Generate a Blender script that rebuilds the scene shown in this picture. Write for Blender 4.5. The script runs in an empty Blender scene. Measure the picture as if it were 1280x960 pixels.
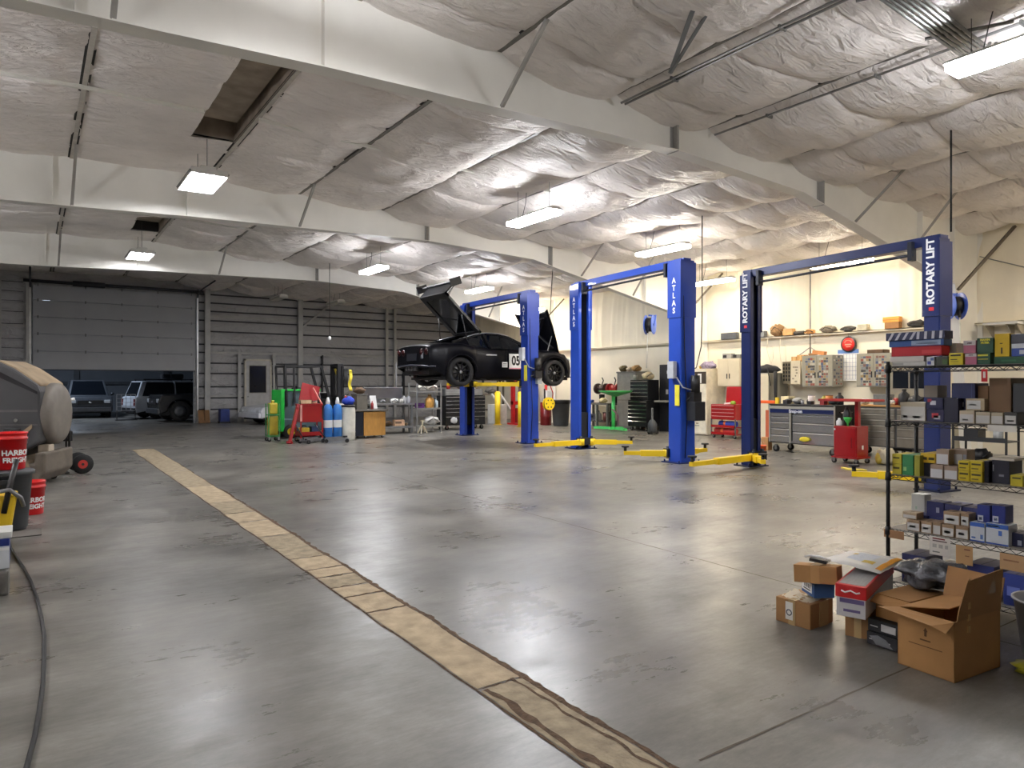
import bpy, bmesh, math, random
from mathutils import Vector, Matrix, noise
R = random.Random(7)
PI = math.pi
SC = bpy.context.scene
COL = SC.collection

# ---------------------------------------------------------------- helpers
def lin(c):
    return tuple((v / 255 / 12.92) if v / 255 <= 0.04045 else ((v / 255 + 0.055) / 1.055) ** 2.4 for v in c[:3])

MATS = {}
def M(rgb, rough=0.55, metal=0.0, var=0.12, scale=6.0, bump=0.0, bscale=40.0, spec=0.5, alpha=1.0, coat=0.0, trans=0.0, stretch=None):
    """procedural surface: base colour broken up by noise, optional bump"""
    key = (tuple(rgb), rough, metal, var, scale, bump, bscale, spec, alpha, coat, trans, stretch)
    if key in MATS: return MATS[key]
    m = bpy.data.materials.new('surface_%d' % len(MATS)); m.use_nodes = True
    nt = m.node_tree; N = nt.nodes; L = nt.links
    b = N['Principled BSDF']
    b.inputs['Roughness'].default_value = rough
    b.inputs['Metallic'].default_value = metal
    b.inputs['Specular IOR Level'].default_value = spec
    b.inputs['Coat Weight'].default_value = coat
    b.inputs['Transmission Weight'].default_value = trans
    b.inputs['Alpha'].default_value = alpha
    c = lin(rgb)
    tc = N.new('ShaderNodeTexCoord'); src = tc.outputs['Object']
    if stretch:
        mp = N.new('ShaderNodeMapping'); mp.inputs['Scale'].default_value = stretch
        L.new(src, mp.inputs[0]); src = mp.outputs[0]
    nz = N.new('ShaderNodeTexNoise'); nz.inputs['Scale'].default_value = scale; nz.inputs['Detail'].default_value = 5
    L.new(src, nz.inputs['Vector'])
    cr = N.new('ShaderNodeValToRGB')
    cr.color_ramp.elements[0].position = 0.3; cr.color_ramp.elements[1].position = 0.7
    cr.color_ramp.elements[0].color = tuple(max(0, v * (1 - var)) for v in c) + (1,)
    cr.color_ramp.elements[1].color = tuple(min(1, v * (1 + var)) for v in c) + (1,)
    L.new(nz.outputs['Fac'], cr.inputs[0]); L.new(cr.outputs[0], b.inputs['Base Color'])
    if bump:
        n2 = N.new('ShaderNodeTexNoise'); n2.inputs['Scale'].default_value = bscale; n2.inputs['Detail'].default_value = 6
        L.new(src, n2.inputs['Vector'])
        bp = N.new('ShaderNodeBump'); bp.inputs['Strength'].default_value = bump; bp.inputs['Distance'].default_value = 0.02
        L.new(n2.outputs['Fac'], bp.inputs['Height']); L.new(bp.outputs[0], b.inputs['Normal'])
    MATS[key] = m
    return m

def EMIT(rgb, strength):
    m = bpy.data.materials.new('lamp_glow'); m.use_nodes = True
    b = m.node_tree.nodes['Principled BSDF']
    b.inputs['Base Color'].default_value = lin(rgb) + (1,)
    b.inputs['Emission Color'].default_value = lin(rgb) + (1,)
    b.inputs['Emission Strength'].default_value = strength
    return m

class MB:
    """collects shapes into one mesh"""
    def __init__(s): s.bm = bmesh.new(); s.m = 0
    def _f(s, vs):
        try:
            f = s.bm.faces.new(vs); f.material_index = s.m; return f
        except ValueError: return None
    def box(s, lo, hi, rz=0.0, mat=None, m=None, bev=0.0):
        if m is not None: s.m = m
        x0, y0, z0 = lo; x1, y1, z1 = hi
        c = Vector(((x0 + x1) / 2, (y0 + y1) / 2, (z0 + z1) / 2))
        T = mat if mat is not None else Matrix.Translation(c) @ Matrix.Rotation(rz, 4, 'Z') @ Matrix.Translation(-c)
        bm2 = s.bm
        vs = [bm2.verts.new(T @ Vector(p)) for p in ((x0,y0,z0),(x1,y0,z0),(x1,y1,z0),(x0,y1,z0),(x0,y0,z1),(x1,y0,z1),(x1,y1,z1),(x0,y1,z1))]
        fs = [s._f([vs[i] for i in q]) for q in ((3,2,1,0),(4,5,6,7),(0,1,5,4),(1,2,6,5),(2,3,7,6),(3,0,4,7))]
        if bev > 0:
            es = set(e for f in fs for e in f.edges)
            r = bmesh.ops.bevel(bm2, geom=list(es), offset=bev, segments=2, profile=0.6, affect='EDGES')
            for f in r['faces']: f.material_index = s.m
        return s
    def obox(s, c, size, rot=(0,0,0), m=None, bev=0.0):
        from mathutils import Euler
        T = Matrix.Translation(c) @ Euler(rot).to_matrix().to_4x4()
        h = [v / 2 for v in size]
        return s.box((-h[0],-h[1],-h[2]), (h[0],h[1],h[2]), mat=T, m=m, bev=bev)
    def cyl(s, p, q, r, r2=None, n=14, m=None, cap=True):
        if m is not None: s.m = m
        p = Vector(p); q = Vector(q); r2 = r if r2 is None else r2
        d = (q - p).normalized()
        a = d.orthogonal().normalized(); b = d.cross(a)
        A = [s.bm.verts.new(p + (a * math.cos(2*PI*i/n) + b * math.sin(2*PI*i/n)) * r) for i in range(n)]
        B = [s.bm.verts.new(q + (a * math.cos(2*PI*i/n) + b * math.sin(2*PI*i/n)) * r2) for i in range(n)]
        for i in range(n):
            j = (i + 1) % n
            f = s._f([A[i], A[j], B[j], B[i]])
            if f: f.smooth = True
        if cap:
            s._f(A[::-1]); s._f(B)
        return s
    def tube(s, pts, r, n=8, m=None, closed=False):
        if m is not None: s.m = m
        P = [Vector(p) for p in pts]; k = len(P)
        rings = []; up = None
        for i in range(k):
            a = P[i-1] if (i > 0 or closed) else P[i]
            b = P[(i+1) % k] if (i < k-1 or closed) else P[i]
            d = (b - a).normalized()
            if up is None: up = d.orthogonal().normalized()
            up = (up - d * up.dot(d))
            if up.length < 1e-6: up = d.orthogonal()
            up.normalize(); w = d.cross(up)
            rr = r[i] if isinstance(r, (list, tuple)) else r
            rings.append([s.bm.verts.new(P[i] + (up * math.cos(2*PI*j/n) + w * math.sin(2*PI*j/n)) * rr) for j in range(n)])
        for i in range(k if closed else k-1):
            A, B = rings[i], rings[(i+1) % k]
            for j in range(n):
                f = s._f([A[j], A[(j+1)%n], B[(j+1)%n], B[j]])
                if f: f.smooth = True
        if not closed:
            s._f(rings[0][::-1]); s._f(rings[-1])
        return s
    def lathe(s, prof, c=(0,0,0), axis='Z', n=24, m=None):
        """prof: (radius, height) pairs along axis"""
        if m is not None: s.m = m
        c = Vector(c)
        def pt(r, h, a):
            if axis == 'Z': return c + Vector((r*math.cos(a), r*math.sin(a), h))
            if axis == 'Y': return c + Vector((r*math.cos(a), h, r*math.sin(a)))
            return c + Vector((h, r*math.cos(a), r*math.sin(a)))
        rings = []
        for r, h in prof:
            if r < 1e-5: rings.append([s.bm.verts.new(pt(0, h, 0))])
            else: rings.append([s.bm.verts.new(pt(r, h, 2*PI*i/n)) for i in range(n)])
        for A, B in zip(rings, rings[1:]):
            for i in range(n):
                j = (i+1) % n
                if len(A) == 1 and len(B) == 1: continue
                q = [A[0], B[j], B[i]] if len(A) == 1 else ([A[i], A[j], B[0]] if len(B) == 1 else [A[i], A[j], B[j], B[i]])
                f = s._f(q)
                if f: f.smooth = True
        return s
    def prism(s, poly, a, b, axis='Y', m=None):
        """poly in the plane across axis: X->(y,z)  Y->(x,z)  Z->(x,y)"""
        if m is not None: s.m = m
        def pt(u, v, h): return {'X': (h,u,v), 'Y': (u,h,v), 'Z': (u,v,h)}[axis]
        A = [s.bm.verts.new(pt(u, v, a)) for u, v in poly]
        B = [s.bm.verts.new(pt(u, v, b)) for u, v in poly]
        k = len(poly)
        for i in range(k): s._f([A[i], A[(i+1)%k], B[(i+1)%k], B[i]])
        s._f(A[::-1]); s._f(B)
        return s
    def bar(s, p, q, w, h=None, m=None):
        """square bar between two points"""
        if m is not None: s.m = m
        h = w if h is None else h
        p = Vector(p); q = Vector(q); d = (q - p).normalized()
        up = Vector((0,0,1)) if abs(d.z) < 0.95 else Vector((1,0,0))
        a = d.cross(up).normalized(); b = a.cross(d)
        o = [a*w/2+b*h/2, -a*w/2+b*h/2, -a*w/2-b*h/2, a*w/2-b*h/2]
        A = [s.bm.verts.new(p+k) for k in o]; B = [s.bm.verts.new(q+k) for k in o]
        for i in range(4): s._f([A[i], A[(i+1)%4], B[(i+1)%4], B[i]])
        s._f(A[::-1]); s._f(B)
        return s
    def grid(s, fn, nu, nv, m=None, smooth=True, skip=None):
        if m is not None: s.m = m
        V = [[s.bm.verts.new(fn(i/nu, j/nv)) for j in range(nv+1)] for i in range(nu+1)]
        for i in range(nu):
            for j in range(nv):
                if skip and skip((i+.5)/nu, (j+.5)/nv): continue
                f = s._f([V[i][j], V[i+1][j], V[i+1][j+1], V[i][j+1]])
                if f: f.smooth = smooth
        return s
    def blob(s, c, r, sq=(1,1,1), n=12, amp=0.0, seed=0, m=None, fs=3.0):
        if m is not None: s.m = m
        c = Vector(c); k = n // 2 + 1
        def pt(i, j):
            th = PI * i / k; ph = 2*PI*j/n
            d = Vector((math.sin(th)*math.cos(ph), math.sin(th)*math.sin(ph), math.cos(th)))
            e = 1 + amp * noise.noise(d * fs + Vector((seed*7.1, seed*3.3, 0)))
            return c + Vector((d.x*sq[0], d.y*sq[1], d.z*sq[2])) * r * e
        rings = [[s.bm.verts.new(pt(i, j)) for j in range(n)] if 0 < i < k else [s.bm.verts.new(pt(i, 0))] for i in range(k+1)]
        for A, B in zip(rings, rings[1:]):
            for j in range(n):
                l = (j+1) % n
                q = [A[0], B[j], B[l]] if len(A) == 1 else ([A[j], B[0], A[l]] if len(B) == 1 else [A[j], B[j], B[l], A[l]])
                f = s._f(q)
                if f: f.smooth = True
        return s
    def build(s, name, mats, parent=None, loc=None, rz=0.0, bevel=0.0, sub=0):
        bmesh.ops.recalc_face_normals(s.bm, faces=s.bm.faces[:])
        me = bpy.data.meshes.new(name); s.bm.to_mesh(me); s.bm.free()
        for m in (mats if isinstance(mats, (list, tuple)) else [mats]): me.materials.append(m)
        o = bpy.data.objects.new(name, me); COL.objects.link(o)
        if parent is not None: o.parent = parent
        if loc is not None: o.location = loc
        o.rotation_euler.z = rz
        if bevel:
            b = o.modifiers.new('edge', 'BEVEL'); b.width = bevel; b.segments = 2; b.limit_method = 'ANGLE'
        if sub:
            b = o.modifiers.new('round', 'SUBSURF'); b.levels = sub; b.render_levels = sub
        return o

def tag(o, label=None, cat=None, group=None, kind=None):
    if label: o['label'] = label
    if cat: o['category'] = cat
    if group: o['group'] = group
    if kind: o['kind'] = kind
    return o
def thing(name, label, cat, loc=(0,0,0), rz=0.0, group=None):
    o = bpy.data.objects.new(name, None); COL.objects.link(o)
    o.empty_display_size = 0.1
    o.location = loc; o.rotation_euler.z = rz
    return tag(o, label, cat, group)
def dup(o, loc=None, rz=None, label=None, group=None, parent=None):
    c = o.copy(); COL.objects.link(c)
    if parent is not None: c.parent = parent
    if loc is not None: c.location = loc
    if rz is not None: c.rotation_euler.z = rz
    if label: c['label'] = label
    if group: c['group'] = group
    for ch in KIDS(o): dup(ch, parent=c)
    return c
def KIDS(o):
    return [k for k in COL.objects if k.parent == o]
def lettering(s, size, m, parent, mat4, depth=0.002, name='lettering', align='CENTER', sx=1.0, bold=0.0):
    cu = bpy.data.curves.new('t', 'FONT'); cu.body = s; cu.size = size; cu.extrude = depth
    cu.align_x = align; cu.align_y = 'CENTER'; cu.offset = bold; cu.resolution_u = 3
    o = bpy.data.objects.new('t', cu); COL.objects.link(o)
    me = bpy.data.meshes.new_from_object(o.evaluated_get(bpy.context.evaluated_depsgraph_get()))
    bpy.data.objects.remove(o); bpy.data.curves.remove(cu)
    me.name = name; me.materials.clear(); me.materials.append(m)
    me.transform(mat4 @ Matrix.Diagonal((sx, 1, 1, 1)))
    r = bpy.data.objects.new(name, me); COL.objects.link(r); r.parent = parent
    return r
# text placement frames: faces -X / -Y, reading left to right for a viewer there
def FX(x, y, z, roll=0.0):      # on a face turned to -X (viewer looks along +X; reading runs to -Y)
    return Matrix.Translation((x, y, z)) @ Matrix.Rotation(-PI/2, 4, 'Z') @ Matrix.Rotation(PI/2, 4, 'X') @ Matrix.Rotation(roll, 4, 'Z')
def FY(x, y, z, roll=0.0):      # on a face turned to -Y (reading runs to +X)
    return Matrix.Translation((x, y, z)) @ Matrix.Rotation(PI/2, 4, 'X') @ Matrix.Rotation(roll, 4, 'Z')

# ---------------------------------------------------------------- camera, render look
F_PX = 880.0
cam = bpy.data.cameras.new('camera'); co = bpy.data.objects.new('camera', cam); COL.objects.link(co)
cam.sensor_width = 36.0; cam.lens = 36.0 * F_PX / 1280
cam.shift_y = 1.0 / 1280
YAW = math.atan2(600, 880)
co.location = (0, 0, 1.5); co.rotation_euler = (PI/2, 0, -YAW)
cam.clip_start = 0.05; cam.clip_end = 200
SC.camera = co
vs = SC.view_settings
SC.display_settings.display_device = 'sRGB'
vs.view_transform = 'Standard'; vs.look = 'None'; vs.gamma = 1.0; vs.exposure = 0.34; vs.use_curve_mapping = False
SC.cycles.use_denoising = True
SC.cycles.max_bounces = 8; SC.cycles.diffuse_bounces = 5; SC.cycles.glossy_bounces = 4
SC.cycles.sample_clamp_indirect = 6.0
W = bpy.data.worlds.new('night'); SC.world = W; W.use_nodes = True
W.node_tree.nodes['Background'].inputs[0].default_value = (0.25, 0.32, 0.45, 1)
W.node_tree.nodes['Background'].inputs[1].default_value = 0.02

# ---------------------------------------------------------------- the setting
XW, YB, XL, YF = 17.3, 29.9, -13.3, -8.0       # right wall, back wall, left wall, front wall
RIDGE = 2.4
def roof(x): return 5.62 - 0.04 * abs(x - RIDGE)

# floor ------------------------------------------------------
def floor_material():
    m = bpy.data.materials.new('concrete'); m.use_nodes = True
    nt = m.node_tree; N = nt.nodes; L = nt.links; b = N['Principled BSDF']
    tc = N.new('ShaderNodeTexCoord')
    def nz(scale, detail=6, rough=.6, sc=(1,1,1)):
        mp = N.new('ShaderNodeMapping'); mp.inputs['Scale'].default_value = sc
        L.new(tc.outputs['Object'], mp.inputs[0])
        n = N.new('ShaderNodeTexNoise'); n.inputs['Scale'].default_value = scale; n.inputs['Detail'].default_value = detail; n.inputs['Roughness'].default_value = rough
        L.new(mp.outputs[0], n.inputs['Vector']); return n.outputs['Fac']
    def ramp(src, p0, c0, p1, c1):
        r = N.new('ShaderNodeValToRGB'); e = r.color_ramp.elements
        e[0].position = p0; e[0].color = c0; e[1].position = p1; e[1].color = c1
        L.new(src, r.inputs[0]); return r.outputs[0]
    def mix(kind, f, a, bb):
        x = N.new('ShaderNodeMixRGB'); x.blend_type = kind; x.inputs[0].default_value = f
        L.new(a, x.inputs[1]); L.new(bb, x.inputs[2]); return x.outputs[0]
    c = ramp(nz(0.35, 5), .3, lin((93,92,90)) + (1,), .72, lin((128,125,119)) + (1,))
    c2 = ramp(nz(1.1, 9, .68), .18, (.28,.27,.26,1), .82, (1.75,1.74,1.71,1))
    c = mix('MULTIPLY', .8, c, c2)
    c3 = ramp(nz(2.2, 9, .8, (0.25, 1, 1)), .18, (.38,.37,.36,1), .82, (1.62,1.61,1.58,1))
    c = mix('MULTIPLY', .7, c, c3)
    c4 = ramp(nz(30, 8, .8, (.3, 1, 1)), .2, (.55,.55,.54,1), .8, (1.42,1.42,1.41,1))
    c = mix('MULTIPLY', .7, c, c4)
    c5 = ramp(nz(.55, 3, .5), .28, (.72,.69,.65,1), .5, (1,1,1,1))
    c = mix('MULTIPLY', .3, c, c5)
    L.new(c, b.inputs['Base Color'])
    r1 = ramp(nz(.9, 6, .6), .3, (.24,.24,.24,1), .7, (.42,.42,.42,1))
    r2 = ramp(nz(9, 6, .75, (.3,1,1)), .35, (.84,.84,.84,1), .65, (1.16,1.16,1.16,1))
    L.new(mix('MULTIPLY', .8, r1, r2), b.inputs['Roughness'])
    b.inputs['Specular IOR Level'].default_value = 0.5
    bp = N.new('ShaderNodeBump'); bp.inputs['Strength'].default_value = .10; bp.inputs['Distance'].default_value = .004
    L.new(nz(7, 5, .6), bp.inputs['Height']); L.new(bp.outputs[0], b.inputs['Normal'])
    return m
CONC = floor_material()
fl = MB(); fl.box((XL, YF, -.2), (XW, 46, 0)); tag(fl.build('floor', CONC), kind='structure')

# patched trench running the length of the shop: slabs of pale repair concrete with broken brown edges
PALE = M((172,154,126), .8, var=.22, scale=9, bump=.4, bscale=60)
PALE2 = M((152,138,114), .85, var=.28, scale=12, bump=.5, bscale=50)
CRACK = M((88,68,50), .95, var=.4, scale=20, bump=.8, bscale=60)
ys = [0.2, 2.95, 4.35, 4.75, 5.02, 5.35, 5.62, 6.05, 7.1, 8.0, 8.6, 9.5, 11.2, 13.4, 16.0, 18.4]
tr = MB()
def edge_l(y): return 1.80 + .022 * (y - 3) * .25 + .018 * noise.noise((y*2.3, 1.1, 0))
def edge_r(y): return 2.10 + .019 * (y - 3) + .02 * noise.noise((y*2.1, 7.7, 0))
for a, b in zip(ys, ys[1:]):
    n = max(2, int((b - a) / .12)); g = .012
    tone = (2 if a < 1 else R.choice((0, 0, 1)))
    if 6 < a < 7 or a > 10: tone = 1
    def fn(u, v, a=a, b=b):
        y = a + g + (b - a - 2*g) * u; l = edge_l(y) + .012; r = edge_r(y) - .03
        return Vector((l + (r - l) * v, y + .02 * noise.noise((v*4, a*3, 2)), .003))
    tr.grid(fn, n, 3, m=min(tone, 1), smooth=False)
tag(tr.build('floor_patch', [PALE, PALE2]), kind='structure')
cr = MB()
def ribbon(pts, w0, w1, z=.002, seed=0.0):
    n = len(pts)
    def fn(u, v):
        k = min(n-1, int(round(u*(n-1)))); p = pts[k]; q = pts[min(n-1, k+1)]; o = pts[max(0, k-1)]
        d = Vector((q[0]-o[0], q[1]-o[1], 0)).normalized(); s = Vector((-d.y, d.x, 0))
        w = (w0 + (w1-w0) * abs(noise.noise((p[0]*9+seed, p[1]*9, seed))))
        return Vector((p[0], p[1], z)) + s * w * (v - .5)
    cr.grid(fn, n-1, 1, smooth=False)
ribbon([(edge_r(y) - .012, y) for y in [.2 + .04*i for i in range(265)]], .02, .10, .0025)
ribbon([(edge_l(y), y) for y in [.2 + .05*i for i in range(340)]], .008, .03, .0025, 3)
ribbon([(edge_l(y) + .05 + .03*noise.noise((y*6, 0, 3)), y) for y in [.2 + .03*i for i in range(92)]], .02, .09, .0045, 5)
ribbon([(edge_r(y) - .07 + .03*noise.noise((y*7, 2, 3)), y) for y in [1.2 + .03*i for i in range(60)]], .01, .05, .0045, 8)
ribbon([(edge_r(y) - .02, y) for y in [10.8 + .05*i for i in range(120)]], .005, .03, .0025, 4)
for y in ys[1:-1]:
    ribbon([(edge_l(y) + (edge_r(y) - edge_l(y)) * k/9, y + .03*noise.noise((k*.9, y*3, 1))) for k in range(10)], .006, .05, .0042, y)
tag(cr.build('floor_crack', CRACK), kind='structure')
jt = MB()
JOINT = M((84,74,60), .8, var=.25, scale=8)
for p, q in [((4.6,-2),(5.3,29.9)), ((2.2,1.9),(17.3,1.9)), ((2.3,14.67),(17.3,14.67)), ((10.0,-2),(10.0,29.9)), ((-6,1.9),(1.75,1.9))]:
    d = (Vector(q) - Vector(p)); k = int(d.length / .15)
    ribbon_pts = [(p[0] + d.x*i/k + .006*noise.noise((i*.8, p[0], 0)), p[1] + d.y*i/k + .006*noise.noise((i*.8, 3, p[1]))) for i in range(k+1)]
    cr = jt; ribbon(ribbon_pts, .008, .020, .0018, p[0])
tag(jt.build('floor_joint', JOINT), kind='structure')

# ceiling: sagging insulation facing between the purlins -------------------
PURL = [-5.2, -3.25, -1.35, .58, 2.85, 4.62, 6.5, 8.35, 10.3, 12.2, 14.1, 15.9, 17.3]
SEAM0, SEAMD = 0.35, 1.21
def facing_material(rgb, name, rough=.48):
    m = bpy.data.materials.new(name); m.use_nodes = True
    nt = m.node_tree; N = nt.nodes; L = nt.links; b = N['Principled BSDF']
    tc = N.new('ShaderNodeTexCoord')
    b.inputs['Roughness'].default_value = rough
    c = lin(rgb)
    n = N.new('ShaderNodeTexNoise'); n.inputs['Scale'].default_value = .9; n.inputs['Detail'].default_value = 5
    L.new(tc.outputs['Object'], n.inputs['Vector'])
    r = N.new('ShaderNodeValToRGB'); e = r.color_ramp.elements
    e[0].position = .3; e[0].color = tuple(v*.86 for v in c) + (1,); e[1].position = .7; e[1].color = tuple(min(1, v*1.06) for v in c) + (1,)
    L.new(n.outputs['Fac'], r.inputs[0]); L.new(r.outputs[0], b.inputs['Base Color'])
    mp = N.new('ShaderNodeMapping'); mp.inputs['Scale'].default_value = (1.0, 2.6, 1.6); L.new(tc.outputs['Object'], mp.inputs[0])
    n2 = N.new('ShaderNodeTexNoise'); n2.inputs['Scale'].default_value = 2.6; n2.inputs['Detail'].default_value = 7; n2.inputs['Distortion'].default_value = 1.2
    L.new(mp.outputs[0], n2.inputs['Vector'])
    bp = N.new('ShaderNodeBump'); bp.inputs['Strength'].default_value = .85; bp.inputs['Distance'].default_value = .10
    L.new(n2.outputs['Fac'], bp.inputs['Height'])
    mp3 = N.new('ShaderNodeMapping'); mp3.inputs['Scale'].default_value = (1.3, 9.0, 2.0); mp3.inputs['Rotation'].default_value = (0, 0, .35); L.new(tc.outputs['Object'], mp3.inputs[0])
    n3 = N.new('ShaderNodeTexNoise'); n3.inputs['Scale'].default_value = 2.0; n3.inputs['Detail'].default_value = 4; n3.inputs['Distortion'].default_value = 1.4
    vo = N.new('ShaderNodeTexVoronoi'); vo.inputs['Scale'].default_value = 2.4; vo.feature = 'F1'
    mx = N.new('ShaderNodeMixRGB'); mx.inputs[0].default_value = .12; L.new(tc.outputs['Object'], mx.inputs[1]); L.new(n2.outputs['Color'], mx.inputs[2]); L.new(mx.outputs[0], vo.inputs['Vector'])
    b4 = N.new('ShaderNodeBump'); b4.inputs['Strength'].default_value = .45; b4.inputs['Distance'].default_value = .12; L.new(vo.outputs['Distance'], b4.inputs['Height']); L.new(bp.outputs[0], b4.inputs['Normal'])
    L.new(mp3.outputs[0], n3.inputs['Vector'])
    b3 = N.new('ShaderNodeBump'); b3.inputs['Strength'].default_value = .45; b3.inputs['Distance'].default_value = .04
    L.new(n3.outputs['Fac'], b3.inputs['Height']); L.new(b4.outputs[0], b3.inputs['Normal']); L.new(b3.outputs[0], b.inputs['Normal'])
    return m
FACING = facing_material((240,233,227), 'vinyl_facing')
FRAMEY = [-.6, 7.05, 14.67, 22.3, 29.9]
RV0, RV1 = 2.12, 2.80                      # the ridge-vent opening
VENTS = [(8.6, 12.4), (19.0, 20.9)]
VS = [0, .010, .028, .06, .11, .17, .24, .32, .40, .48, .56, .64, .72, .79, .85, .90, .94, .972, .99]
ce = MB()
for k, (a, b) in enumerate(zip(PURL, PURL[1:])):
    off = .35 * noise.noise((k*5.3, 0, 0)); nx = max(8, int((b - a) / .1))
    us = [i/nx for i in range(nx)] + [.994]
    us[1:1] = [.012]
    j0, j1 = int((YF - SEAM0) / SEAMD) - 2, int((YB - SEAM0) / SEAMD) + 2
    rows = []
    for j in range(j0, j1):
        for v in VS:
            row = []
            for u in us:
                x = a + (b - a) * u
                w0 = .12 * noise.noise((x*.55, k*2.0, j*.7)) + .05 * noise.noise((x*2.6, k*2.0, j*1.9)); w1 = .12 * noise.noise((x*.55, k*2.0, (j+1)*.7)) + .05 * noise.noise((x*2.6, k*2.0, (j+1)*1.9))
                y = SEAM0 + off + SEAMD * (j + v + w0 * (1 - v) + w1 * v)
                right = min(1, max(0, (x - 2.6) / 5.0))
                amp = (.10 + .21 * right) * (0.85 + .5 * noise.noise((k*3.1, j*1.7, 4.0)))
                s_ = (4*u*(1-u)) ** .55 if 0 < u < 1 else 0
                pill = .42 + .50 * (4*v*(1-v)) ** .55 + .10 * v
                d = amp * s_ * pill
                d += (.010 * noise.noise((x*1.5 + y*.8, y*7.0 - x*2, k)) + .024 * noise.noise((x*2.4, y*2.4, 9)) + .012 * abs(noise.noise((x*5, y*5, 2)))) * (.5 + s_) * (.7 + .5*right)
                if v in (0, .010): d -= .022 * s_
                if u == .012 or u == .994: d += .02
                e_ = max(0, 1 - min(u, 1-u) / .12); xr = x + (.045 * noise.noise((y*1.4, k*3.0, 2)) + .03 * noise.noise((y*4.5, k, 7))) * (e_ if 0 < u < .99 else 0)
                row.append(ce.bm.verts.new((xr, min(YB, max(YF, y)), roof(x) - d + (.05 if u in (0, .994) and False else 0))))
            rows.append(row)
    for A, B in zip(rows, rows[1:]):
        for i in range(len(us)-1):
            ym = (A[i].co.y + B[i+1].co.y) / 2; xm = (A[i].co.x + A[i+1].co.x) / 2
            if B[i].co.y - A[i].co.y < 1e-4: continue
            if RV0 < xm < RV1 and any(p < ym < q for p, q in VENTS): continue
            f = ce.bm.faces.new([A[i], A[i+1], B[i+1], B[i]]); f.smooth = True
for v in [v for v in ce.bm.verts if not v.link_faces]: ce.bm.verts.remove(v)
tag(ce.build('ceiling', FACING), kind='structure')
rf = MB(); rf.prism([(XL, roof(XL)+.3), (RIDGE, roof(RIDGE)+.35), (XW, roof(XW)+.3), (XW, roof(XW)+.42), (RIDGE, roof(RIDGE)+.5), (XL, roof(XL)+.42)], YF, YB)
tag(rf.build('roof', M((120,120,118), .6)), kind='structure')
rf = MB(); rf.prism([(XL, roof(XL)-.04), (PURL[0], roof(PURL[0])-.04), (PURL[0], roof(PURL[0])+.02), (XL, roof(XL)+.02)], YF, YB)
tag(rf.build('ceiling_side', FACING), kind='structure')

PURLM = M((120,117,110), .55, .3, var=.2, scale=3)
WHITE = M((226,224,214), .45, var=.05, scale=2)
GALV = M((150,150,148), .38, .75, var=.2, scale=5)
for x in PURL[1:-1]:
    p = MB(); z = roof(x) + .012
    p.box((x-.012, YF, z-.055), (x+.012, YB, z+.15)); p.box((x-.03, YF, z-.062), (x+.03, YB, z-.05)); p.box((x-.06, YF, z-.046), (x+.06, YB, z-.044), m=1); p.m = 0  # last box: dark sheet painting the shaded gap either side of the purlin
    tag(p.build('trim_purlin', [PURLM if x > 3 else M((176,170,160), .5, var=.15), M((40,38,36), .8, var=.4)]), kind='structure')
# bridging angles running across the middle of each bay, under the purlins
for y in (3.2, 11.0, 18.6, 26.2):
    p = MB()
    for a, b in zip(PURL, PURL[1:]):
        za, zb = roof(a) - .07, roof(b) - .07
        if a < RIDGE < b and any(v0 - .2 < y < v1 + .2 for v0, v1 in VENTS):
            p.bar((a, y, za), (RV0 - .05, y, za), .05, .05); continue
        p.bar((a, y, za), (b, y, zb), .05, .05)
    tag(p.build('trim_bridging', WHITE if y < 12 else M((200,197,188), .5)), kind='structure')

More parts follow.
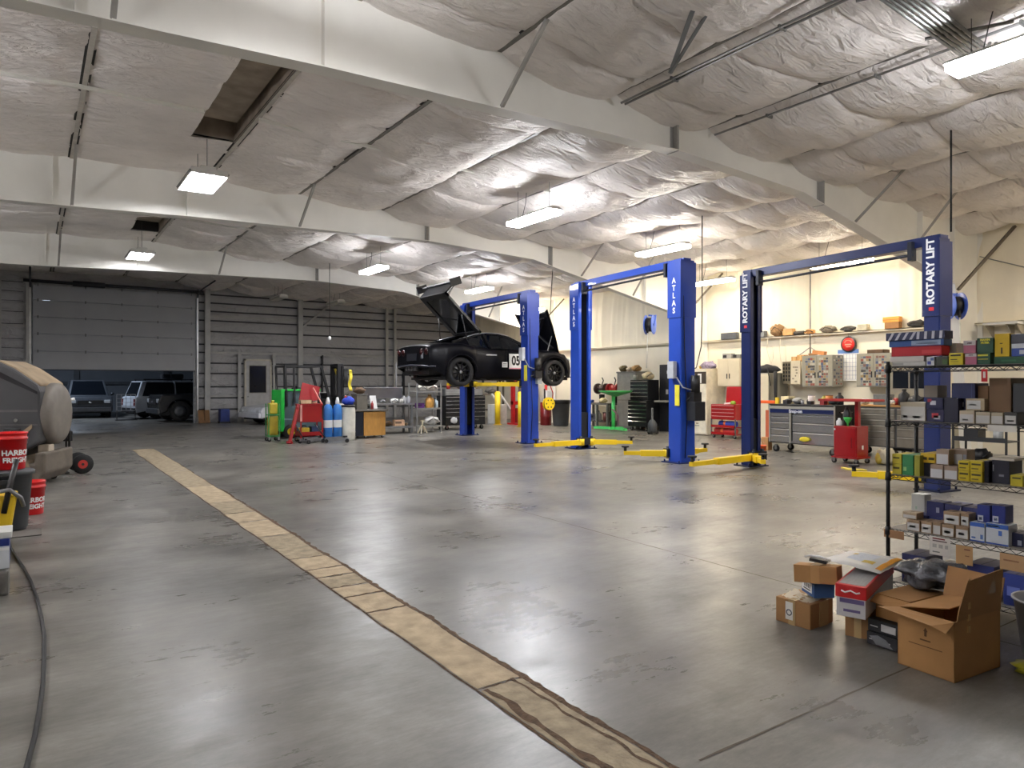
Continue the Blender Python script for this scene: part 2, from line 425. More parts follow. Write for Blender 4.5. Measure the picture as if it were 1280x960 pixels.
# rigid steel frames -----------------------------------------
FR = M((238,236,229), .42, var=.05, scale=1.5)
FRG = M((165,163,158), .45, var=.1, scale=3)
BOT = [(XL, 3.8), (-10.5, 3.84), (-6.0, 4.6), (-.45, 4.62), (.9, 4.66), (2.5, 4.73), (7.6, 4.85), (10.6, 4.72), (15.95, 3.62)]
def steel_frame(yc, braces=True):
    root = bpy.data.objects.new('trim_frame', None); COL.objects.link(root); root.location = (0, yc, 0); root['kind'] = 'structure'
    w = MB()
    top = [(x, roof(x) + .02) for x in (15.95, RIDGE, XL)]
    w.prism(BOT + top, -.006, .006)
    w.prism([(15.95, 3.62), (16.72, 0.02), (17.22, 0.02), (17.22, roof(17.22)), (15.95, roof(15.95)+.02)], -.006, .006)
    w.build('web', FR, root)
    f = MB()
    for (x0, z0), (x1, z1) in zip(BOT, BOT[1:]):
        f.prism([(x0, z0), (x1, z1), (x1, z1-.014), (x0, z0-.014)], -.11, .11)
    f.prism([(15.95, 3.62), (16.72, .02), (16.705, .02), (15.935, 3.61)], -.11, .11)
    f.prism([(17.22, .02), (17.235, .02), (17.235, 5.0), (17.22, 5.0)], -.11, .11)
    for x0, x1 in ((XL, RIDGE), (RIDGE, XW)):
        f.prism([(x0, roof(x0)), (x1, roof(x1)), (x1, roof(x1)+.014), (x0, roof(x0)+.014)], -.11, .11)
    f.box((16.5, -.2, 0), (17.24, .2, .02))
    f.build('flange', FR, root)
    for x in (7.6, 11.2):
        s = MB(); zb = 4.85 if x < 8 else 4.60
        s.box((x-.012, -.108, zb-.02), (x+.012, .108, roof(x))); s.box((x-.06, -.013, zb), (x-.012, .013, roof(x)), m=0)
        s.build('splice_plate', FRG, root)
    for x in (.3, 2.45, 14.6, 15.95):
        s = MB(); zb = next(z0 + (z1-z0)*(x-x0)/(x1-x0) for (x0, z0), (x1, z1) in zip(BOT, BOT[1:]) if x0 <= x <= x1)
        s.box((x-.006, -.1, zb), (x+.006, .1, roof(x))); s.build('stiffener', FR, root)
    if braces:
        for x, zb in ((.58, 4.66), (4.6, 4.79), (12.2, 4.42), (14.1, 4.03)):
            for sgn in (-1, 1):
                s = MB(); s.bar((x, sgn*.1, zb), (x+.03, sgn*.95, roof(x) - .06), .045, .012); s.bar((x-.02, sgn*.1, zb), (x+.01, sgn*.95, roof(x)-.06), .012, .045)
                s.build('flange_brace', FRG, root)
        for sgn in (-1, 1):
            s = MB(); s.bar((16.1, sgn*.1, 3.5), (17.15, sgn*.75, 4.85), .07, .05); s.build('eave_brace', M((96,88,78), .5, .3), root)
    return root
for y in FRAMEY[:-1]: steel_frame(y, y > 0)

# ridge vents: bare metal troughs with dark end plates standing in for holes
for y0, y1 in VENTS:
    v = MB()
    zt = roof(RIDGE) + .30
    v.box((RV0-.01, y0, roof(RIDGE)-.06), (RV0, y1, zt)); v.box((RV1, y0, roof(RIDGE)-.06), (RV1+.01, y1, zt))
    v.box((RV0, y0, zt), (RV1, y1, zt+.01)); v.box((RV0, y0-.01, roof(RIDGE)-.02), (RV1, y0, zt), m=1); v.box((RV0, y1, roof(RIDGE)-.02), (RV1, y1+.01, zt), m=0 if y0 < 12 else 1)
    v.box((RV0+.05, y0+.55, zt-.17), (RV1-.05, y1-.45, zt-.155), m=0)
    tag(v.build('trim_vent', [M((150,138,124), .6, .2, var=.3, scale=3), M((40,38,36), .8)]), kind='structure')

# right wall: fabric facing above, white liner below, a ledge between
LEDGE = 2.84
CREAM = M((236,228,208), .5, var=.05, scale=1.5)
w = MB()
def rw(u, v):
    y = YF + (YB - YF) * u; z = LEDGE + (5.02 - LEDGE) * v
    lean = y + .10 * (z - 3.5) * math.sin(y * 1.1)
    fold = abs(noise.noise((lean * 4.2, 0, z * .12))) * .055 + .02 * noise.noise((lean * 13, 3, z * .2))
    sag = .05 * (4 * v * (1 - v)) * (1 + noise.noise((y * .8, 5, 0)))
    return Vector((XW - .02 - fold - sag, y, z))
w.grid(rw, 760, 8)
def rl(u, v):
    y = YF + (YB - YF) * u; z = LEDGE * v
    return Vector((XW - .03 - .012 * noise.noise((y*1.7, z*1.3, 0)) - .006 * noise.noise((y*9, z*.5, 4)), y, z))
w.grid(rl, 300, 12)
w.box((XW - .21, YF, LEDGE - .01), (XW, YB, LEDGE + .012)); w.box((XW - .21, YF, LEDGE-.03), (XW-.2, YB, LEDGE+.012))
w.box((XW, YF, 0), (XW + .12, YB, 5.5))
tag(w.build('wall_right', CREAM), kind='structure')
# other enclosing walls (not in the picture)
w = MB(); w.box((XL - .12, YF, 0), (XL, 46, 5.5)); tag(w.build('wall_left', M((205,200,190), .6)), kind='structure')
w = MB(); w.box((XL, YF - .12, 0), (XW, YF, 6.2)); tag(w.build('wall_front', M((205,200,190), .6)), kind='structure')

# back wall: grey quilted facing pulled in at the girts, with a door opening
QUILT = facing_material((172,172,174), 'grey_facing', .34)
GIRT = [0, .52, .98, 1.42, 1.95, 2.36, 2.78, 3.10, 3.62, 4.05, 4.42, 4.75, 5.08, 5.65]
DX0, DX1, DH = 0.05, 5.25, 5.0
def bw(x, z):
    k = 0
    while k < len(GIRT)-2 and z > GIRT[k+1]: k += 1
    v = (z - GIRT[k]) / (GIRT[k+1] - GIRT[k])
    s = (4*v*(1-v)) ** .5 if 0 < v < 1 else 0
    d = (.05 + .03 * noise.noise((x*.6, k, 2))) * s + .03 * s * noise.noise((x*2.4, z*3, k)) + .02 * s * noise.noise((x*7, z*2, k))
    return Vector((x, YB - .02 - d, z))
zs = []
for a, b in zip(GIRT, GIRT[1:]): zs += [a + (b-a)*i/7 for i in range(7)]
zs.append(GIRT[-1])
w = MB()
for x0, x1, zz in ((XL, DX0, zs), (DX1, XW, zs), (DX0, DX1, [z for z in zs if z > DH - .02])):
    n = max(2, int((x1 - x0) / .11))
    V = [[w.bm.verts.new(bw(x0 + (x1-x0)*i/n, z)) for z in zz] for i in range(n+1)]
    for i in range(n):
        for j in range(len(zz)-1):
            f = w.bm.faces.new([V[i][j], V[i+1][j], V[i+1][j+1], V[i][j+1]]); f.smooth = True
for x0, x1, z0 in ((XL, DX0, 0), (DX1, XW, 0), (DX0, DX1, DH)):
    w.box((x0, YB, z0), (x1, YB + .12, 6.1))
tag(w.build('wall_back', QUILT), kind='structure')
STEELG = M((168,168,166), .5, .15, var=.12, scale=3)
DARKG = M((46,48,52), .6, var=.2)
for x0, x1, z, m in ((5.75, 17.2, 2.78, STEELG), (5.75, 17.2, 4.22, STEELG), (5.35, 7.05, 1.05, STEELG), (XL, 0, 3.55, STEELG), (8.3, 17.2, 1.0, STEELG)):
    p = MB(); p.box((x0, YB - .14, z-.045), (x1, YB - .12, z+.045)); p.box((x0, YB-.14, z+.035), (x1, YB-.02, z+.045))
    tag(p.build('trim_girt', m), kind='structure')
for z in GIRT[1:-1]:  # dark strips paint in the shade of the gaps at the girts
    p = MB()
    p.box((5.42, YB - .05, z-.03), (17.2, YB - .012, z+.03)); p.box((XL, YB-.026, z-.022), (-.25, YB-.012, z+.022))
    tag(p.build('trim_gap_shade', DARKG), kind='structure')
for x, wd, zt, m in ((-.95, .16, 5.3, STEELG), (-.1, .14, 5.35, STEELG), (5.72, .2, 5.35, STEELG), (9.4, .2, 5.25, STEELG), (13.35, .12, 5.1, STEELG), (13.75, .12, 5.1, STEELG), (6.92, .12, 2.78, STEELG), (8.3, .12, 2.78, STEELG), (10.35, .06, 2.78, DARKG), (14.2, .06, 2.78, DARKG)):
    p = MB(); p.box((x-wd/2, YB-.24, 0), (x+wd/2, YB-.225, zt)); p.box((x-.006, YB-.23, 0), (x+.006, YB-.01, zt)); p.box((x-wd/2, YB-.05, 0), (x+wd/2, YB-.035, zt))
    tag(p.build('trim_column', m), kind='structure')
p = MB(); p.bar((9.45, YB-.2, 3.9), (10.9, YB-.2, 5.15), .07, .07); tag(p.build('trim_brace', STEELG), kind='structure')

# overhead sectional door, raised two metres, with tracks and the header above
dr = bpy.data.objects.new('door_1', None); COL.objects.link(dr); dr.location = (0, YB - .2, 0); dr['kind'] = 'structure'
DOORM = M((150,152,156), .5, .05, var=.06, scale=1.2)
sec = [2.04, 2.68, 3.29, 3.88, 4.47, 5.0]
for a, b in zip(sec, sec[1:]):
    p = MB(); p.box((DX0 - .03, -.02, a+.006), (DX1+.03, .03, b-.006), bev=.006); p.build('door_section', DOORM, dr)
hw = MB()
for z in sec[1:]:
    for x in (DX0+.12, 1.6, 2.75, 3.95, DX1-.12):
        hw.box((x-.025, -.03, z-.05), (x+.025, -.02, z+.05)); hw.cyl((x, -.045, z-.02), (x, -.02, z-.02), .016, n=8)
hw.build('hinge', M((110,110,112), .35, .6), dr)
hw = MB(); hw.box((DX0-.02, -.045, 2.02), (DX1+.02, -.02, 2.045)); hw.build('bottom_seal', DARKG, dr)
hw = MB()
for x, s in ((DX0 - .1, 1), (DX1 + .1, -1)):
    hw.box((x-.035, -.05, 0), (x+.035, -.035, 4.9)); hw.box((x-.035, -.05, 0), (x-.028, .06, 4.9)); hw.box((x+.028, -.05, 0), (x+.035, .06, 4.9))
hw.build('door_track', M((205,205,203), .35, .6), dr)
hw = MB()
for x in (DX0 - .1, DX1 + .1):
    hw.tube([(x, -.05, 4.9), (x, -.1, 4.99), (x, -.3, 5.08), (x, -1.2, 5.14), (x, -3.2, 5.18)], .03, 6)
    hw.bar((x, -.05, 5.0), (x, -.05, 5.2), .05)
hw.cyl((DX0 - .3, -.12, 5.12), (DX1 + .3, -.12, 5.12), .06, n=10); hw.cyl((1.2, -.12, 5.12), (2.2, -.12, 5.12), .1, n=10)
hw.build('track_arm', M((52,54,60), .5, .3), dr)
# personnel door
d2 = bpy.data.objects.new('door_2', None); COL.objects.link(d2); d2.location = (7.12, YB - .17, 0); d2['kind'] = 'structure'
p = MB(); p.box((0, -.03, 0), (.07, .1, 2.55)); p.box((1.02, -.03, 0), (1.09, .1, 2.55)); p.box((0, -.03, 2.48), (1.09, .1, 2.55)); p.build('frame', M((196,190,176), .5), d2)
p = MB(); p.box((.07, 0, .01), (1.02, .045, 2.48)); p.build('leaf', M((185,185,183), .5), d2)
p = MB(); p.box((.2, -.012, 1.18), (.86, 0, 2.28)); p.build('pane', M((26,28,34), .15), d2)
p = MB(); p.box((.17, -.016, 1.15), (.2, 0, 2.31)); p.box((.86, -.016, 1.15), (.89, 0, 2.31)); p.box((.17, -.016, 2.28), (.89, 0, 2.31)); p.box((.17, -.016, 1.15), (.89, 0, 1.18)); p.build('glazing_bead', M((170,168,160), .5), d2)
p = MB(); p.cyl((.13, 0, 1.02), (.13, -.05, 1.02), .02, n=8); p.cyl((.13, -.05, 1.02), (.13, -.08, 1.02), .032, n=10); p.build('knob', GALV, d2)

# the bay beyond the overhead door
AX = M((120,126,134), .6, var=.1, scale=1)
w = MB(); w.box((XL, 45, 0), (XW, 45.12, 5.2))
for z in (1.6, 2.9, 4.1): w.box((XL, 44.86, z-.08), (XW, 44.98, z+.08), m=1)
for x in (-2.4, 2.0, 6.4, 10.8): w.box((x-.12, 44.7, 0), (x+.12, 45, 5.2), m=1)
tag(w.build('wall_beyond', [AX, M((88,92,98), .6)]), kind='structure')
w = MB(); w.box((XL, YB+.1, 5.2), (XW, 45.1, 5.3)); tag(w.build('ceiling_beyond', AX), kind='structure')
w = MB(); w.box((XW, YB+.1, 0), (XW+.12, 45.1, 5.3)); tag(w.build('wall_beyond_right', AX), kind='structure')

# ---------------------------------------------------------------- lamps
def area(loc, sx, sy, power, rgb, parent=None):
    l = bpy.data.lights.new('lamp', 'AREA'); l.shape = 'RECTANGLE'; l.size = sx; l.size_y = sy; l.energy = power
    l.color = lin(rgb); o = bpy.data.objects.new('light', l); COL.objects.link(o); o.location = loc
    if parent is not None: o.parent = parent
    return o
COOL = (246,247,252); NEUT = (255,248,236); WARM = (255,240,216)
HOUS = M((214,212,206), .4, .1, var=.05)
def strip_lamp(x, y, z, label, ln=1.32, wd=.30, rgb=NEUT, power=260, on=True, group='hanging light fixtures'):
    t = thing('ceiling_light', label, 'light', (x, y, z), 0, group)
    h = MB(); h.prism([(-wd*.5-.015, .007), (-wd*.5-.015, .016), (-wd*.28, .065), (wd*.28, .065), (wd*.5+.015, .016), (wd*.5+.015, .007)], -ln/2, ln/2); h.build('housing', HOUS, t)
    d = MB(); d.prism([(-wd*.495, .006), (wd*.495, .006), (wd/2, -.045), (wd/2-.01, -.065), (-wd/2+.01, -.065), (-wd/2, -.045)], -ln/2+.015, ln/2-.015); d.build('diffuser', EMIT(rgb, power/(PI*wd*ln)*1.0) if on else M((190,188,180), .4), t)
    top = roof(x) - z - .02
    for yy in (-ln*.36, ln*.36):
        c = MB(); c.cyl((0, yy, .07), (0, yy, top), .004, n=6); c.build('hanger_wire', M((60,58,55), .5), t)
    c = MB(); c.tube([(0.04, ln*.3, .07), (.1, ln*.28, top*.5), (.06, ln*.2, top)], .006, 6); c.build('power_cord', M((60,58,55), .5), t)
    return t
def bay_lamp(x, y, z, label, rgb=COOL, power=330, up=0.0):
    t = thing('high_bay_light', label, 'light', (x, y, z), 0, 'ridge high bay lights')
    wd, ln = .56, 1.25
    h = MB(); h.box((-wd/2, -ln/2, 0), (wd/2, ln/2, .05), bev=.008); h.box((-.12, -ln/2+.1, .05), (.12, ln/2-.1, .12), bev=.008)
    for s in (-1, 1): h.box((-wd/2, s*ln/2-.01, -.05), (wd/2, s*ln/2+.01, .02))
    h.box((-wd/2-.01, -ln/2, -.05), (-wd/2, ln/2, .02)); h.box((wd/2, -ln/2, -.05), (wd/2+.01, ln/2, .02))
    h.build('housing', HOUS, t)
    if up:  # glowing top slot added to lighten the ceiling
        u = MB(); u.box((-.22, -.5, .121), (.22, .5, .128)); u.build('added_uplight', EMIT(rgb, up*power/(PI*.44)), t)
    r = MB()
    for k in range(5):
        xx = -wd/2 + wd*k/4
        r.prism([(xx-.03, -.002), (xx, -.045), (xx+.03, -.002)], -ln/2, ln/2)
    r.build('reflector', M((128,128,128), .5), t)
    for k in range(4):
        xx = -wd/2 + wd*(k+.5)/4
        e = MB(); e.cyl((xx, -ln/2+.03, -.025), (xx, ln/2-.03, -.025), .019, n=10); e.build('tube', EMIT(rgb, power/(PI*.57)), t)
    top = roof(x) - z + .2
    for yy in (-.4, .4):
        c = MB(); c.cyl((0, yy, .1), (0, yy, top), .005, n=6); c.build('hanger_wire', M((60,58,55), .5), t)
    return t
LP = 190
bay_lamp(2.4, 12.9, 4.98, 'square four tube high bay light over the trench, nearer of the two', power=LP*1.3)
bay_lamp(2.4, 21.3, 5.0, 'square four tube high bay light farther along the trench, near the overhead door', power=LP*.5)
strip_lamp(7.85, 10.8, 4.68, 'bright white strip light hanging in the middle of the picture over open floor', rgb=COOL, power=LP, ln=1.4)
strip_lamp(12.0, 11.45, 4.62, 'warm strip light hanging above the middle blue lift crossbar', rgb=NEUT, power=LP*.85, ln=1.45)
strip_lamp(7.7, 18.0, 4.66, 'small bright strip light hanging nearest the forklift and work benches', rgb=COOL, power=LP*.8)
strip_lamp(12.0, 19.5, 4.6, 'bright strip light above the raised black race car and its lift', rgb=COOL, power=LP*.9)
strip_lamp(15.9, 9.45, 4.42, 'long warm strip light under the navy lift crossbar by the right wall', rgb=WARM, power=LP*.30, ln=1.5)
strip_lamp(15.85, 13.2, 4.42, 'warm strip light behind the middle lift right post, close to the wall', rgb=WARM, power=LP*.36)
strip_lamp(15.9, 22.0, 4.4, 'warm strip light behind the raised hood, deepest along the right wall', rgb=WARM, power=LP*.7)
strip_lamp(7.75, 2.72, 4.72, 'bright strip light in the upper right corner beside the conduits', rgb=COOL, power=LP, ln=1.4)
# unseen lamps added for brightness; the overhead one explains the lit near frame
strip_lamp(15.9, 3.6, 4.42, 'unseen warm strip light added near the right wall beyond the frame edge', rgb=WARM, power=LP*.30, ln=1.5)
strip_lamp(12.0, 2.8, 4.62, 'unseen warm strip light added over the aisle beyond the frame edge', rgb=WARM, power=LP*.2)
bay_lamp(2.4, 5.2, 5.0, 'square four tube high bay light overhead above the camera', power=LP*.65, up=.5)
bay_lamp(-4.0, 9.5, 4.1, 'added unseen four tube high bay light over the left half of the shop', power=LP*1.2, up=1.6)  # the left-half lamps are added out of view to brighten the ceiling
bay_lamp(-4.0, 2.5, 4.1, 'added unseen four tube high bay light over the near left part of the shop', power=LP*.8, up=2.0)
bay_lamp(-4.0, 17.0, 4.1, 'added unseen four tube high bay light over the far left part of the shop', power=LP*1.0, up=1.6)
for x, y, lb in ((7.6, 26.6, 'unlit strip fixture hanging dark before the back wall, left of the pair'), (9.9, 26.9, 'unlit strip fixture hanging dark before the back wall, right of the pair')):
    strip_lamp(x, y, 4.75, lb, on=False)
# a dim lamp in the bay beyond the door
t = thing('ceiling_light', 'dim cool lamp in the dark bay beyond the overhead door', 'light', (0.5, 36, 5.1))
h = MB(); h.box((-.15, -.6, 0), (.15, .6, .08), bev=.01); h.build('housing', HOUS, t)
h = MB(); h.box((-.13, -.58, -.02), (.13, .58, 0)); h.build('diffuser', EMIT((212,226,246), 2), t)
area((0,0,-.04), .3, 1.2, 300, (212,226,246), t)
# ---------------------------------------------------------------- two-post lifts
YEL = M((232,196,30), .4, var=.08, scale=4)
BLK = M((24,24,26), .5, var=.2)
RUB = M((28,28,29), .8, var=.2)
CHROME = M((200,202,205), .18, .95, var=.05)
WHT = M((238,238,236), .5, var=.04)
RED = M((196,26,30), .38, var=.08)
TXTW = M((245,245,245), .6, var=.0)
TXTK = M((15,15,16), .6, var=.0)

def lift(label, loc, rz, half, H, col, a, b, words, vert, arm_sets, carriage_z, cross_z, ctrl=True, co=0.0):
    """posts at y=-half (near) and y=+half; a = post size along x, b along y; arms: (post, angle, length)"""
    dark = M(tuple(int(v*.55) for v in col), .45, .2, var=.1)
    paint = M(col, .38, .1, var=.07, scale=3, coat=.2)
    t = thing('two_post_lift', label, 'car lift', loc, rz, 'two post car lifts')
    for s in (-1, 1):
        y = s*half; inn = -s      # open channel faces the other post
        p = MB(); tk = .014
        p.box((-a/2, y+s*(b/2)-tk, 0), (a/2, y+s*(b/2)+tk, H))                                     # back
        for sx in (-1, 1):
            p.box((sx*a/2-tk*.5, y-b/2, 0), (sx*a/2+tk*.5, y+b/2, H))
            lo, hi = sorted((sx*a/2, sx*(a/2-.07)))
            p.box((lo, y+inn*b/2-tk*.5, 0), (hi, y+inn*b/2+tk*.5, H))
        # base shoe flare
        for sx in (-1, 1):
            p.prism([(y-b/2, .02), (y+b/2, .02), (y+b/2, .3)], sx*a/2-.01, sx*a/2+.02, 'X') if s > 0 else p.prism([(y-b/2, .02), (y+b/2, .02), (y-b/2, .3)], sx*a/2-.01, sx*a/2+.02, 'X')
        post = p.build('post', paint, t)
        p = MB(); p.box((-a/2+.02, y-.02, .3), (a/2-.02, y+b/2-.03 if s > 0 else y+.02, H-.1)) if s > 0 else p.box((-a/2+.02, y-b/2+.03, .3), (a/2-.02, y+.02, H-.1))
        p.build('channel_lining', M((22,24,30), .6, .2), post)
        p = MB(); p.box((-a/2-.12, y-b/2-.09, 0), (a/2+.12, y+b/2+.09, .02), bev=.004)
        for sx in (-1, 1):
            for sy in (-1, 1): p.cyl((sx*(a/2+.08), y+sy*(b/2+.04), .02), (sx*(a/2+.08), y+sy*(b/2+.04), .06), .016, n=8)
        p.build('base_plate', dark, t)
        # upper sleeve that carries the name
        zt0 = H - 1.05
        p = MB(); p.box((-a/2-.025, y-b/2-.02, zt0), (-a/2-.008, y+b/2+.02, H+.01)); p.box((a/2+.008, y-b/2-.02, zt0), (a/2+.025, y+b/2+.02, H+.01)); p.box((-a/2-.025, y+s*(b/2)+s*.016 - .008, zt0), (a/2+.025, y+s*(b/2)+s*.016+.008, H+.01))
        sl = p.build('sleeve', paint, t)
        if words == 'ROTARY LIFT':
            lettering(words, .155, TXTW, sl, FX(-a/2-.0265, y, H-.42, PI/2), .001, bold=.006)
            e = MB(); e.obox((-a/2-.028, y-.01, H-.95), (.003, .07, .05)); e.build('logo', M((220,50,60), .5), sl)
        else:
            for k, ch in enumerate(words):
                lettering(ch, .15, TXTW, sl, FX(-a/2-.0265, y, H-.34-k*.145), .001, bold=.004)
        # carriage
        cz = carriage_z
        p = MB(); p.box((-a/2+.03, y+inn*(b/2-.1)-.08, cz), (a/2-.03, y+inn*(b/2-.1)+.08, cz+.75)); p.box((-a/2-.05, y+inn*(b/2+.04)-.07, cz), (a/2+.05, y+inn*(b/2+.04)+.07, cz+.16))
        for sx in (-1, 1): p.cyl((sx*(a/2-.02), y+inn*(b/2+.06), cz-.03), (sx*(a/2-.02), y+inn*(b/2+.06), cz+.2), .035, n=10)
        p.build('carriage', M((30,34,44), .5, .3), t)
    # overhead crossbar and shut-off bar
    p = MB(); p.box((-.09, -half-b/2, cross_z-.14), (.09, half+b/2, cross_z), bev=.006)
    for s in (-1, 1): p.box((-a/2, s*half-b/2, H-.02), (a/2, s*half+b/2, H+.05)); p.box((-.1, s*half-.1, H), (.1, s*half+.1, cross_z))
    p.build('crossbar', paint, t)
    p = MB(); p.cyl((-.13, -half+.25, cross_z-.24), (-.13, half-.25, cross_z-.26), .022, n=8)
    for s in (-1, 1): p.box((-.17, s*(half-.3)-.03, cross_z-.32), (-.05, s*(half-.3)+.03, cross_z-.05))
    p.build('shutoff_bar', M((34,38,50), .5, .2), t)
    # arms
    for s, ang, ln in arm_sets:
        y = s*half; inn = -s; cz = carriage_z
        sx = 1 if math.cos(ang) >= 0 else -1
        o = Vector((sx*(a/2-.02), y+inn*(b/2+.06), cz+.06)); d = Vector((math.cos(ang), math.sin(ang), 0))
        p = MB(); q = o + d*ln*.62; p.bar(o, q, .13, .11); p.cyl(o-Vector((0,0,.07)), o+Vector((0,0,.08)), .085, n=14)
        arm = p.build('arm', YEL, t)
        p = MB(); p.bar(o+d*ln*.4, o+d*ln, .085, .075); p.build('extension', YEL, arm)
        e = o + d*(ln-.03)
        p = MB(); p.cyl(e, e+Vector((0,0,.11)), .03, n=10); p.cyl(e+Vector((0,0,.11)), e+Vector((0,0,.14)), .075, n=16); p.build('pad', BLK, arm)
    if ctrl:
        y = -half
        p = MB(); x = -a/2-.03
        p.box((x-.09, y-.09, 1.62+co), (x, y+.08, 1.95+co), bev=.008); p.build('switch_box', M((196,200,205), .4, .2), t)
        p = MB(); p.box((x-.008, y-.16, 1.1+co), (x+.006, y-.04, 1.5+co)); st = p.build('warning_sticker', M((226,214,60), .5), t)
        p = MB(); p.cyl((a/2-.1, y-b/2-.14, 1.35+co), (a/2-.1, y-b/2-.14, 1.68+co), .085, n=16); p.box((a/2-.2, y-b/2-.2, 1.18+co), (a/2, y-b/2-.02, 1.36+co)); p.cyl((a/2-.2, y-b/2-.12, 1.27+co), (a/2-.3, y-b/2-.12, 1.2+co), .014, n=8); p.build('pump_motor', BLK, t)
        p = MB(); p.box((a/2-(.22 if co == 0 else .1), y-b/2-(.26 if co == 0 else .12), .82+co+(.2 if co else 0)), (a/2+.04, y-b/2-.02, 1.18+co), bev=.01); p.build('oil_tank', M((36,38,42) if co == 0 else (150,154,156), .45), t)
        p = MB(); p.tube([(x-.03, y-.06, 1.7+co), (x+.02, y-b/2-.07, 1.45+co), (0, y-b/2-.12, 1.4+co), (a/2-.1, y-b/2-.12, 1.6+co)], .014, 8); p.build('cable', M((150,152,155), .5), t)
        p = MB(); p.tube([(x+.08, y-b/2-.02, 3.2), (x+.1, y-b/2-.03, 2.2), (x+.12, y-b/2-.05, 1.5), (x+.16, y-b/2-.03, .8), (x+.12, y-b/2-.02, .1)], .009, 6); p.build('hose', BLK, t)
    return t

lift('bright blue empty two post lift, middle of the three, yellow arms on the floor', (10.56, 11.13, 0), -.10, 1.73, 3.84, (30,70,172), .34, .33, 'ATLAS', True,
     [(-1, PI*.80, .85), (-1, PI*.08, .95), (1, PI*1.04, 1.35), (1, -PI*.2, .95)], .10, 3.93)
lift('dark navy two post lift, nearest of the three, in front of the tool chests', (10.83, 6.58, 0), -.11, 1.72, 3.52, (16,34,88), .25, .21, 'ROTARY LIFT', True,
     [(-1, PI*.72, .9), (-1, PI*.2, .9), (1, PI*1.06, 1.85), (1, PI*1.3, .8)], .12, 3.62, ctrl=False)
lift('bright blue two post lift holding up the black race car', (10.66, 16.42, 0), -.04, 1.69, 3.82, (28,62,158), .32, .30, 'ATLAS', True,
     [(-1, PI*.83, 1.0), (-1, PI*.24, .8), (1, PI*1.17, 1.0), (1, -PI*.24, .8)], 1.455, 3.93, co=.5)
# hand tool of yellow leather hanging at the near post of the car's lift
t = thing('cord_reel', 'round yellow cord reel hanging on the lift post under the raised race car', 'cord reel', (10.84, 14.30, 0))
p = MB(); p.cyl((0,-.10,1.02),(0,-.085,1.02),.16,n=28); p.cyl((0,-.015,1.02),(0,.0,1.02),.16,n=28); p.cyl((0,-.09,1.02),(0,-.01,1.02),.07,n=18); p.build('spool', YEL, t)
for k in range(6):
    p = MB(); a = PI*k/3; p.cyl((.1*math.cos(a),-.1015,1.02+.1*math.sin(a)),(.1*math.cos(a),-.099,1.02+.1*math.sin(a)),.02,n=10); p.build('spool_hole', BLK, t)
p = MB(); p.bar((-.02, .02, 1.02), (-.02, .10, 1.02), .04); p.bar((-.02, .09, .9), (-.02, .09, 1.4), .03); p.build('bracket', BLK, t)
p = MB(); p.lathe([(.075,-.03),(.13,-.028),(.13,.028),(.075,.03)], (0, -.05, 1.02), 'Y', 20); p.build('wound_cord', M((210,180,40), .6), t)

# ---------------------------------------------------------------- black race car, lifted
PAINT = M((4,5,13), .38, .0, var=.1, coat=.0, spec=.2)
GLASS = M((14,18,24), .06, .0, var=.02)
INNER = M((16,16,18), .7)
def lerp_tab(tab, x):
    for (x0, v0), (x1, v1) in zip(tab, tab[1:]):
        if x <= x1:
            u = max(0, (x - x0) / (x1 - x0)); u = u*u*(3-2*u) * .5 + u * .5
            return v0 + (v1 - v0) * u
    return tab[-1][1]
ZS = [(-2.36,1.0),(-2.2,1.06),(-1.9,1.09),(-1.49,1.10),(-1.0,1.04),(-.5,.99),(0,.97),(.6,.98),(1.2,.99),(1.5,.98),(1.9,.90),(2.15,.77),(2.38,.56)]
WS = [(-2.36,.90),(-2.2,.97),(-1.9,1.03),(-1.49,1.06),(-.9,.99),(0,.96),(.8,.98),(1.49,1.03),(1.9,.98),(2.15,.86),(2.38,.58)]
ZB = [(-2.36,.46),(-2.1,.36),(-1.9,.24),(1.9,.22),(2.2,.24),(2.38,.30)]
AX = (-1.49, 1.49); TR = .365; ARC = .435
car = thing('race_car', 'black sports race car numbered 05 on the lift with hatch and hood open', 'car', (10.45, 16.42, 1.46), 0)
xs = sorted(set([round(-2.36 + .079*i, 3) for i in range(61)] + [round(ax + ARC*math.cos(PI*k/12), 3) for ax in AX for k in range(13)]))
def sect(x):
    zs_, w, zb = lerp_tab(ZS, x), lerp_tab(WS, x), lerp_tab(ZB, x)
    for ax in AX:
        d = abs(x - ax)
        if d < ARC: zb = max(zb, TR + math.sqrt(max(0, ARC*ARC - d*d)) * .98)
    flare = sum(max(0, 1 - abs(x-ax)/.62) for ax in AX) * .02
    zb = min(zb, zs_ - .16); h = zs_ - zb
    open_bay = .55 < x < 2.0 or -2.0 < x < -.55
    crown = .03
    q = [(w*.95+flare, zb), (w*.985+flare, zb + h*.18), (w*1.0+flare*.7, zb + h*.45), (w*.99, zb + h*.72), (w*.955, zs_ - h*.09 - .005), (w*.90, zs_ - .01), (w*.80, zs_ + .005)]
    if open_bay: q += [(w*.78, zs_ - .03), (w*.76, zs_ - .32), (w*.4, zs_ - .36), (0, zs_ - .36)]
    else: q += [(w*.70, zs_+crown*.5), (w*.5, zs_+crown*.8), (w*.25, zs_+crown), (0, zs_+crown)]
    return q
b = MB()
rows = []
for x in xs:
    q = sect(x); full = [(-y, z) for y, z in q] + [(y, z) for y, z in q[-2::-1]]
    rows.append([b.bm.verts.new((x, y, z)) for y, z in full])
for A, B, x in zip(rows, rows[1:], xs):
    n = len(A)
    for i in range(n-1):
        f = b.bm.faces.new([A[i], A[i+1], B[i+1], B[i]]); f.smooth = True
        k = min(i, n-2-i)
        ob = .5 < x < 2.0 or -2.05 < x < -.6
        f.material_index = 1 if (ob and k >= 7) else 0
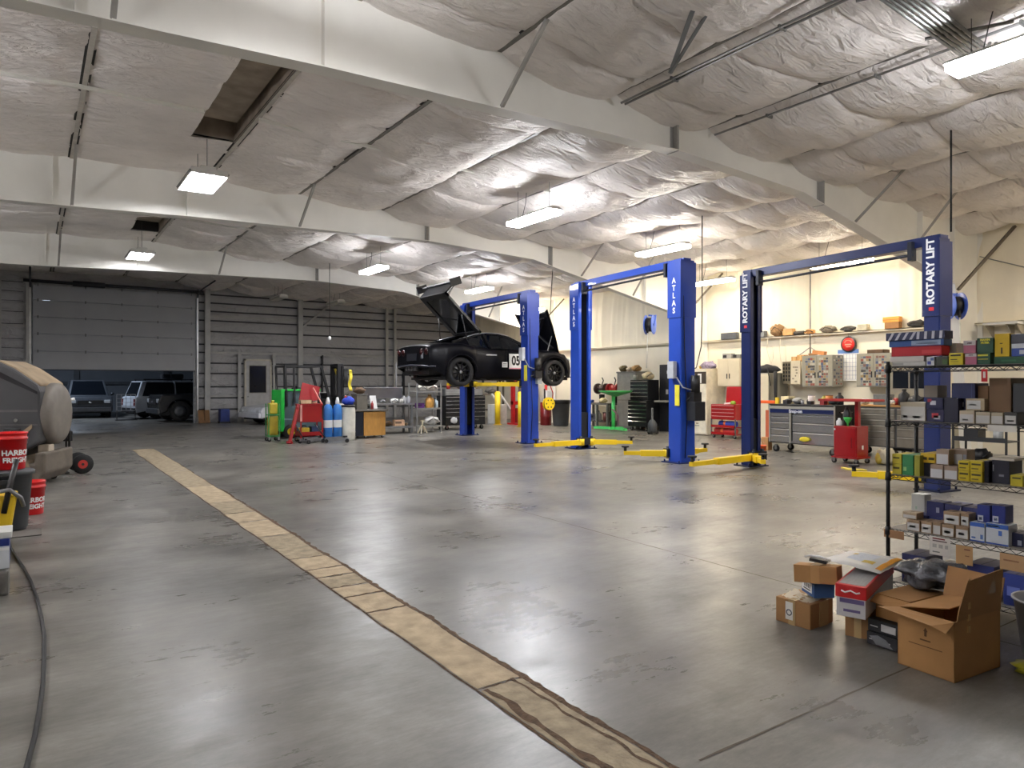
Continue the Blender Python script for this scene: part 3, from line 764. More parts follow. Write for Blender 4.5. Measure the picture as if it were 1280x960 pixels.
b.bm.faces.new(rows[0]); b.bm.faces.new(rows[-1][::-1])
b.build('body_shell', [PAINT, INNER], car)
p = MB(); p.box((-2.0, -.8, .17), (2.1, .8, .24)); p.box((-2.25,-.7,.3),(-1.9,.7,.5)); p.bar((-1.49,-.75,.36),(-1.49,.75,.36),.12); p.bar((1.49,-.75,.36),(1.49,.75,.36),.12)
p.cyl((-2.1,-.15,.32),(1,-.15,.25),.05,n=8); p.cyl((-2.1,.15,.32),(1,.15,.25),.05,n=8); p.box((-1.1,-.62,.24),(1.1,.62,.3)); p.build('underbody', INNER, car)
# wheel wells
for ax in AX:
    for s in (-1, 1):
        p = MB(); p.box((ax-.42, s*.66-.03 if s>0 else -.69, .2), (ax+.42, .69 if s>0 else -.63, .85)); p.build('wheel_well', INNER, car)
RIM = M((30,31,34), .3, .7, var=.1)
def wheel(x, s, r, wd):
    yo = s*1.03; yi = s*(1.03-wd); lo, hi = (yi, yo) if s > 0 else (yo, yi)
    p = MB(); e = s
    prof = [(r*.70, lo+.015), (r*.74, lo+.0), (r*.93, lo+.006), (r, lo+.04), (r, hi-.04), (r*.93, hi-.006), (r*.74, hi), (r*.70, hi-.015), (r*.66, hi-.05), (r*.66, lo+.05), (r*.70, lo+.015)]
    p.lathe(prof, (x, 0, TR if r < .37 else TR), 'Y', 32); ty = p.build('tyre', RUB, car)
    p = MB(); c = (x, 0, TR)
    p.lathe([(r*.70, yo-s*.02), (r*.665, yo-s*.03), (r*.655, yo-s*.16)], c, 'Y', 32)
    p.lathe([(0, yo-s*.035), (r*.13, yo-s*.035), (r*.16, yo-s*.06), (r*.16, yo-s*.12)], c, 'Y', 20)
    for k in range(10):
        a = 2*PI*k/10 + .2; u = Vector((math.cos(a), 0, math.sin(a)))
        p.bar(Vector((x, yo-s*.055, TR)) + u*r*.12, Vector((x, yo-s*.04, TR)) + u*r*.67, .038, .03)
    p.build('rim', RIM, ty)
    p = MB(); p.lathe([(.05, yo-s*.11), (r*.55, yo-s*.11), (r*.55, yo-s*.14), (.05, yo-s*.14)], c, 'Y', 24); p.build('brake_disc', M((120,118,116), .35, .8), ty)
    p = MB(); p.lathe([(0, yo-s*.028), (.04, yo-s*.03), (.045, yo-s*.045)], c, 'Y', 14); p.build('centre_cap', M((170,172,176), .3, .8), ty)
for ax in AX:
    for s in (-1, 1): wheel(ax, s, .37 if ax < 0 else .36, .30 if ax < 0 else .26)
# arch lips
for ax in AX:
    for s in (-1, 1):
        p = MB(); w_ = lerp_tab(WS, ax)
        p.tube([(ax + (ARC+.012)*math.cos(PI*k/16), s*(w_*.965+.022), TR + (ARC+.012)*.98*math.sin(PI*k/16)) for k in range(17)], .016, 6); p.build('arch_lip', PAINT, car)
# cabin
CAB = [(.95, .97, .98, .80, .76), (.55, .985, 1.17, .84, .70), (.15, .985, 1.34, .86, .62), (-.15, .99, 1.405, .87, .60), (-.5, .99, 1.41, .87, .60), (-.8, 1.0, 1.37, .87, .60), (-1.15, 1.03, 1.27, .86, .66), (-1.6, 1.08, 1.15, .84, .74)]
p = MB(); gl = MB(); pl = MB()
for (x0, b0, t0, wb0, wt0), (x1, b1, t1, wb1, wt1) in zip(CAB, CAB[1:]):
    for s in (-1, 1):
        # glass side
        q = [(x0, s*wb0, b0), (x1, s*wb1, b1), (x1, s*wt1, t1-.02), (x0, s*wt0, t0-.02)]
        (gl if x1 > -1.2 else pl)._f([(gl if x1 > -1.2 else pl).bm.verts.new(v) for v in q])
        pl.bar((x0, s*wt0, t0-.015), (x1, s*wt1, t1-.015), .06, .05)
    if x1 > -.9:
        tgt = gl if x0 > .16 else pl
        def fn(u, v, x0=x0, x1=x1, t0=t0, t1=t1, w0=wt0, w1=wt1):
            y = (v*2-1)*(w0+(w1-w0)*u); return Vector((x0+(x1-x0)*u, y, t0+(t1-t0)*u + .025*(1-(v*2-1)**2)))
        tgt.grid(fn, 2, 8)
for s in (-1, 1):
    pl.bar((-.55, s*.87, .99), (-.62, s*.60, 1.39), .09, .05); pl.bar((.95, s*.80, .97), (.15, s*.62, 1.335), .05, .05)
gl.build('window_glass', GLASS, car); pl.build('roof_panel', PAINT, car)
p = MB()
for s in (-1, 1): p.tube([(.2, s*.64, 1.345), (-.15, s*.625, 1.41), (-.5, s*.625, 1.415), (-.85, s*.63, 1.37), (-1.25, s*.69, 1.25)], .012, 6)
p.build('drip_rail', M((190,192,196), .3, .6), car)
for s in (-1, 1):
    p = MB(); p.blob((.62, s*1.02, 1.08), .1, (1.0, .8, .6), 10); p.bar((.6, s*.88, 1.0), (.62, s*1.0, 1.05), .04); p.build('door_mirror', PAINT, car)
p = MB(); p.box((-.1, -.991, .5), (-.09, -.96, .95)); p.build('door_gap', BLK, car)
p = MB(); p.box((-.75, -1.012, .80), (-.42, -.985, .83), bev=.004); p.build('side_trim', M((215,217,220), .25, .7), car)
p = MB(); p.box((-.02, -.999, .46), (.40, -.985, .86)); pan = p.build('number_panel', WHT, car)
lettering('05', .34, TXTK, pan, FY(.19, -1.002, .67), .001, sx=.8, bold=.012)
p = MB(); p.box((-.02, -1.001, .46), (.40, -.996, .49)); p.build('pink_stripe', M((226,150,170), .5), pan)
p = MB(); p.box((-.24, -1.0, .50), (-.08, -.985, .64)); st = p.build('class_sticker', WHT, car)
p = MB(); p.box((-.22, -1.002, .535), (-.10, -.9985, .55)); p.box((-.22, -1.002, .58), (-.10, -.9985, .60)); p.build('printed_lines', TXTK, st)
# tail
for y in (-.78, -.52, .52, .78):
    p = MB(); p.lathe([(0, -2.385), (.075, -2.38), (.085, -2.35)], (0, y, .87), 'X', 18); p.build('tail_light', M((52,9,13), .2), car)
p = MB(); p.box((-2.39, -.27, .66), (-2.34, .27, .84)); p.build('plate_recess', M((42,44,52), .4), car)
p = MB(); p.box((-2.375, -.62, .70), (-2.345, -.50, .84)); p.build('rear_sticker', M((120,124,132), .5), car)
p = MB(); p.tube([(-2.2, -.97, .5), (-2.36, -.86, .5), (-2.40, -.6, .52), (-2.41, 0, .54), (-2.40, .6, .52), (-2.36, .86, .5), (-2.2, .97, .5)], .022, 6); p.build('rear_valance', M((58,62,74), .35, .3), car)
for y in (-.24, -.08, .08, .24):
    p = MB(); p.lathe([(.055, -2.42), (.055, -2.2), (.042, -2.2), (.042, -2.42), (.055, -2.42)], (0, y, .45), 'X', 16); p.build('exhaust_tip', M((90,90,94), .3, .8), car)
for y in (-.74, .74):
    p = MB(); p.blob((2.02, y, .74), .16, (1.2, .75, .42), 12); p.build('headlight', M((190,195,205), .1), car)
p = MB(); p.obox((2.38, 0, .26), (.12, 1.3, .03)); p.build('front_splitter', BLK, car)
# cargo area and engine
p = MB(); p.box((-1.9, -.6, .74), (-.7, .6, .78)); p.box((-.75, -.55, .75), (-.65, .55, 1.2)); p.build('cargo_floor', M((26,26,28), .8), car)
p = MB(); p.box((.85, -.3, .64), (1.6, .3, .86), bev=.03); p.cyl((1.0, -.36, .84), (1.6, -.36, .84), .06, n=10); p.cyl((1.0, .36, .84), (1.6, .36, .84), .06, n=10); p.build('engine', M((60,60,64), .4, .5), car)
p = MB(); 
for s in (-1, 1): p.tube([(-.75, s*.45, 1.15), (-.72, s*.4, 1.3), (-.72, 0, 1.33)], .022, 6)
p.build('roll_bar', M((150,152,156), .35, .5), car)
# raised hatch: hinge at the roof's rear edge
h0 = Vector((-.72, 0, 1.40)); hd = Vector((-.735, 0, .678)); hn = Vector((.678, 0, .735)); HL = 1.46
def hp(u, y, n=0.0): return h0 + hd*u*HL + Vector((0, y, 0)) + hn*n
hatch = MB()
def frame_strip(y0, y1, u0, u1, n0, n1):
    vs_ = [hp(u0,y0,n0),hp(u0,y1,n0),hp(u1,y1,n0),hp(u1,y0,n0),hp(u0,y0,n1),hp(u0,y1,n1),hp(u1,y1,n1),hp(u1,y0,n1)]
    v = [hatch.bm.verts.new(k) for k in vs_]
    for q in ((3,2,1,0),(4,5,6,7),(0,1,5,4),(1,2,6,5),(2,3,7,6),(3,0,4,7)): hatch._f([v[i] for i in q])
frame_strip(-.70, -.52, 0, 1, -.02, .04); frame_strip(.52, .70, 0, 1, -.02, .04); frame_strip(-.7, .7, 0, .06, -.02, .04); frame_strip(-.7, .7, .9, 1, -.02, .05)
hat = hatch.build('hatch', M((24,25,30), .35, var=.1), car)
hatch = MB(); frame_strip(-.53, .53, .05, .92, .0, .02); hatch.build('hatch_glass', GLASS, hat)
hatch = MB(); frame_strip(-.72, .72, .95, 1.0, .03, .42); hatch.build('deck_panel', PAINT, hat)
e = MB()
for s in (-1, 1): e.bar(hp(.97, s*.72, .03), hp(.97, s*.72, .42), .03, .02)
e.bar(hp(.965, -.7, .03), hp(.965, .7, .03), .03, .02); e.build('trim_strip', M((176,180,188), .35, .3), hat)
e = MB()
for s in (-1, 1):
    e.bar(hp(1.0, s*.7, .40), hp(1.02, s*.92, .36), .14, .025); e.bar(hp(.98, s*.92, .46), hp(1.08, s*.92, .18), .03, .2)
e.bar(hp(1.0, -.85, .42), hp(1.0, .85, .42), .12, .03); e.build('spoiler', BLK, hat)
e = MB(); e.cyl(hp(.5, .62, 0), (-1.15, .72, 1.18), .014, n=8); e.cyl(hp(.5, -.62, 0), (-1.15, -.72, 1.18), .014, n=8); e.build('gas_strut', M((60,60,64), .3, .6), hat)
# raised hood, hinged at the nose
g0 = Vector((1.92, 0, .93)); gd = Vector((-.40, 0, .917)); gn = Vector((.917, 0, .40)); GL = 1.2
p = MB()
def hood(u, v):
    y = (v*2-1) * (.66 + .14*u); peak = .12*abs(v*2-1)**2*u
    return g0 + gd*(u*GL + peak) + Vector((0, y, 0)) + gn*(.06*(1-(v*2-1)**2) + .07*math.sin(u*PI)*.5)
p.grid(hood, 12, 14); hd_ = p.build('hood', PAINT, car); sm = hd_.modifiers.new('t', 'SOLIDIFY'); sm.thickness = .025
p = MB()
for y0, y1 in ((-.5, .5), (.5, -.5)): p.bar(g0+gd*.15*GL+Vector((0,y0,0))-gn*.03, g0+gd*.9*GL+Vector((0,y1,0))-gn*.03, .09, .03)
p.bar(g0+gd*.9*GL+Vector((0,-.6,0))-gn*.03, g0+gd*.9*GL+Vector((0,.6,0))-gn*.03, .08, .03)
p.build('hood_rib', M((34,34,38), .4), hd_)
p = MB(); p.bar((1.45, -.7, .93), g0+gd*.45*GL+Vector((0,-.62,0))-gn*.03, .016); p.build('prop_rod', M((170,172,175), .3, .6), car)
# the cord that holds the hood
t = MB(); t.cyl((12.0, 15.7, 3.5), (12.15, 15.75, 5.1), .012, n=6); tag(t.build('hood_cord', BLK), 'thin black cord from the ceiling down to the raised hood of the race car', 'cord')
# ---------------------------------------------------------------- along the right wall
BEIGE = M((214,204,178), .5, var=.05, scale=3)
GREYC = M((150,148,138), .5, var=.08, scale=3)
STEEL = M((178,180,184), .24, .9, var=.08, scale=2)
DGREY = M((66,70,74), .45, .2, var=.08)
WOOD = M((188,142,82), .55, var=.14, scale=5, stretch=(1,6,6))
REDP = M((160,16,22), .32, var=.06, coat=.3)
BLUE_ = M((40,70,170), .45, var=.08)
ORANGE = M((232,96,36), .5, var=.06)
TOWALL = -PI/2            # local front (-y) turned to the aisle (-x); local x runs towards the camera

def casters(t, xs_, ys_, r=.06, m=None):
    for x in xs_:
        for y in ys_:
            p = MB(); p.lathe([(.012,-.02),(r,-.018),(r,.018),(.012,.02)], (x, y, r), 'Y', 16); c = p.build('caster', RUB, t)
            q = MB(); q.box((x-.025, y-.03, r*.9), (x+.025, y+.03, r*2+.02)); q.lathe([(0,-.022),(r*.45,-.022),(r*.45,.022),(0,.022)], (x, y, r), 'Y', 12); q.build('fork', GALV, c)
def drawer_chest(name, label, cat, loc, rz, w, d, z0, z1, rows, body, front, pull, cols=None, group=None, cast=True, top=None, side_handle=True):
    """rows: drawer heights as fractions; front along -y"""
    t = thing(name, label, cat, loc, rz, group)
    p = MB(); p.box((-w/2, -d/2+.02, z0), (w/2, d/2, z1), bev=.008); p.build('body', body, t)
    cols = cols or [(0, 1, rows)]
    for a, b, rw_ in cols:
        tot = sum(rw_); z = z1 - .03; H = z1 - z0 - .05
        for h in rw_:
            hh = H*h/tot
            p = MB(); p.box((-w/2 + a*w + .012, -d/2, z-hh+.006), (-w/2 + b*w - .012, -d/2+.022, z-.004), bev=.003); dr_ = p.build('drawer', front, t)
            q = MB(); q.prism([(-d/2-.014, z-.028), (-d/2+.002, z-.012), (-d/2+.002, z-.034)], -w/2 + a*w + .02, -w/2 + b*w - .02, 'X'); q.build('pull', pull, dr_)
            z -= hh
    if cast: casters(t, (-w/2+.1, w/2-.1), (-d/2+.1, d/2-.1), min(.075, z0*.45))
    if top:
        p = MB(); p.box((-w/2-.01, -d/2-.01, z1), (w/2+.01, d/2, z1+.03), bev=.004); p.build('worktop', top, t)
    if side_handle:
        p = MB(); p.tube([(w/2, -.2, z1-.12), (w/2+.05, -.2, z1-.12), (w/2+.05, .2, z1-.12), (w/2, .2, z1-.12)], .012, 8); p.build('side_handle', CHROME, t)
    return t

# long steel fronted tool chest with a dark blue band
t = drawer_chest('tool_chest', 'long steel fronted roller tool chest with dark blue name band and black top', 'tool chest', (14.14, 9.08, 0), TOWALL, 1.56, .74, .2, 1.04, [], BLK, STEEL, CHROME,
    cols=[(0,.33,[1.0,1.1,1.1,1.4,1.4,1.6]), (.36,1,[1.0,1.0,1.2,1.5])], top=M((30,30,32), .5), group=None)
p = MB(); p.box((-.78, -.388, .88), (.78, -.365, .965), bev=.003); b_ = p.build('name_band', M((26,38,84), .3, .3), t)
lettering('Snap-on', .1, M((206,210,220), .4, .2, var=0), b_, FY(-.12, -.3895, .92), .0015, bold=.004)
p = MB(); p.box((-.78, -.385, .97), (.78, -.37, 1.03)); p.box((.765, -.39, .22), (.79, -.36, 1.05)); p.box((-.79, -.39, .22), (-.765, -.36, 1.05)); p.box((-.27, -.39, .22), (-.235, -.362, .88)); p.build('edge_trim', GREYC, t)
p = MB(); p.box((-.22, -.375, .22), (.77, .0, .235)); p.box((-.22, -.385, .235), (.77, -.37, .27)); p.build('lower_tray', STEEL, t)
p = MB(); p.box((-.2, -.36, .275), (.76, -.352, .40)); p.build('open_bay', M((14,14,15), .7), t)
tt = MB(); tt.blob((0, 0, .055), .14, (.9, .12, .36), 14, .35, 4); o = tt.build('shop_rag', M((222,202,50), .8, bump=.4), None, (13.735, 8.98, .272), TOWALL); tag(o, 'crumpled yellow cloth on the lower ledge of the steel tool chest', 'cloth')
# second grey chest with a wooden top
t = drawer_chest('tool_chest', 'grey roller tool chest with many drawers and wooden top beside the red cart', 'tool chest', (14.98, 7.7, 0), TOWALL, 1.6, .72, .2, 1.04, [], M((96,98,98), .45, .2), M((150,146,134), .35, .4), GREYC,
    cols=[(0,.62,[1,1,1,1,1.3,1.5]), (.64,1,[1,1,1.3,1.5,1.8])], top=WOOD)
# red parts cart with a raised tray
t = thing('parts_cart', 'red steel cart on casters with door, post and flat red tray, before the chests', 'service cart', (12.98, 7.5, 0), TOWALL)
p = MB(); p.box((-.23, -.19, .12), (.23, .21, .71), bev=.012); p.build('cabinet', REDP, t)
p = MB(); p.box((-.21, -.2, .15), (.21, -.188, .68), bev=.004); d_ = p.build('door', REDP, t)
p = MB(); p.box((.12, -.206, .3), (.14, -.2, .5)); p.build('door_pull', M((120,14,20), .4), d_)
p = MB(); p.box((-.225, -.206, .63), (-.19, -.2, .665)); p.build('plate', M((206,206,206), .4), d_)
p = MB(); p.box((.2301, -.02, .27), (.2312, .04, .35)); p.build('sticker', WHT, t)
p = MB(); p.box((-.26, -.22, .1), (.26, .23, .13)); p.build('base_frame', REDP, t)
casters(t, (-.22, .22), (-.19, .19), .045)
p = MB(); p.box((.05, .05, .71), (.12, .13, 1.18)); p.build('post', REDP, t)
p = MB(); p.box((-.55, -.2, 1.18), (.52, .25, 1.19)); 
for q in ((-.55,-.2,-.54,.25),(.51,-.2,.52,.25),(-.55,-.2,.52,-.19),(-.55,.24,.52,.25)): p.box((q[0],q[1],1.18),(q[2],q[3],1.225))
p.build('tray', M((206,70,66), .4), t)
for i, (x, y, z, c, n, lb) in enumerate(((-.12, .08, .712, (30,30,34), 'oil_jug', 'black oil jug standing on the red cart under its tray'), (.0, -.1, .712, (60,190,80), 'green_funnel', 'small green funnel on the red cart under its tray'), (-.16, -.12, .712, (220,224,226), 'white_bottle', 'white round bottle on the red cart under its tray'))):
    w_ = t.matrix_basis @ Vector((x, y, z)); q = thing(n, lb, 'bottle' if i != 1 else 'funnel', w_)
    p = MB()
    if i == 1: p.lathe([(.012,.0),(.02,.05),(.07,.13),(.075,.16),(.068,.16),(.015,.06)], (0,0,0), 'Z', 18)
    elif i == 0: p.lathe([(0,0),(.07,0),(.075,.03),(.075,.24),(.04,.31),(.03,.34)], (0,0,0), 'Z', 16)
    else: p.lathe([(0,0),(.05,0),(.055,.02),(.055,.09),(.02,.125)], (0,0,0), 'Z', 16)
    p.build('body', M(c, .35), q)
    p = MB(); zt = (.34, .16, .125)[i]; r_ = (.034, .077, .024)[i]
    p.lathe([(r_, zt-.006), (r_, zt+.02 if i != 1 else zt+.006), (r_*.8 if i == 1 else 0, zt+.02 if i != 1 else zt+.006)], (0,0,0), 'Z', 14); p.build('rim' if i == 1 else 'cap', M(tuple(min(255, v+20) for v in c), .4), q)
# white bag on the floor beside the cart
t = thing('plastic_bag', 'white and yellow plastic bag slumped on the floor right of the red cart', 'plastic bag', (13.3, 6.98, 0))
p = MB(); p.blob((0, 0, .13), .16, (.8, 1.1, 1.0), 18, .5, 8)
for v in p.bm.verts: v.co.z = max(.002, v.co.z)
p.build('bag_body', M((222,216,190), .35, bump=.6, bscale=18), t)
p = MB(); p.blob((-.06, .1, .1), .09, (.8, 1, 1.1), 12, .5, 2)
for v in p.bm.verts: v.co.z = max(.002, v.co.z)
p.build('yellow_corner', M((226,204,90), .4, bump=.5), t)
# yellow strap on the open floor
p = MB(); p.tube([(12.0, 7.1, .012), (11.95, 7.0, .016), (11.9, 6.85, .012), (11.97, 6.7, .02), (11.92, 6.6, .012), (11.85, 6.75, .016), (11.86, 6.95, .012)], .02, 6)
tag(p.build('yellow_strap', M((222,200,80), .6)), 'flat yellow strap lying on the open floor before the tool chests', 'strap')

def double_cabinet(label, y, stickers, z0=1.45, z1=2.26, w=.76, d=.46, m=None, x=16.72, name='wall_cabinet', handles=True):
    m = m or GREYC
    t = thing(name, label, 'cabinet', (x + d/2, y, z0), TOWALL, 'cabinets on the right wall')
    h = z1 - z0
    p = MB(); p.box((-w/2, -d/2+.015, 0), (w/2, d/2, h), bev=.004); p.build('body', m, t)
    fm = M((158,154,138), .5, var=.06) if stickers else BEIGE
    for s in (-1, 1):
        p = MB(); lo, hi = sorted((s*.004, s*(w/2-.02))); p.box((lo, -d/2, .025), (hi, -d/2+.016, h-.025), bev=.003); dr_ = p.build('door', fm, t)
        q = MB(); lo, hi = sorted((s*.03, s*.06)); q.box((lo, -d/2-.012, h*.28), (hi, -d/2+.001, h*.46), bev=.004); q.build('handle', BLK, dr_)
        if stickers:
            cols = [(150,84,72), (80,92,120), (186,180,166), (74,74,74), (160,136,96), (126,96,88), (132,136,138)]
            g = [MB() for _ in cols]
            for r_ in range(11):
                for c_ in range(4):
                    if R.random() < .04: continue
                    x0 = lo + s*0
                    cx = s*(.09 + .065*c_ + R.uniform(-.008, .008)); cz = .06 + (h-.12)*r_/10.5
                    wd = R.uniform(.05, .074); hh = R.uniform(.04, .066)
                    if abs(cx) + wd/2 > w/2 - .025: continue
                    k = R.randrange(len(cols)); g[k].box((cx-wd/2, -d/2-.0016, cz-hh/2), (cx+wd/2, -d/2+.0005, cz+hh/2))
            me = MB()
            bm_all = bmesh.new()
            for k, b__ in enumerate(g):
                for f in b__.bm.faces: f.material_index = k
                tmp = bpy.data.meshes.new('x'); b__.bm.to_mesh(tmp); b__.bm.free()
                me.bm.from_mesh(tmp); bpy.data.meshes.remove(tmp)
            ob = me.build('sticker_collage', [M(c, .5, var=.25, scale=60) for c in cols], dr_)
    if stickers:
        p = MB()
        for r_ in range(9):
            for c_ in range(4):
                if R.random() < .2: continue
                yy = -d/2 + .06 + .1*c_; zz = .06 + .085*r_; p.m = R.randrange(3)
                p.box((w/2-.0005, yy, zz), (w/2+.0015, yy+R.uniform(.04,.08), zz+R.uniform(.03,.06)))
        p.build('side_stickers', [M((160,80,70), .5, var=.3, scale=50), M((206,200,190), .5, var=.2, scale=50), M((80,84,104), .5, var=.3, scale=50)], t)
    return t
double_cabinet('wall cabinet covered in stickers, under the ledge and left of the wall calendar', 10.56, True, w=.86, d=.5, x=16.7)
double_cabinet('wall cabinet covered in stickers, right of the wall calendar', 9.08, True, w=.86, d=.5, x=16.7)
double_cabinet('plain beige wall cabinet with two dark handles above the small red roll cart', 13.35, False, w=.8, d=.5, m=BEIGE, x=16.7)
for i, (y, w_, h, c, lb) in enumerate(((11.32, .16, .13, (206,160,100), 'small tan carton on the open wall cabinet, left of the two'), (11.13, .2, .17, (214,166,104), 'small tan carton on the open wall cabinet, right of the two'))):
    q = thing('small_carton', lb, 'cardboard box', (16.95, y, 2.1215), TOWALL, 'cartons on the open wall cabinet')
    p = MB(); p.box((-w_/2+.001,-.1,0),(w_/2-.001,.1,h),bev=.004); p.build('carton_body', M(c, .65), q); p = MB(); p.box((-.015,-.1015,0),(.015,-.099,h)); p.build('packing_tape', M((226,190,130), .4), q)
q = thing('orange_box', 'torn orange brown box lying tilted on the left stickered cabinet', 'cardboard box', (16.92, 10.62, 2.2605), TOWALL)
p = MB(); p.obox((0,0,.07),(.3,.2,.1),(0,.14,.2),bev=.004); p.build('carton_body', M((206,140,84), .65), q); p = MB(); p.obox((-.2,.02,.04),(.2,.16,.06),(0,-.1,.4),bev=.004); p.build('flap', M((170,130,90), .65), q)
q = thing('brown_tray', 'dark brown tray lying on the right stickered cabinet', 'tray', (16.92, 9.08, 2.2605), TOWALL)
p = MB(); p.box((-.2,-.14,0),(.2,.14,.02)); p.box((-.2,-.14,0),(-.18,.14,.09)); p.box((.18,-.14,0),(.2,.14,.09)); p.box((-.2,-.14,0),(.2,-.12,.09)); p.box((-.2,.12,0),(.2,.14,.09)); p.build('tray_body', M((96,72,52), .7), q); p = MB(); p.box((-.15,-.1,.021),(.1,.08,.07)); p.build('paper_stack', M((190,180,160), .7), q)
# narrow open key locker
t = thing('wall_cabinet', 'small beige wall cabinet hanging open, left of the stickered cabinets', 'cabinet', (16.95, 11.34, 1.52), TOWALL, 'cabinets on the right wall')
p = MB(); p.box((-.26,-.2,0),(.02,.2,.6)); p.build('body', M((120,112,92), .5), t)
p = MB(); p.box((.02,-.24,0),(.3,-.215,.62), bev=.003); p.build('door', BEIGE, t)
p = MB()
for i in range(5):
    for j in range(3): p.box((-.23+.08*j, -.215, .08+.1*i), (-.19+.08*j, -.2, .15+.1*i))
p.build('hanging_keys', M((46,44,42), .4, .5), t)
p = MB()
for i in range(7): p.box((.05+R.uniform(0,.15), -.243, .05+.075*i), (.1+R.uniform(.0,.16), -.239, .09+.075*i))
p.build('door_stickers', M((150,140,120), .5, var=.5, scale=40), t)
# wall calendar
t = thing('wall_calendar', 'white wall planner with blue header hanging between the stickered cabinets', 'calendar', (17.19, 10.0, 1.6), TOWALL)
p = MB(); p.box((-.28,0,0),(.28,.008,.8)); p.build('sheet', PAPER if 'PAPER' in globals() else WHT, t)
p = MB(); p.box((-.28,-.002,.70),(.28,.0,.8)); p.build('header', M((96,130,190), .6), t)
p = MB()
for k in range(8): p.box((-.275+.0785*k-.003,-.0015,.04),(-.275+.0785*k+.003,.0,.68))
for k in range(7): p.box((-.275,-.0015,.04+.106*k-.003),(.275,.0,.04+.106*k+.003))
p.build('grid_lines', M((96,110,160), .6), t)
# round red sign
t = thing('round_sign', 'round red disc sign with dark rim hanging high on the wall above the calendar', 'sign', (17.16, 9.98, 2.53), TOWALL)
p = MB(); p.lathe([(0,0),(.2,0),(.2,-.03),(.0,-.03)], (0,.03,0), 'Y', 32); p.build('rim', M((60,66,70), .4), t)
p = MB(); p.lathe([(.0,-.004),(.165,-.004),(.165,.0)], (0,0,0), 'Y', 32); p.build('red_face', M((226,44,36), .5), t)
p = MB(); p.tube([(.09*math.cos(a), -.006, .03+.07*math.sin(a)) for a in [PI*k/10 for k in range(11)]], .012, 6); p.box((-.09,-.007,-.02),(.09,-.003,.01)); p.box((-.06,-.007,-.07),(.06,-.003,-.05)); p.build('emblem', M((246,150,130), .5), t)
p = MB(); p.cyl((0,.0,.2),(0,.03,.30),.004,n=6); p.build('hook', GALV, t)
# things along the ledge
def onledge(name, label, cat, y0, y1, h, c, kind='box', dx=.0):
    yc = (y0+y1)/2; w_ = y1-y0; d = .15
    t = thing(name, label, cat, (17.14 - .02 - dx, yc, LEDGE+.0125), TOWALL, 'things stored along the wall ledge')
    p = MB()
    if kind == 'box':
        p.box((-w_/2, -d/2, 0), (w_/2, d/2, h), bev=.005); p.build('body', M(c, .65, var=.15, scale=9), t)
        q = MB(); q.box((-w_/2-.002, -.02, h*.5), (w_/2+.002, .02, h+.002)); q.build('tape', M(tuple(min(255, int(v*1.2)) for v in c), .4), t)
    elif kind == 'lump':
        p.blob((0,0,h*.45), h*.55, (w_/2/(h*.55), d/2/(h*.55), .85), 14, .5, int(y0*10))
        for v in p.bm.verts: v.co.z = max(.001, v.co.z); v.co.y = min(.075, v.co.y)
        p.build('body', M(c, .8, var=.4, scale=14, bump=.6, bscale=20), t)
        q = MB(); q.tube([(-w_*.35, -d*.4, h*.4), (-w_*.1, -d*.5, h*.7), (w_*.2, -d*.45, h*.55), (w_*.4, -d*.4, h*.3)], .012, 6); q.build('band', M((60,52,44), .7), t)
    else:
        p.cyl((-w_/2, 0, h/2), (w_/2, 0, h/2), h/2, n=16); p.build('body', M(c, .5, var=.15), t)
        q = MB(); q.cyl((-w_/2-.01,0,h/2),(-w_/2+.02,0,h/2),h/2+.004,n=16); q.build('end_ring', DGREY, t)
    return t
onledge('dark_case', 'long dark grey case on the wall ledge left of the navy lift post', 'case', 13.36, 13.9, .19, (76,80,86))
onledge('grey_case', 'short grey case on the wall ledge just right of the navy lift post', 'case', 12.39, 12.6, .17, (120,124,126))
onledge('cable_bundle', 'tangled brown bundle on the wall ledge, tallest thing near the lift', 'bundle', 11.82, 12.23, .36, (150,116,78), 'lump')
onledge('tan_carton', 'tan carton on the wall ledge right of the tangled brown bundle', 'cardboard box', 11.5, 11.79, .18, (206,160,104))
onledge('dark_tube', 'thin dark roll on the wall ledge between the two tan things', 'roll', 11.2, 11.46, .1, (70,66,60), 'roll')
onledge('orange_bundle', 'orange tan bundle lying on the wall ledge left of the wall post', 'bundle', 10.87, 11.17, .14, (226,160,96), 'lump')
onledge('grey_bundle', 'grey brown bundle on the wall ledge above the left stickered cabinet', 'bundle', 10.28, 10.73, .2, (130,120,104), 'lump')
onledge('dark_bundle', 'dark grey bundle on the wall ledge above the round red sign', 'bundle', 9.75, 10.17, .15, (78,78,76), 'lump')
onledge('pale_box', 'pale grey box on the wall ledge right of the round red sign', 'box', 9.44, 9.68, .15, (176,170,150))
onledge('brown_carton', 'brown carton on the wall ledge under an orange one', 'cardboard box', 8.66, 9.0, .15, (150,106,60))
q = thing('orange_carton', 'orange carton stacked on the brown carton on the wall ledge', 'cardboard box', (17.12, 8.84, LEDGE+.1645), TOWALL, 'things stored along the wall ledge')
p = MB(); p.box((-.2,-.08,0),(.19,.07,.13), bev=.004); p.build('body', M((226,156,64), .6), q); p = MB(); p.box((-.2,-.082,.05),(.19,-.079,.07)); p.build('printed_band', M((180,110,40), .6), q)
onledge('black_scrap', 'low black bundle on the wall ledge left of the right navy lift post', 'bundle', 8.08, 8.5, .17, (60,58,56), 'lump')
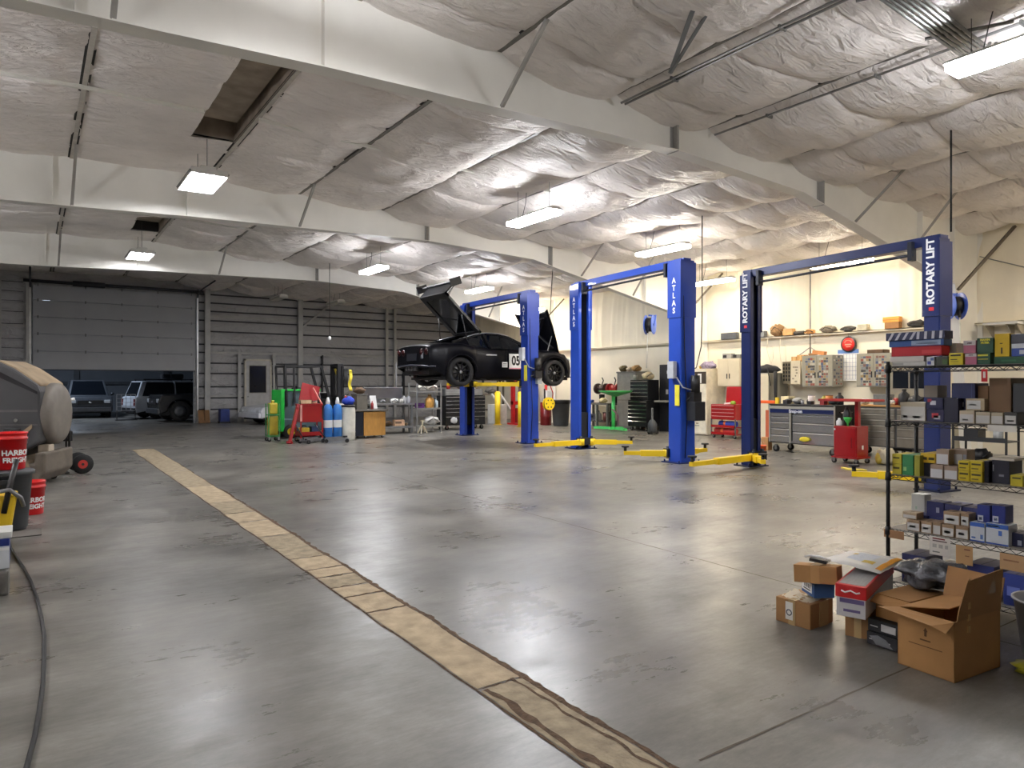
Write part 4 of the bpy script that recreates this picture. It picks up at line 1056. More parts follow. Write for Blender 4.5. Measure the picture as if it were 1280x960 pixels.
# conduit up the wall and hanging cords
p = MB(); p.cyl((17.1, 11.0, 2.0), (17.1, 11.0, 4.7), .02, n=8); p.cyl((17.1, 11.0, 2.5), (17.13, 10.35, 2.05), .012, n=6); p.cyl((17.1, 11.0, 2.5), (17.13, 11.75, 2.05), .012, n=6); tag(p.build('trim_conduit', GALV), kind='structure')
for i, (y, zz) in enumerate(((12.3, 2.1), (11.9, 1.9))):
    p = MB(); p.tube([(17.1, y, 2.82), (17.12, y+.05, 2.5), (17.1, y-.02, zz+.2), (17.11, y-.1, zz), (17.12, y-.16, zz+.15), (17.1, y-.15, 2.6)], .01, 6)
    tag(p.build('hanging_cord', M((206,196,170), .6)), 'pale cord looped down the wall below the ledge, %s' % ('nearer the lift post' if i == 0 else 'nearer the small open cabinet'), 'cord', 'cords looped on the wall')

# tall beige cabinet behind the navy post, jackets over it
t = thing('storage_cabinet', 'tall beige steel cabinet standing right of the navy lift post', 'cabinet', (16.72, 12.1, 0), TOWALL)
p = MB(); p.box((-.4,-.42,.03),(.4,.42,1.82), bev=.006); p.build('body', GREYC, t)
for s in (-1, 1):
    p = MB(); lo, hi = sorted((s*.004, s*.39)); p.box((lo,-.436,.06),(hi,-.42,1.79), bev=.003); d_ = p.build('door', BEIGE, t)
    q = MB(); lo, hi = sorted((s*.03, s*.05)); q.box((lo,-.45,.9),(hi,-.436,1.05)); q.build('handle', CHROME, d_)
t = thing('folded_jacket', 'dark jacket and bag heaped on top of the tall beige cabinet', 'jacket', (16.6, 11.95, 1.821), TOWALL)
p = MB(); p.blob((0,0,.1), .3, (1.1,.8,.42), 16, .4, 2)
for v in p.bm.verts: v.co.z = max(.001, v.co.z)
p.build('cloth', M((44,44,46), .85, bump=.5), t)
p = MB(); p.tube([(.38,-.2,.03),(.44,-.28,-.2),(.46,-.3,-.6),(.44,-.26,-.85)], [.05,.05,.04,.03], 8); p.tube([(.2,-.3,.12),(.34,-.42,-.1),(.4,-.44,-.35)], .012, 6); p.build('hanging_sleeve', M((38,38,40), .85), t)
# orange extension and long handled things by the chest
t = thing('orange_case', 'orange plastic tool laid across the left end of the steel tool chest top', 'hand tool', (13.95, 9.95, 1.072), TOWALL)
p = MB(); p.box((-.28,-.04,.0),(.12,.04,.07), bev=.012); p.build('body', ORANGE, t)
p = MB(); p.box((.12,-.03,.0),(.2,.03,.14), bev=.01); p.build('yellow_grip', M((236,200,60), .5), t)
t = thing('plank', 'reddish brown plank leaning upright beside the left end of the steel tool chest', 'plank', (14.0, 10.06, 0), TOWALL)
p = MB(); p.box((-.05,-.04,.02),(.04,.03,.92), bev=.004); p.build('board', M((176,86,52), .5), t)
p = MB(); p.box((-.12,-.1,0),(.06,.06,.3), bev=.01); p.build('wood_base', M((176,130,82), .6), t)
t = thing('orange_bucket', 'small orange tub on the floor behind the navy lift post', 'tub', (12.9, 9.45, 0))
p = MB(); p.lathe([(0,.004),(.09,.004),(.11,.2),(.117,.2),(.117,.21),(.1,.21),(.085,.02),(0,.02)], (0,0,0),'Z',18); p.build('body', ORANGE, t)
p = MB(); p.tube([(-.11,0,.19),(-.09,0,.26),(0,0,.29),(.09,0,.26),(.11,0,.19)],.005,6); p.build('handle', GALV, t)

# filing cabinet
t = thing('filing_cabinet', 'tall cream filing cabinet with five drawers by the wall, cluttered on top', 'filing cabinet', (16.85, 14.25, 0), TOWALL)
p = MB(); p.box((-.34,-.42,.02),(.34,.4,1.98), bev=.006); p.build('body', M((226,218,196), .5), t)
z = .05
for k in range(5):
    h = .37
    p = MB(); p.box((-.32,-.44,z),(.32,-.42,z+h-.012), bev=.003); d_ = p.build('drawer' if k < 4 else 'open_bay', M((230,224,206), .5) if k < 4 else M((60,52,44), .7), t)
    if k < 4:
        q = MB(); q.box((-.08,-.456,z+h*.62),(.08,-.44,z+h*.68)); q.build('pull', GALV, d_)
        q = MB(); q.box((-.05,-.4415,z+h*.75),(.05,-.439,z+h*.88)); q.build('label_holder', M((160,150,130), .5), d_)
    else:
        q = MB(); q.box((.02,-.445,z+.02),(.16,-.425,z+.3)); q.build('white_paper', WHT, d_)
    z += h
t = thing('rag_heap', 'heap of patterned rags on top of the cream filing cabinet', 'cloth', (16.8, 14.2, 1.981), TOWALL)
p = MB(); p.blob((.05,0,.08), .26, (1,.8,.5), 14, .5, 3)
for v in p.bm.verts: v.co.z = max(.001, v.co.z)
p.build('cloth', M((150,140,166), .8, var=.5, scale=16, bump=.5), t)
p = MB(); p.blob((-.2,.0,.05), .1, (1,.8,.7), 10, .4, 6)
for v in p.bm.verts: v.co.z = max(.001, v.co.z)
p.build('yellow_rag', M((206,170,80), .8), t)
# radios on the plain wall cabinet
for i, (dy, w_, c) in enumerate(((.18, .3, (150,150,146)), (-.17, .26, (110,110,108)))):
    t = thing('radio', 'small grey box radio on the plain beige wall cabinet, %s' % ('left one' if i == 0 else 'right one'), 'radio', (16.95, 13.35+dy, 2.261), TOWALL, 'radios on the beige wall cabinet')
    p = MB(); p.box((-w_/2,-.1,0),(w_/2,.1,.16-.04*i), bev=.006); p.build('case', M(c, .45), t)
    p = MB(); p.box((-w_/2+.02,-.103,.03),(0,-.1,.11)); p.build('speaker_grille', BLK, t)
# small red roll cart with lifted lid
t = thing('roll_cart', 'small red roll cart with drawers, open shelves and lid raised against the wall', 'tool cart', (16.25, 12.98, 0), TOWALL)
p = MB(); p.box((-.42,-.24,.52),(.42,.24,.95), bev=.008); p.build('drawer_case', REDP, t)
for k in range(4):
    p = MB(); p.box((-.4,-.255,.54+.1*k),(.4,-.24,.63+.1*k), bev=.003); d_ = p.build('drawer', REDP, t)
    q = MB(); q.box((-.38,-.264,.61+.1*k),(.38,-.254,.625+.1*k)); q.build('pull', M((226,190,190), .3, .4), d_)
for z in (.1, .3):
    p = MB(); p.box((-.42,-.24,z),(.42,.24,z+.02)); p.box((-.42,-.245,z),(.42,-.235,z+.07)); p.build('shelf', REDP, t)
for x in (-.41,.41):
    for y in (-.23,.23):
        p = MB(); p.box((x-.015,y-.015,.08),(x+.015,y+.015,.55)); p.build('upright', M((100,100,100), .5), t)
casters(t, (-.36,.36), (-.18,.18), .04)
p = MB(); p.obox((.05,.27,1.2),(.66,.03,.5),(-.1,0,0),bev=.006); p.build('lid', REDP, t)
for n, lb, x, z, c, s in (('blue_roll', 'blue rolled cloth on the middle shelf of the red roll cart', .05, .324, (50,70,170), (.28,.08)), ('red_hose_coil', 'red roll on the bottom shelf of the red roll cart', -.02, .124, (196,60,56), (.36,.08))):
    q = thing(n, lb, 'roll', t.matrix_basis @ Vector((x, -.08, z)), TOWALL)
    p = MB(); p.cyl((-s[0],0,s[1]),(s[0],0,s[1]),s[1],n=16); p.build('roll_body', M(c, .6, var=.2), q)
    p = MB(); p.cyl((-s[0]*.4,0,s[1]),(-s[0]*.15,0,s[1]),s[1]+.001,n=16); p.build('orange_band', M((240,120,70), .5), q)
q = thing('spray_gun', 'small green and white tool on top of the red roll cart', 'hand tool', t.matrix_basis @ Vector((.1,-.05,.951)), TOWALL)
p = MB(); p.lathe([(0,0),(.07,0),(.08,.05),(.05,.09),(0,.1)],(.1,0,0),'Z',14); p.build('green_body', M((130,170,50), .5), q)
p = MB(); p.bar((-.2,0,.02),(.02,.03,.04),.04); p.build('white_handle', WHT, q)

# column-side hose reels (blue)
def reel(label, loc, rz):
    t = thing('hose_reel', label, 'hose reel', loc, rz, 'blue hose reels on the columns')
    m = M((78,110,206), .4, var=.06)
    for y in (-.12,.1):
        p = MB(); p.lathe([(.05,y-.008),(.27,y-.008),(.28,y),(.27,y+.008),(.05,y+.008)],(0,0,0),'Y',28); p.build('flange', m, t)
    p = MB(); p.lathe([(.1,-.11),(.2,-.09),(.2,.08),(.1,.09)],(0,0,0),'Y',24); p.build('wound_hose', BLK, t)
    p = MB(); p.prism([(-.06,-.05),(.06,-.05),(.2,.22),(.16,.3),(.06,.1)],-.15,-.13,'Y'); p.bar((.18,-.14,.26),(.3,.1,.3),.05); p.build('arm', m, t)
    p = MB(); p.tube([(-.17,0,-.1),(-.19,0,-.2),(-.2,0,-.25)],.03,8); p.build('hose_stop', BLK, t)
    p = MB(); p.tube([(-.2,0,-.25),(-.22,.0,-.7),(-.21,.02,-1.25)],.012,6); p.build('hanging_hose', M((206,206,196), .5), t)
    return t
reel('blue hose reel with a pale hose hanging down, on the second column', (14.62, 14.45, 3.22), .5)
reel('blue hose reel half hidden behind the navy lift post, on the first column', (15.72, 6.86, 3.12), .9)
# cords hanging from the ceiling
p = MB(); p.cyl((10.72,4.72,3.66),(10.72,4.72,5.25),.014,n=8); tag(p.build('hanging_cord', BLK), 'thick black cord from the ceiling to the top of the right navy lift post', 'cord')
p = MB(); p.tube([(11.55,9.9,5.2),(11.55,9.9,3.0),(11.5,9.88,2.3),(11.2,9.75,1.85),(10.9,9.6,1.8),(10.72,9.5,1.85)],.012,6); tag(p.build('hanging_cord', BLK), 'black cord from the ceiling curving down to the bright blue lift post', 'cord')
t = thing('drop_light', 'thin pull cord from the ceiling with a small white bulb at its end', 'cord', (7.4, 20.6, 0))
p = MB(); p.cyl((0,0,2.95),(0,0,5.2),.009,n=6); p.build('cord', BLK, t)
p = MB(); p.blob((0,0,2.9),.05,(1,1,1.2),10); p.build('bulb', M((240,240,240), .3), t)
# tie rod on the near part of the right wall and the wall shelf there
p = MB(); p.cyl((17.1,6.95,4.3),(17.1,3.2,2.75),.012,n=6); tag(p.build('trim_rod', GALV), kind='structure')
t = thing('wall_shelf', 'small white bracket shelf high on the wall right of the first column', 'shelf', (17.0, 6.45, 2.62), TOWALL)
p = MB(); p.box((-.32,-.2,.15),(.32,.25,.2)); p.build('board', WHT, t)
for x in (-.28,.1,.28):
    p = MB(); p.prism([(.25,.15),(-.16,.15),(.25,-.14)],x-.01,x+.01,'X'); p.build('bracket', M((170,162,146), .6), t)
# ---------------------------------------------------------------- benches and forklift in front of the back wall
GREEN = M((40,190,70), .4, var=.08)
TEAL = M((84,104,108), .4, .1, var=.15)
t = thing('forklift', 'forklift with black overhead guard and mast, green rear body, parked among the carts', 'forklift', (6.5, 20.12, 0))
p = MB(); p.box((-.78,-.42,.25),(-.2,.42,1.36), bev=.06); p.box((-.78,-.45,.2),(.35,.45,.55), bev=.03); p.build('body', TEAL, t)
p = MB(); p.box((-.82,-.47,.2),(-.72,.47,1.36), bev=.02); p.box((-.82,-.47,1.33),(.3,-.42,1.38), bev=.01); p.build('green_panel', GREEN, t)
p = MB(); p.box((-.2,-.35,.55),(.3,.35,.85), bev=.05); p.obox((-.22,0,1.15),(.12,.6,.55),(0,-.12,0),bev=.04); p.build('seat', M((30,30,32), .7), t)
p = MB(); p.obox((.45,0,.75),(.12,.75,.7),(0,.25,0),bev=.03); p.build('dashboard', M((40,48,50), .5), t)
p = MB(); p.lathe([(.15,-.012),(.17,0),(.15,.012),(.15,-.012)],(.22,0,1.15),'Z',20); p.cyl((.22,0,1.15),(.42,0,.9),.02,n=8); p.build('steering_wheel', BLK, t)
p = MB()
for y in (-.45,.45):
    p.bar((-.66,y,.9),(-.7,y,2.0),.055); p.bar((-.44,y,1.0),(-.46,y,2.0),.05); p.bar((.70,y,.6),(.32,y,2.02),.065); p.bar((-.72,y,2.02),(.35,y,2.02),.06)
for x in (-.7,-.5,-.3,-.1,.1,.32): p.bar((x,-.45,2.02),(x,.45,2.02),.045)
p.build('overhead_guard', BLK, t)
p = MB()
for y in (-.26,.26):
    p.box((.86,y-.05,.06),(.96,y+.05,2.08)); p.box((.98,y-.04,.06),(1.05,y+.04,2.04))
for z in (.4,1.1,2.03): p.box((.86,-.3,z),(1.02,.3,z+.08))
p.cyl((.93,-.1,.1),(.93,-.1,1.9),.035,n=10); p.cyl((.93,.1,.1),(.93,.1,1.9),.035,n=10)
p.build('mast', BLK, t)
p = MB(); p.box((1.05,-.45,.12),(1.1,.45,.2)); p.box((1.05,-.45,.5),(1.1,.45,.58)); p.box((1.05,-.45,.12),(1.1,-.38,.98)); p.box((1.05,.38,.12),(1.1,.45,.98)); p.box((1.05,-.45,.93),(1.1,.45,.98)); p.build('load_backrest', BLK, t)
for y in (-.25,.25):
    p = MB(); p.box((1.1,y-.05,.06),(1.14,y+.05,.6)); p.prism([(1.1,.05),(1.55,.055),(1.55,.07),(1.14,.1),(1.1,.1)],y-.05,y+.05,'Y'); p.build('fork', M((52,50,50), .45, .5), t)
for x, r in ((-.55,.2),(.62,.26)):
    for y in (-.42,.42):
        s_ = 1 if y > 0 else -1
        p = MB(); p.lathe([(r*.55,y-.09),(r*.94,y-.09),(r,y-.06),(r,y+.06),(r*.94,y+.09),(r*.55,y+.09),(r*.5,y)],(x,0,r),'Y',24); w_ = p.build('tyre', RUB, t)
        p = MB(); p.lathe([(0,y+s_*.05),(r*.3,y+s_*.06),(r*.56,y+s_*.085),(r*.56,y-s_*.05)],(x,0,r),'Y',20); p.build('hub', YEL, w_)
p = MB(); p.tube([(.9,.0,1.98),(1.0,-.05,1.7),(1.03,-.05,1.3),(.98,-.05,1.0)],.022,6); p.tube([(.9,.06,1.98),(1.02,.02,1.6),(.98,.02,1.1)],.018,6); p.build('hydraulic_hose', M((200,180,60), .5), t)
t = thing('yellow_blanket', 'yellow and black straps hanging from the top of the forklift mast', 'strap', (7.68, 19.85, 0))
p = MB(); p.grid(lambda u, v: Vector((-.16 + .12*u, -.1 + .02*math.sin(v*9), 1.98 - .55*v)), 3, 12); o = p.build('black_strap', M((36,36,34), .8), t); o.modifiers.new('s','SOLIDIFY').thickness = .012
p = MB(); p.grid(lambda u, v: Vector((-.01 + .09*u + .02*math.sin(v*7), -.11 + .02*math.sin(v*11), 1.94 - .62*v)), 3, 12); o = p.build('yellow_strap', M((226,206,60), .7), t); o.modifiers.new('s','SOLIDIFY').thickness = .012

# red tool cart with raised lid, in front of the forklift
t = thing('tool_cart', 'red two tier tool cart with lid raised, in front of the forklift', 'tool cart', (6.06, 18.42, 0))
p = MB(); p.box((-.28,-.2,.52),(.28,.22,.98), bev=.008); p.box((-.3,-.22,.95),(.3,.24,1.0), bev=.006); p.build('upper_bin', REDP, t)
p = MB(); p.box((-.3,-.22,.14),(.3,.24,.17)); p.box((-.3,-.22,.14),(.3,-.205,.27)); p.box((-.3,.225,.14),(.3,.24,.27)); p.box((-.3,-.22,.14),(-.285,.24,.27)); p.box((.285,-.22,.14),(.3,.24,.27)); p.build('lower_tray', REDP, t)
for x in (-.285,.285):
    for y in (-.205,.225):
        p = MB(); p.box((x-.016,y-.016,.1),(x+.016,y+.016,.6)); p.build('leg', REDP, t)
casters(t, (-.27,.27), (-.19,.21), .05)
p = MB(); p.obox((.1,.28,1.26),(.5,.03,.5),(-.15,.25,0),bev=.008); p.build('lid', M((156,20,26), .35), t)
p = MB(); p.bar((.28,-.2,.98),(.14,.1,1.42),.03); p.build('lid_stay', M((206,120,110), .4), t)
p = MB(); p.box((-.31,-.235,.55),(-.26,-.222,.98)); p.build('pink_edge', M((236,170,160), .5), t)
for i, (x, y, w_, h, c, n, lb) in enumerate(((-.12,-.05,.3,.1,(206,190,150),'parts_tray','tan parts tray on top of the red two tier cart'), (.12,-.06,.2,.06,(214,200,170),'rag','pale rag on top of the red two tier cart'))):
    q = thing(n, lb, 'tray' if i == 0 else 'cloth', (6.06+x, 18.42+y, 1.001))
    p = MB()
    if i == 0: p.box((-w_/2,-.08,0),(w_/2,.08,.01)); p.box((-w_/2,-.08,0),(w_/2,-.07,h)); p.box((-w_/2,.07,0),(w_/2,.08,h)); p.box((-w_/2,-.08,0),(-w_/2+.01,.08,h)); p.box((w_/2-.01,-.08,0),(w_/2,.08,h))
    else:
        p.blob((0,.08,.03),.08,(1.2,.7,.5),12,.5,4)
        for v in p.bm.verts: v.co.z = max(.001, v.co.z)
    p.build('body', M(c, .7, var=.3), q)
    p = MB(); p.cyl((-.08,0,.04 if i == 0 else .06),(.08,.03,.09 if i == 0 else .07),.015,n=8); p.build('steel_tool' if i == 0 else 'fold', M((90,90,92), .3, .7), q)
q = thing('yellow_case', 'yellow power tool case in the lower tray of the red two tier cart', 'case', (5.95, 18.45, .171))
p = MB(); p.box((-.14,-.1,0),(.1,.1,.2), bev=.02); p.build('shell', M((220,190,50), .5), q); p = MB(); p.tube([(-.08,0,.2),(-.06,0,.25),(.03,0,.25),(.05,0,.2)],.014,8); p.build('handle', BLK, q)
q = thing('blue_bin', 'small blue bin in the lower tray of the red two tier cart', 'bin', (6.2, 18.45, .171))
p = MB(); p.box((-.1,-.12,0),(.1,.12,.008)); p.box((-.1,-.12,0),(-.09,.12,.22)); p.box((.09,-.12,0),(.1,.12,.22)); p.box((-.1,-.12,0),(.1,-.11,.22)); p.box((-.1,.11,0),(.1,.12,.22)); p.build('bin_body', M((50,70,110), .5), q)
p = MB(); p.box((-.11,-.13,.2),(.11,-.12,.23)); p.build('rim', M((40,60,100), .5), q)
# red leaning leg
t = thing('engine_hoist_leg', 'red steel leg leaning at an angle at the left of the red tool cart', 'leg', (0,0,0))
p = MB(); p.bar((5.40,17.95,.02),(5.66,18.08,1.0),.1,.07); p.build('tube', REDP, t)
p = MB(); p.bar((5.395,17.94,.0),(5.41,17.96,.06),.13,.1); p.build('foot', M((150,20,26), .4), t)
p = MB(); p.cyl((5.61,18.0,.9),(5.64,18.13,.92),.03,n=10); p.build('pin', M((150,20,26), .4), t)
# floor jacks
def floor_jack(label, loc, rz):
    t = thing('floor_jack', label, 'floor jack', loc, rz, 'floor jacks by the red cart')
    for y in (-.12,.12):
        p = MB(); p.prism([(-.3,.05),(.3,.05),(.32,.09),(.1,.15),(-.28,.13)],y-.012,y+.012,'Y'); p.build('side_frame', M((150,152,156), .3, .7), t)
    p = MB(); p.bar((-.2,0,.1),(.2,0,.14),.07,.04); p.build('lift_arm', DGREY, t)
    p = MB(); p.cyl((.22,0,.13),(.22,0,.17),.06,n=14); p.build('saddle', BLK, t)
    for x in (-.26,.26):
        p = MB(); p.cyl((x,-.17,.05),(x,-.13,.05),.05,n=14); p.cyl((x,.13,.05),(x,.17,.05),.05,n=14); p.cyl((x,-.15,.05),(x,.15,.05),.014,n=8); p.build('roller', BLK, t)
    p = MB(); p.cyl((-.28,0,.12),(-.55,0,.5),.016,n=8); p.build('handle', M((60,60,64), .4, .4), t)
floor_jack('silver floor jack on the floor right in front of the red tool cart', (5.95, 17.9, 0), .5)
floor_jack('silver floor jack on the floor between the red cart and blue cylinders', (6.55, 17.72, 0), -.3)
# blue cylinders with white bands, white drum
for i, x in enumerate((6.53, 6.79)):
    t = thing('gas_cylinder', 'blue cylinder with white band and white cap, %s of the two' % ('left' if i == 0 else 'right'), 'gas cylinder', (x, 18.3, 0), 0, 'blue cylinders beside the white drum')
    bl = M((52,120,196), .4)
    p = MB(); p.lathe([(0,.01),(.11,.01),(.12,.03),(.12,.84),(.10,.93),(.05,.98),(.04,1.0),(0,1.0)],(0,0,0),'Z',20); p.build('body', bl, t)
    p = MB(); p.lathe([(.121,.36),(.121,.56)],(0,0,0),'Z',20); p.build('white_band', WHT, t)
    p = MB(); p.lathe([(.045,.98),(.055,1.0),(.05,1.06),(.028,1.16),(0,1.17)],(0,0,0),'Z',16); p.build('cap', WHT, t)
t = thing('drum', 'white plastic drum standing right of the blue cylinders', 'drum', (7.11, 18.33, 0))
p = MB(); p.lathe([(0,.005),(.17,.005),(.185,.03),(.185,.2),(.19,.22),(.185,.24),(.19,.7),(.18,.86),(.165,.9),(0,.9)],(0,0,0),'Z',28); p.build('body', M((226,224,212), .45), t)
p = MB(); p.lathe([(.17,.895),(.19,.9),(.19,.95),(.0,.955)],(0,0,0),'Z',28); p.build('lid', BLK, t)
t = thing('blue_bundle', 'bright blue rag bundle lying on the lid of the white drum', 'cloth', (7.11, 18.33, .956))
p = MB(); p.blob((0,0,.1),.16,(1,.9,.75),14,.4,9)
for v in p.bm.verts: v.co.z = max(.001, v.co.z)
p.build('cloth', M((40,70,190), .7, bump=.5), t)
t = thing('trolley', 'yellow and green jug trolley at the left end of the forklift', 'trolley', (5.3, 19.1, 0))
p = MB(); p.box((-.12,-.12,.16),(.12,.12,.68), bev=.04); p.build('lower_jug', M((170,150,40), .45, var=.2), t)
p = MB(); p.box((-.11,-.11,.72),(.11,.11,1.02), bev=.04); p.cyl((0,0,1.02),(0,0,1.09),.04,n=12); p.build('upper_jug', M((190,170,50), .45, var=.2), t)
p = MB(); p.bar((-.14,-.14,.12),(-.14,-.14,1.0),.025); p.bar((.14,-.14,.12),(.14,-.14,1.0),.025); p.bar((-.14,.14,.12),(-.14,.14,1.0),.025); p.bar((.14,.14,.12),(.14,.14,1.0),.025); p.box((-.15,-.15,.12),(.15,.15,.16)); p.box((-.15,-.15,.69),(.15,.15,.715)); p.build('frame', M((60,130,70), .5), t)
casters(t, (-.12,.12), (-.12,.12), .05)

# wooden cabinet table, long steel bench, wire rack, black chest
t = thing('cabinet_table', 'tan wooden cabinet on casters under a grey table top, left of the steel bench', 'work table', (7.7, 18.95, 0))
p = MB(); p.box((-.03,-.35,.07),(.62,.35,.74), bev=.006); p.build('cabinet', M((206,152,78), .45, var=.12, scale=4, stretch=(5,5,1)), t)
p = MB(); p.box((-.27,-.33,.07),(-.035,.35,.74)); p.build('dark_side', M((28,34,48), .5), t)
p = MB(); p.box((-.75,-.4,.76),(.68,.4,.80), bev=.008); p.build('table_top', M((126,120,112), .4, .2, var=.15), t)
casters(t, (.04,.55), (-.28,.28), .034)
p = MB(); p.box((-.6,-.3,0),(-.54,.3,.03)); p.bar((-.57,0,.03),(-.57,0,.76),.07); p.build('pedestal', BLK, t)
t = thing('parts_bin', 'tall grey metal box standing on the table of the wooden cabinet', 'box', (7.68, 18.95, .8005))
p = MB(); p.box((-.16,-.2,0),(.16,.2,.42), bev=.01); p.build('case', M((120,116,106), .5, .2), t); p = MB(); p.box((-.17,-.21,.40),(.17,.21,.44), bev=.006); p.build('rim', M((96,94,88), .5), t)
t = thing('brown_bag', 'dark brown bag on top of the tall grey metal box', 'bag', (7.68, 18.95, 1.2415))
p = MB(); p.blob((0,0,.09),.15,(1.1,.9,.65),12,.4,3)
for v in p.bm.verts: v.co.z = max(.001, v.co.z)
p.build('bag_body', M((96,74,54), .8, bump=.4), t)
t = thing('paper_towel', 'white paper and red bottle standing right of the tall grey metal box', 'paper', (8.12, 18.95, .8005))
p = MB(); p.obox((.0,.05,.2),(.22,.03,.38),(-.2,0,.3)); p.build('sheet', WHT, t); p = MB(); p.lathe([(0,0),(.04,0),(.04,.16),(.015,.2),(.015,.24),(0,.24)],(-.12,-.15,0),'Z',12); p.build('red_bottle', M((150,50,50), .4), t)
t = thing('fire_extinguisher', 'small red extinguisher on the table left of the grey metal box', 'fire extinguisher', (7.25, 18.9, .8005))
p = MB(); p.lathe([(0,0),(.06,0),(.065,.02),(.065,.3),(.03,.36),(.025,.4),(0,.4)],(0,0,0),'Z',16); p.build('cylinder', REDP, t); p = MB(); p.bar((0,0,.4),(.09,0,.44),.03); p.tube([(0,0,.41),(-.08,0,.38),(-.09,0,.15)],.012,6); p.build('valve', BLK, t)
t = thing('grease_can', 'white can with grey lid at the left end of the grey table top', 'can', (7.08, 18.8, .8005))
p = MB(); p.lathe([(0,0),(.09,0),(.09,.2),(0,.2)],(0,0,0),'Z',16); p.build('body', M((206,202,190), .5), t); p = MB(); p.lathe([(.093,.19),(.093,.22),(0,.22)],(0,0,0),'Z',16); p.build('lid', DGREY, t)

t = thing('steel_bench', 'long steel work bench with back panel and lower shelf, between cabinet and wire rack', 'work bench', (9.08, 20.1, 0))
p = MB(); p.box((-.75,-.35,.88),(.72,.35,.93), bev=.005); p.build('bench_top', M((166,166,164), .35, .6, var=.1), t)
for x in (-.7,.66):
    for y in (-.3,.3):
        p = MB(); p.box((x-.03,y-.03,0),(x+.03,y+.03,.88)); p.build('leg', M((140,142,142), .4, .4), t)
p = MB(); p.box((-.72,-.32,.2),(.69,.32,.225)); p.box((-.72,-.335,.17),(.69,-.32,.24)); p.build('lower_shelf', M((150,152,152), .4, .4), t)
p = MB(); p.box((-.66,.3,1.08),(.62,.32,1.40)); p.build('back_panel', M((126,124,126), .25, .6, var=.25, scale=2), t)
for x in (-.68,.6):
    p = MB(); p.box((x,.3,.93),(x+.03,.33,1.44)); p.build('upright', M((170,170,170), .4, .4), t)
p = MB(); p.box((-.68,.29,1.4),(.63,.33,1.43)); p.build('top_rail', M((170,170,170), .4, .4), t)
p = MB(); p.box((.40,.31,.93),(.44,.34,2.2)); p.build('tall_post', M((150,150,150), .4, .4), t)
def clutter(loc, items, group, where):
    """items: name, label, cat, dx, dy, kind, size, colour"""
    for n, lb, ct, dx, dy, kd, sz, c in items:
        q = thing(n, lb, ct, (loc[0]+dx, loc[1]+dy, loc[2]), 0, group)
        p = MB(); m2 = M(tuple(int(v*.6) for v in c), .5); r2 = MB()
        if kd == 'bottle':
            p.lathe([(0,0),(sz*.3,0),(sz*.32,.01),(sz*.32,sz*.65),(sz*.12,sz*.85),(sz*.1,sz*.9)],(0,0,0),'Z',14); r2.lathe([(sz*.13,sz*.88),(sz*.13,sz),(0,sz)],(0,0,0),'Z',12); nm = 'cap'
        elif kd == 'can':
            p.lathe([(0,0),(sz*.38,0),(sz*.38,sz),(0,sz)],(0,0,0),'Z',16); r2.lathe([(sz*.4,sz*.94),(sz*.4,sz*1.03),(0,sz*1.03)],(0,0,0),'Z',16); nm = 'lid'
        elif kd == 'box':
            p.box((-sz*.6,-sz*.45,0),(sz*.6,sz*.45,sz*.75),bev=.006); r2.box((-sz*.602,-sz*.452,sz*.3),(sz*.2,-sz*.448,sz*.55)); nm = 'label'
        else:
            p.blob((0,0,sz*.35),sz*.5,(1.2,.9,.7),12,.5,int(dx*10))
            for v in p.bm.verts: v.co.z = max(.001, v.co.z)
            r2.tube([(-sz*.5,-sz*.3,sz*.25),(-sz*.1,-sz*.48,sz*.55),(sz*.4,-sz*.35,sz*.3)],sz*.05,6); nm = 'band'
        p.build('body', M(c, .5, var=.2, scale=9), q); r2.build(nm, m2, q)
clutter((9.08, 20.0, .9305), [
    ('white_rag','crumpled white rag in the middle of the steel bench top','cloth',.12,-.1,'lump',.22,(226,226,222)),
    ('spray_bottle','grey spray bottle at the right end of the steel bench, left of its twin','bottle',.46,-.05,'bottle',.24,(170,170,172)),
    ('spray_bottle','grey spray bottle at the right end of the steel bench, right of its twin','bottle',.62,-.05,'bottle',.24,(160,160,164)),
    ('parts_can','pale parts can on the steel bench between rag and spray bottles','can',.33,-.15,'can',.14,(206,204,198)),
    ('steel_part','grey metal part on the steel bench left of the white rag','machine part',-.25,-.05,'lump',.16,(126,128,128)),
    ('flat_tray','flat pale tray at the left end of the steel bench top','tray',-.55,.02,'box',.14,(186,186,180))], 'things on the steel bench', '')
clutter((9.08, 20.1, .2255), [
    ('paper_bag','pinkish paper bag on the lower shelf of the steel bench','bag',.30,-.1,'box',.26,(226,186,150)),
    ('dark_part','dark brown part on the lower shelf of the steel bench, centre','machine part',-.06,-.08,'lump',.24,(110,86,60)),
    ('grey_part','grey crumpled thing on the lower shelf of the steel bench, left end','machine part',-.4,-.1,'lump',.34,(150,142,138)),
    ('tan_part','tan thing at the right end of the lower shelf of the steel bench','machine part',.54,-.1,'lump',.13,(176,150,116))], 'things under the steel bench', '')
t = thing('wire_rack', 'grey steel rack with three loaded shelves, between steel bench and black tool chest', 'shelving unit', (10.3, 20.0, 0))
for x in (-.42,.42):
    for y in (-.28,.28):
        p = MB(); p.box((x-.02,y-.02,0),(x+.02,y+.02,1.55 if x < 0 else 1.6)); p.build('post', M((160,160,158), .4, .4), t)
for z in (.2,.75,1.28):
    p = MB(); p.box((-.42,-.3,z),(.42,.3,z+.025)); p.box((-.43,-.31,z-.02),(.43,-.295,z+.03)); p.build('shelf', M((176,176,172), .4, .4), t)
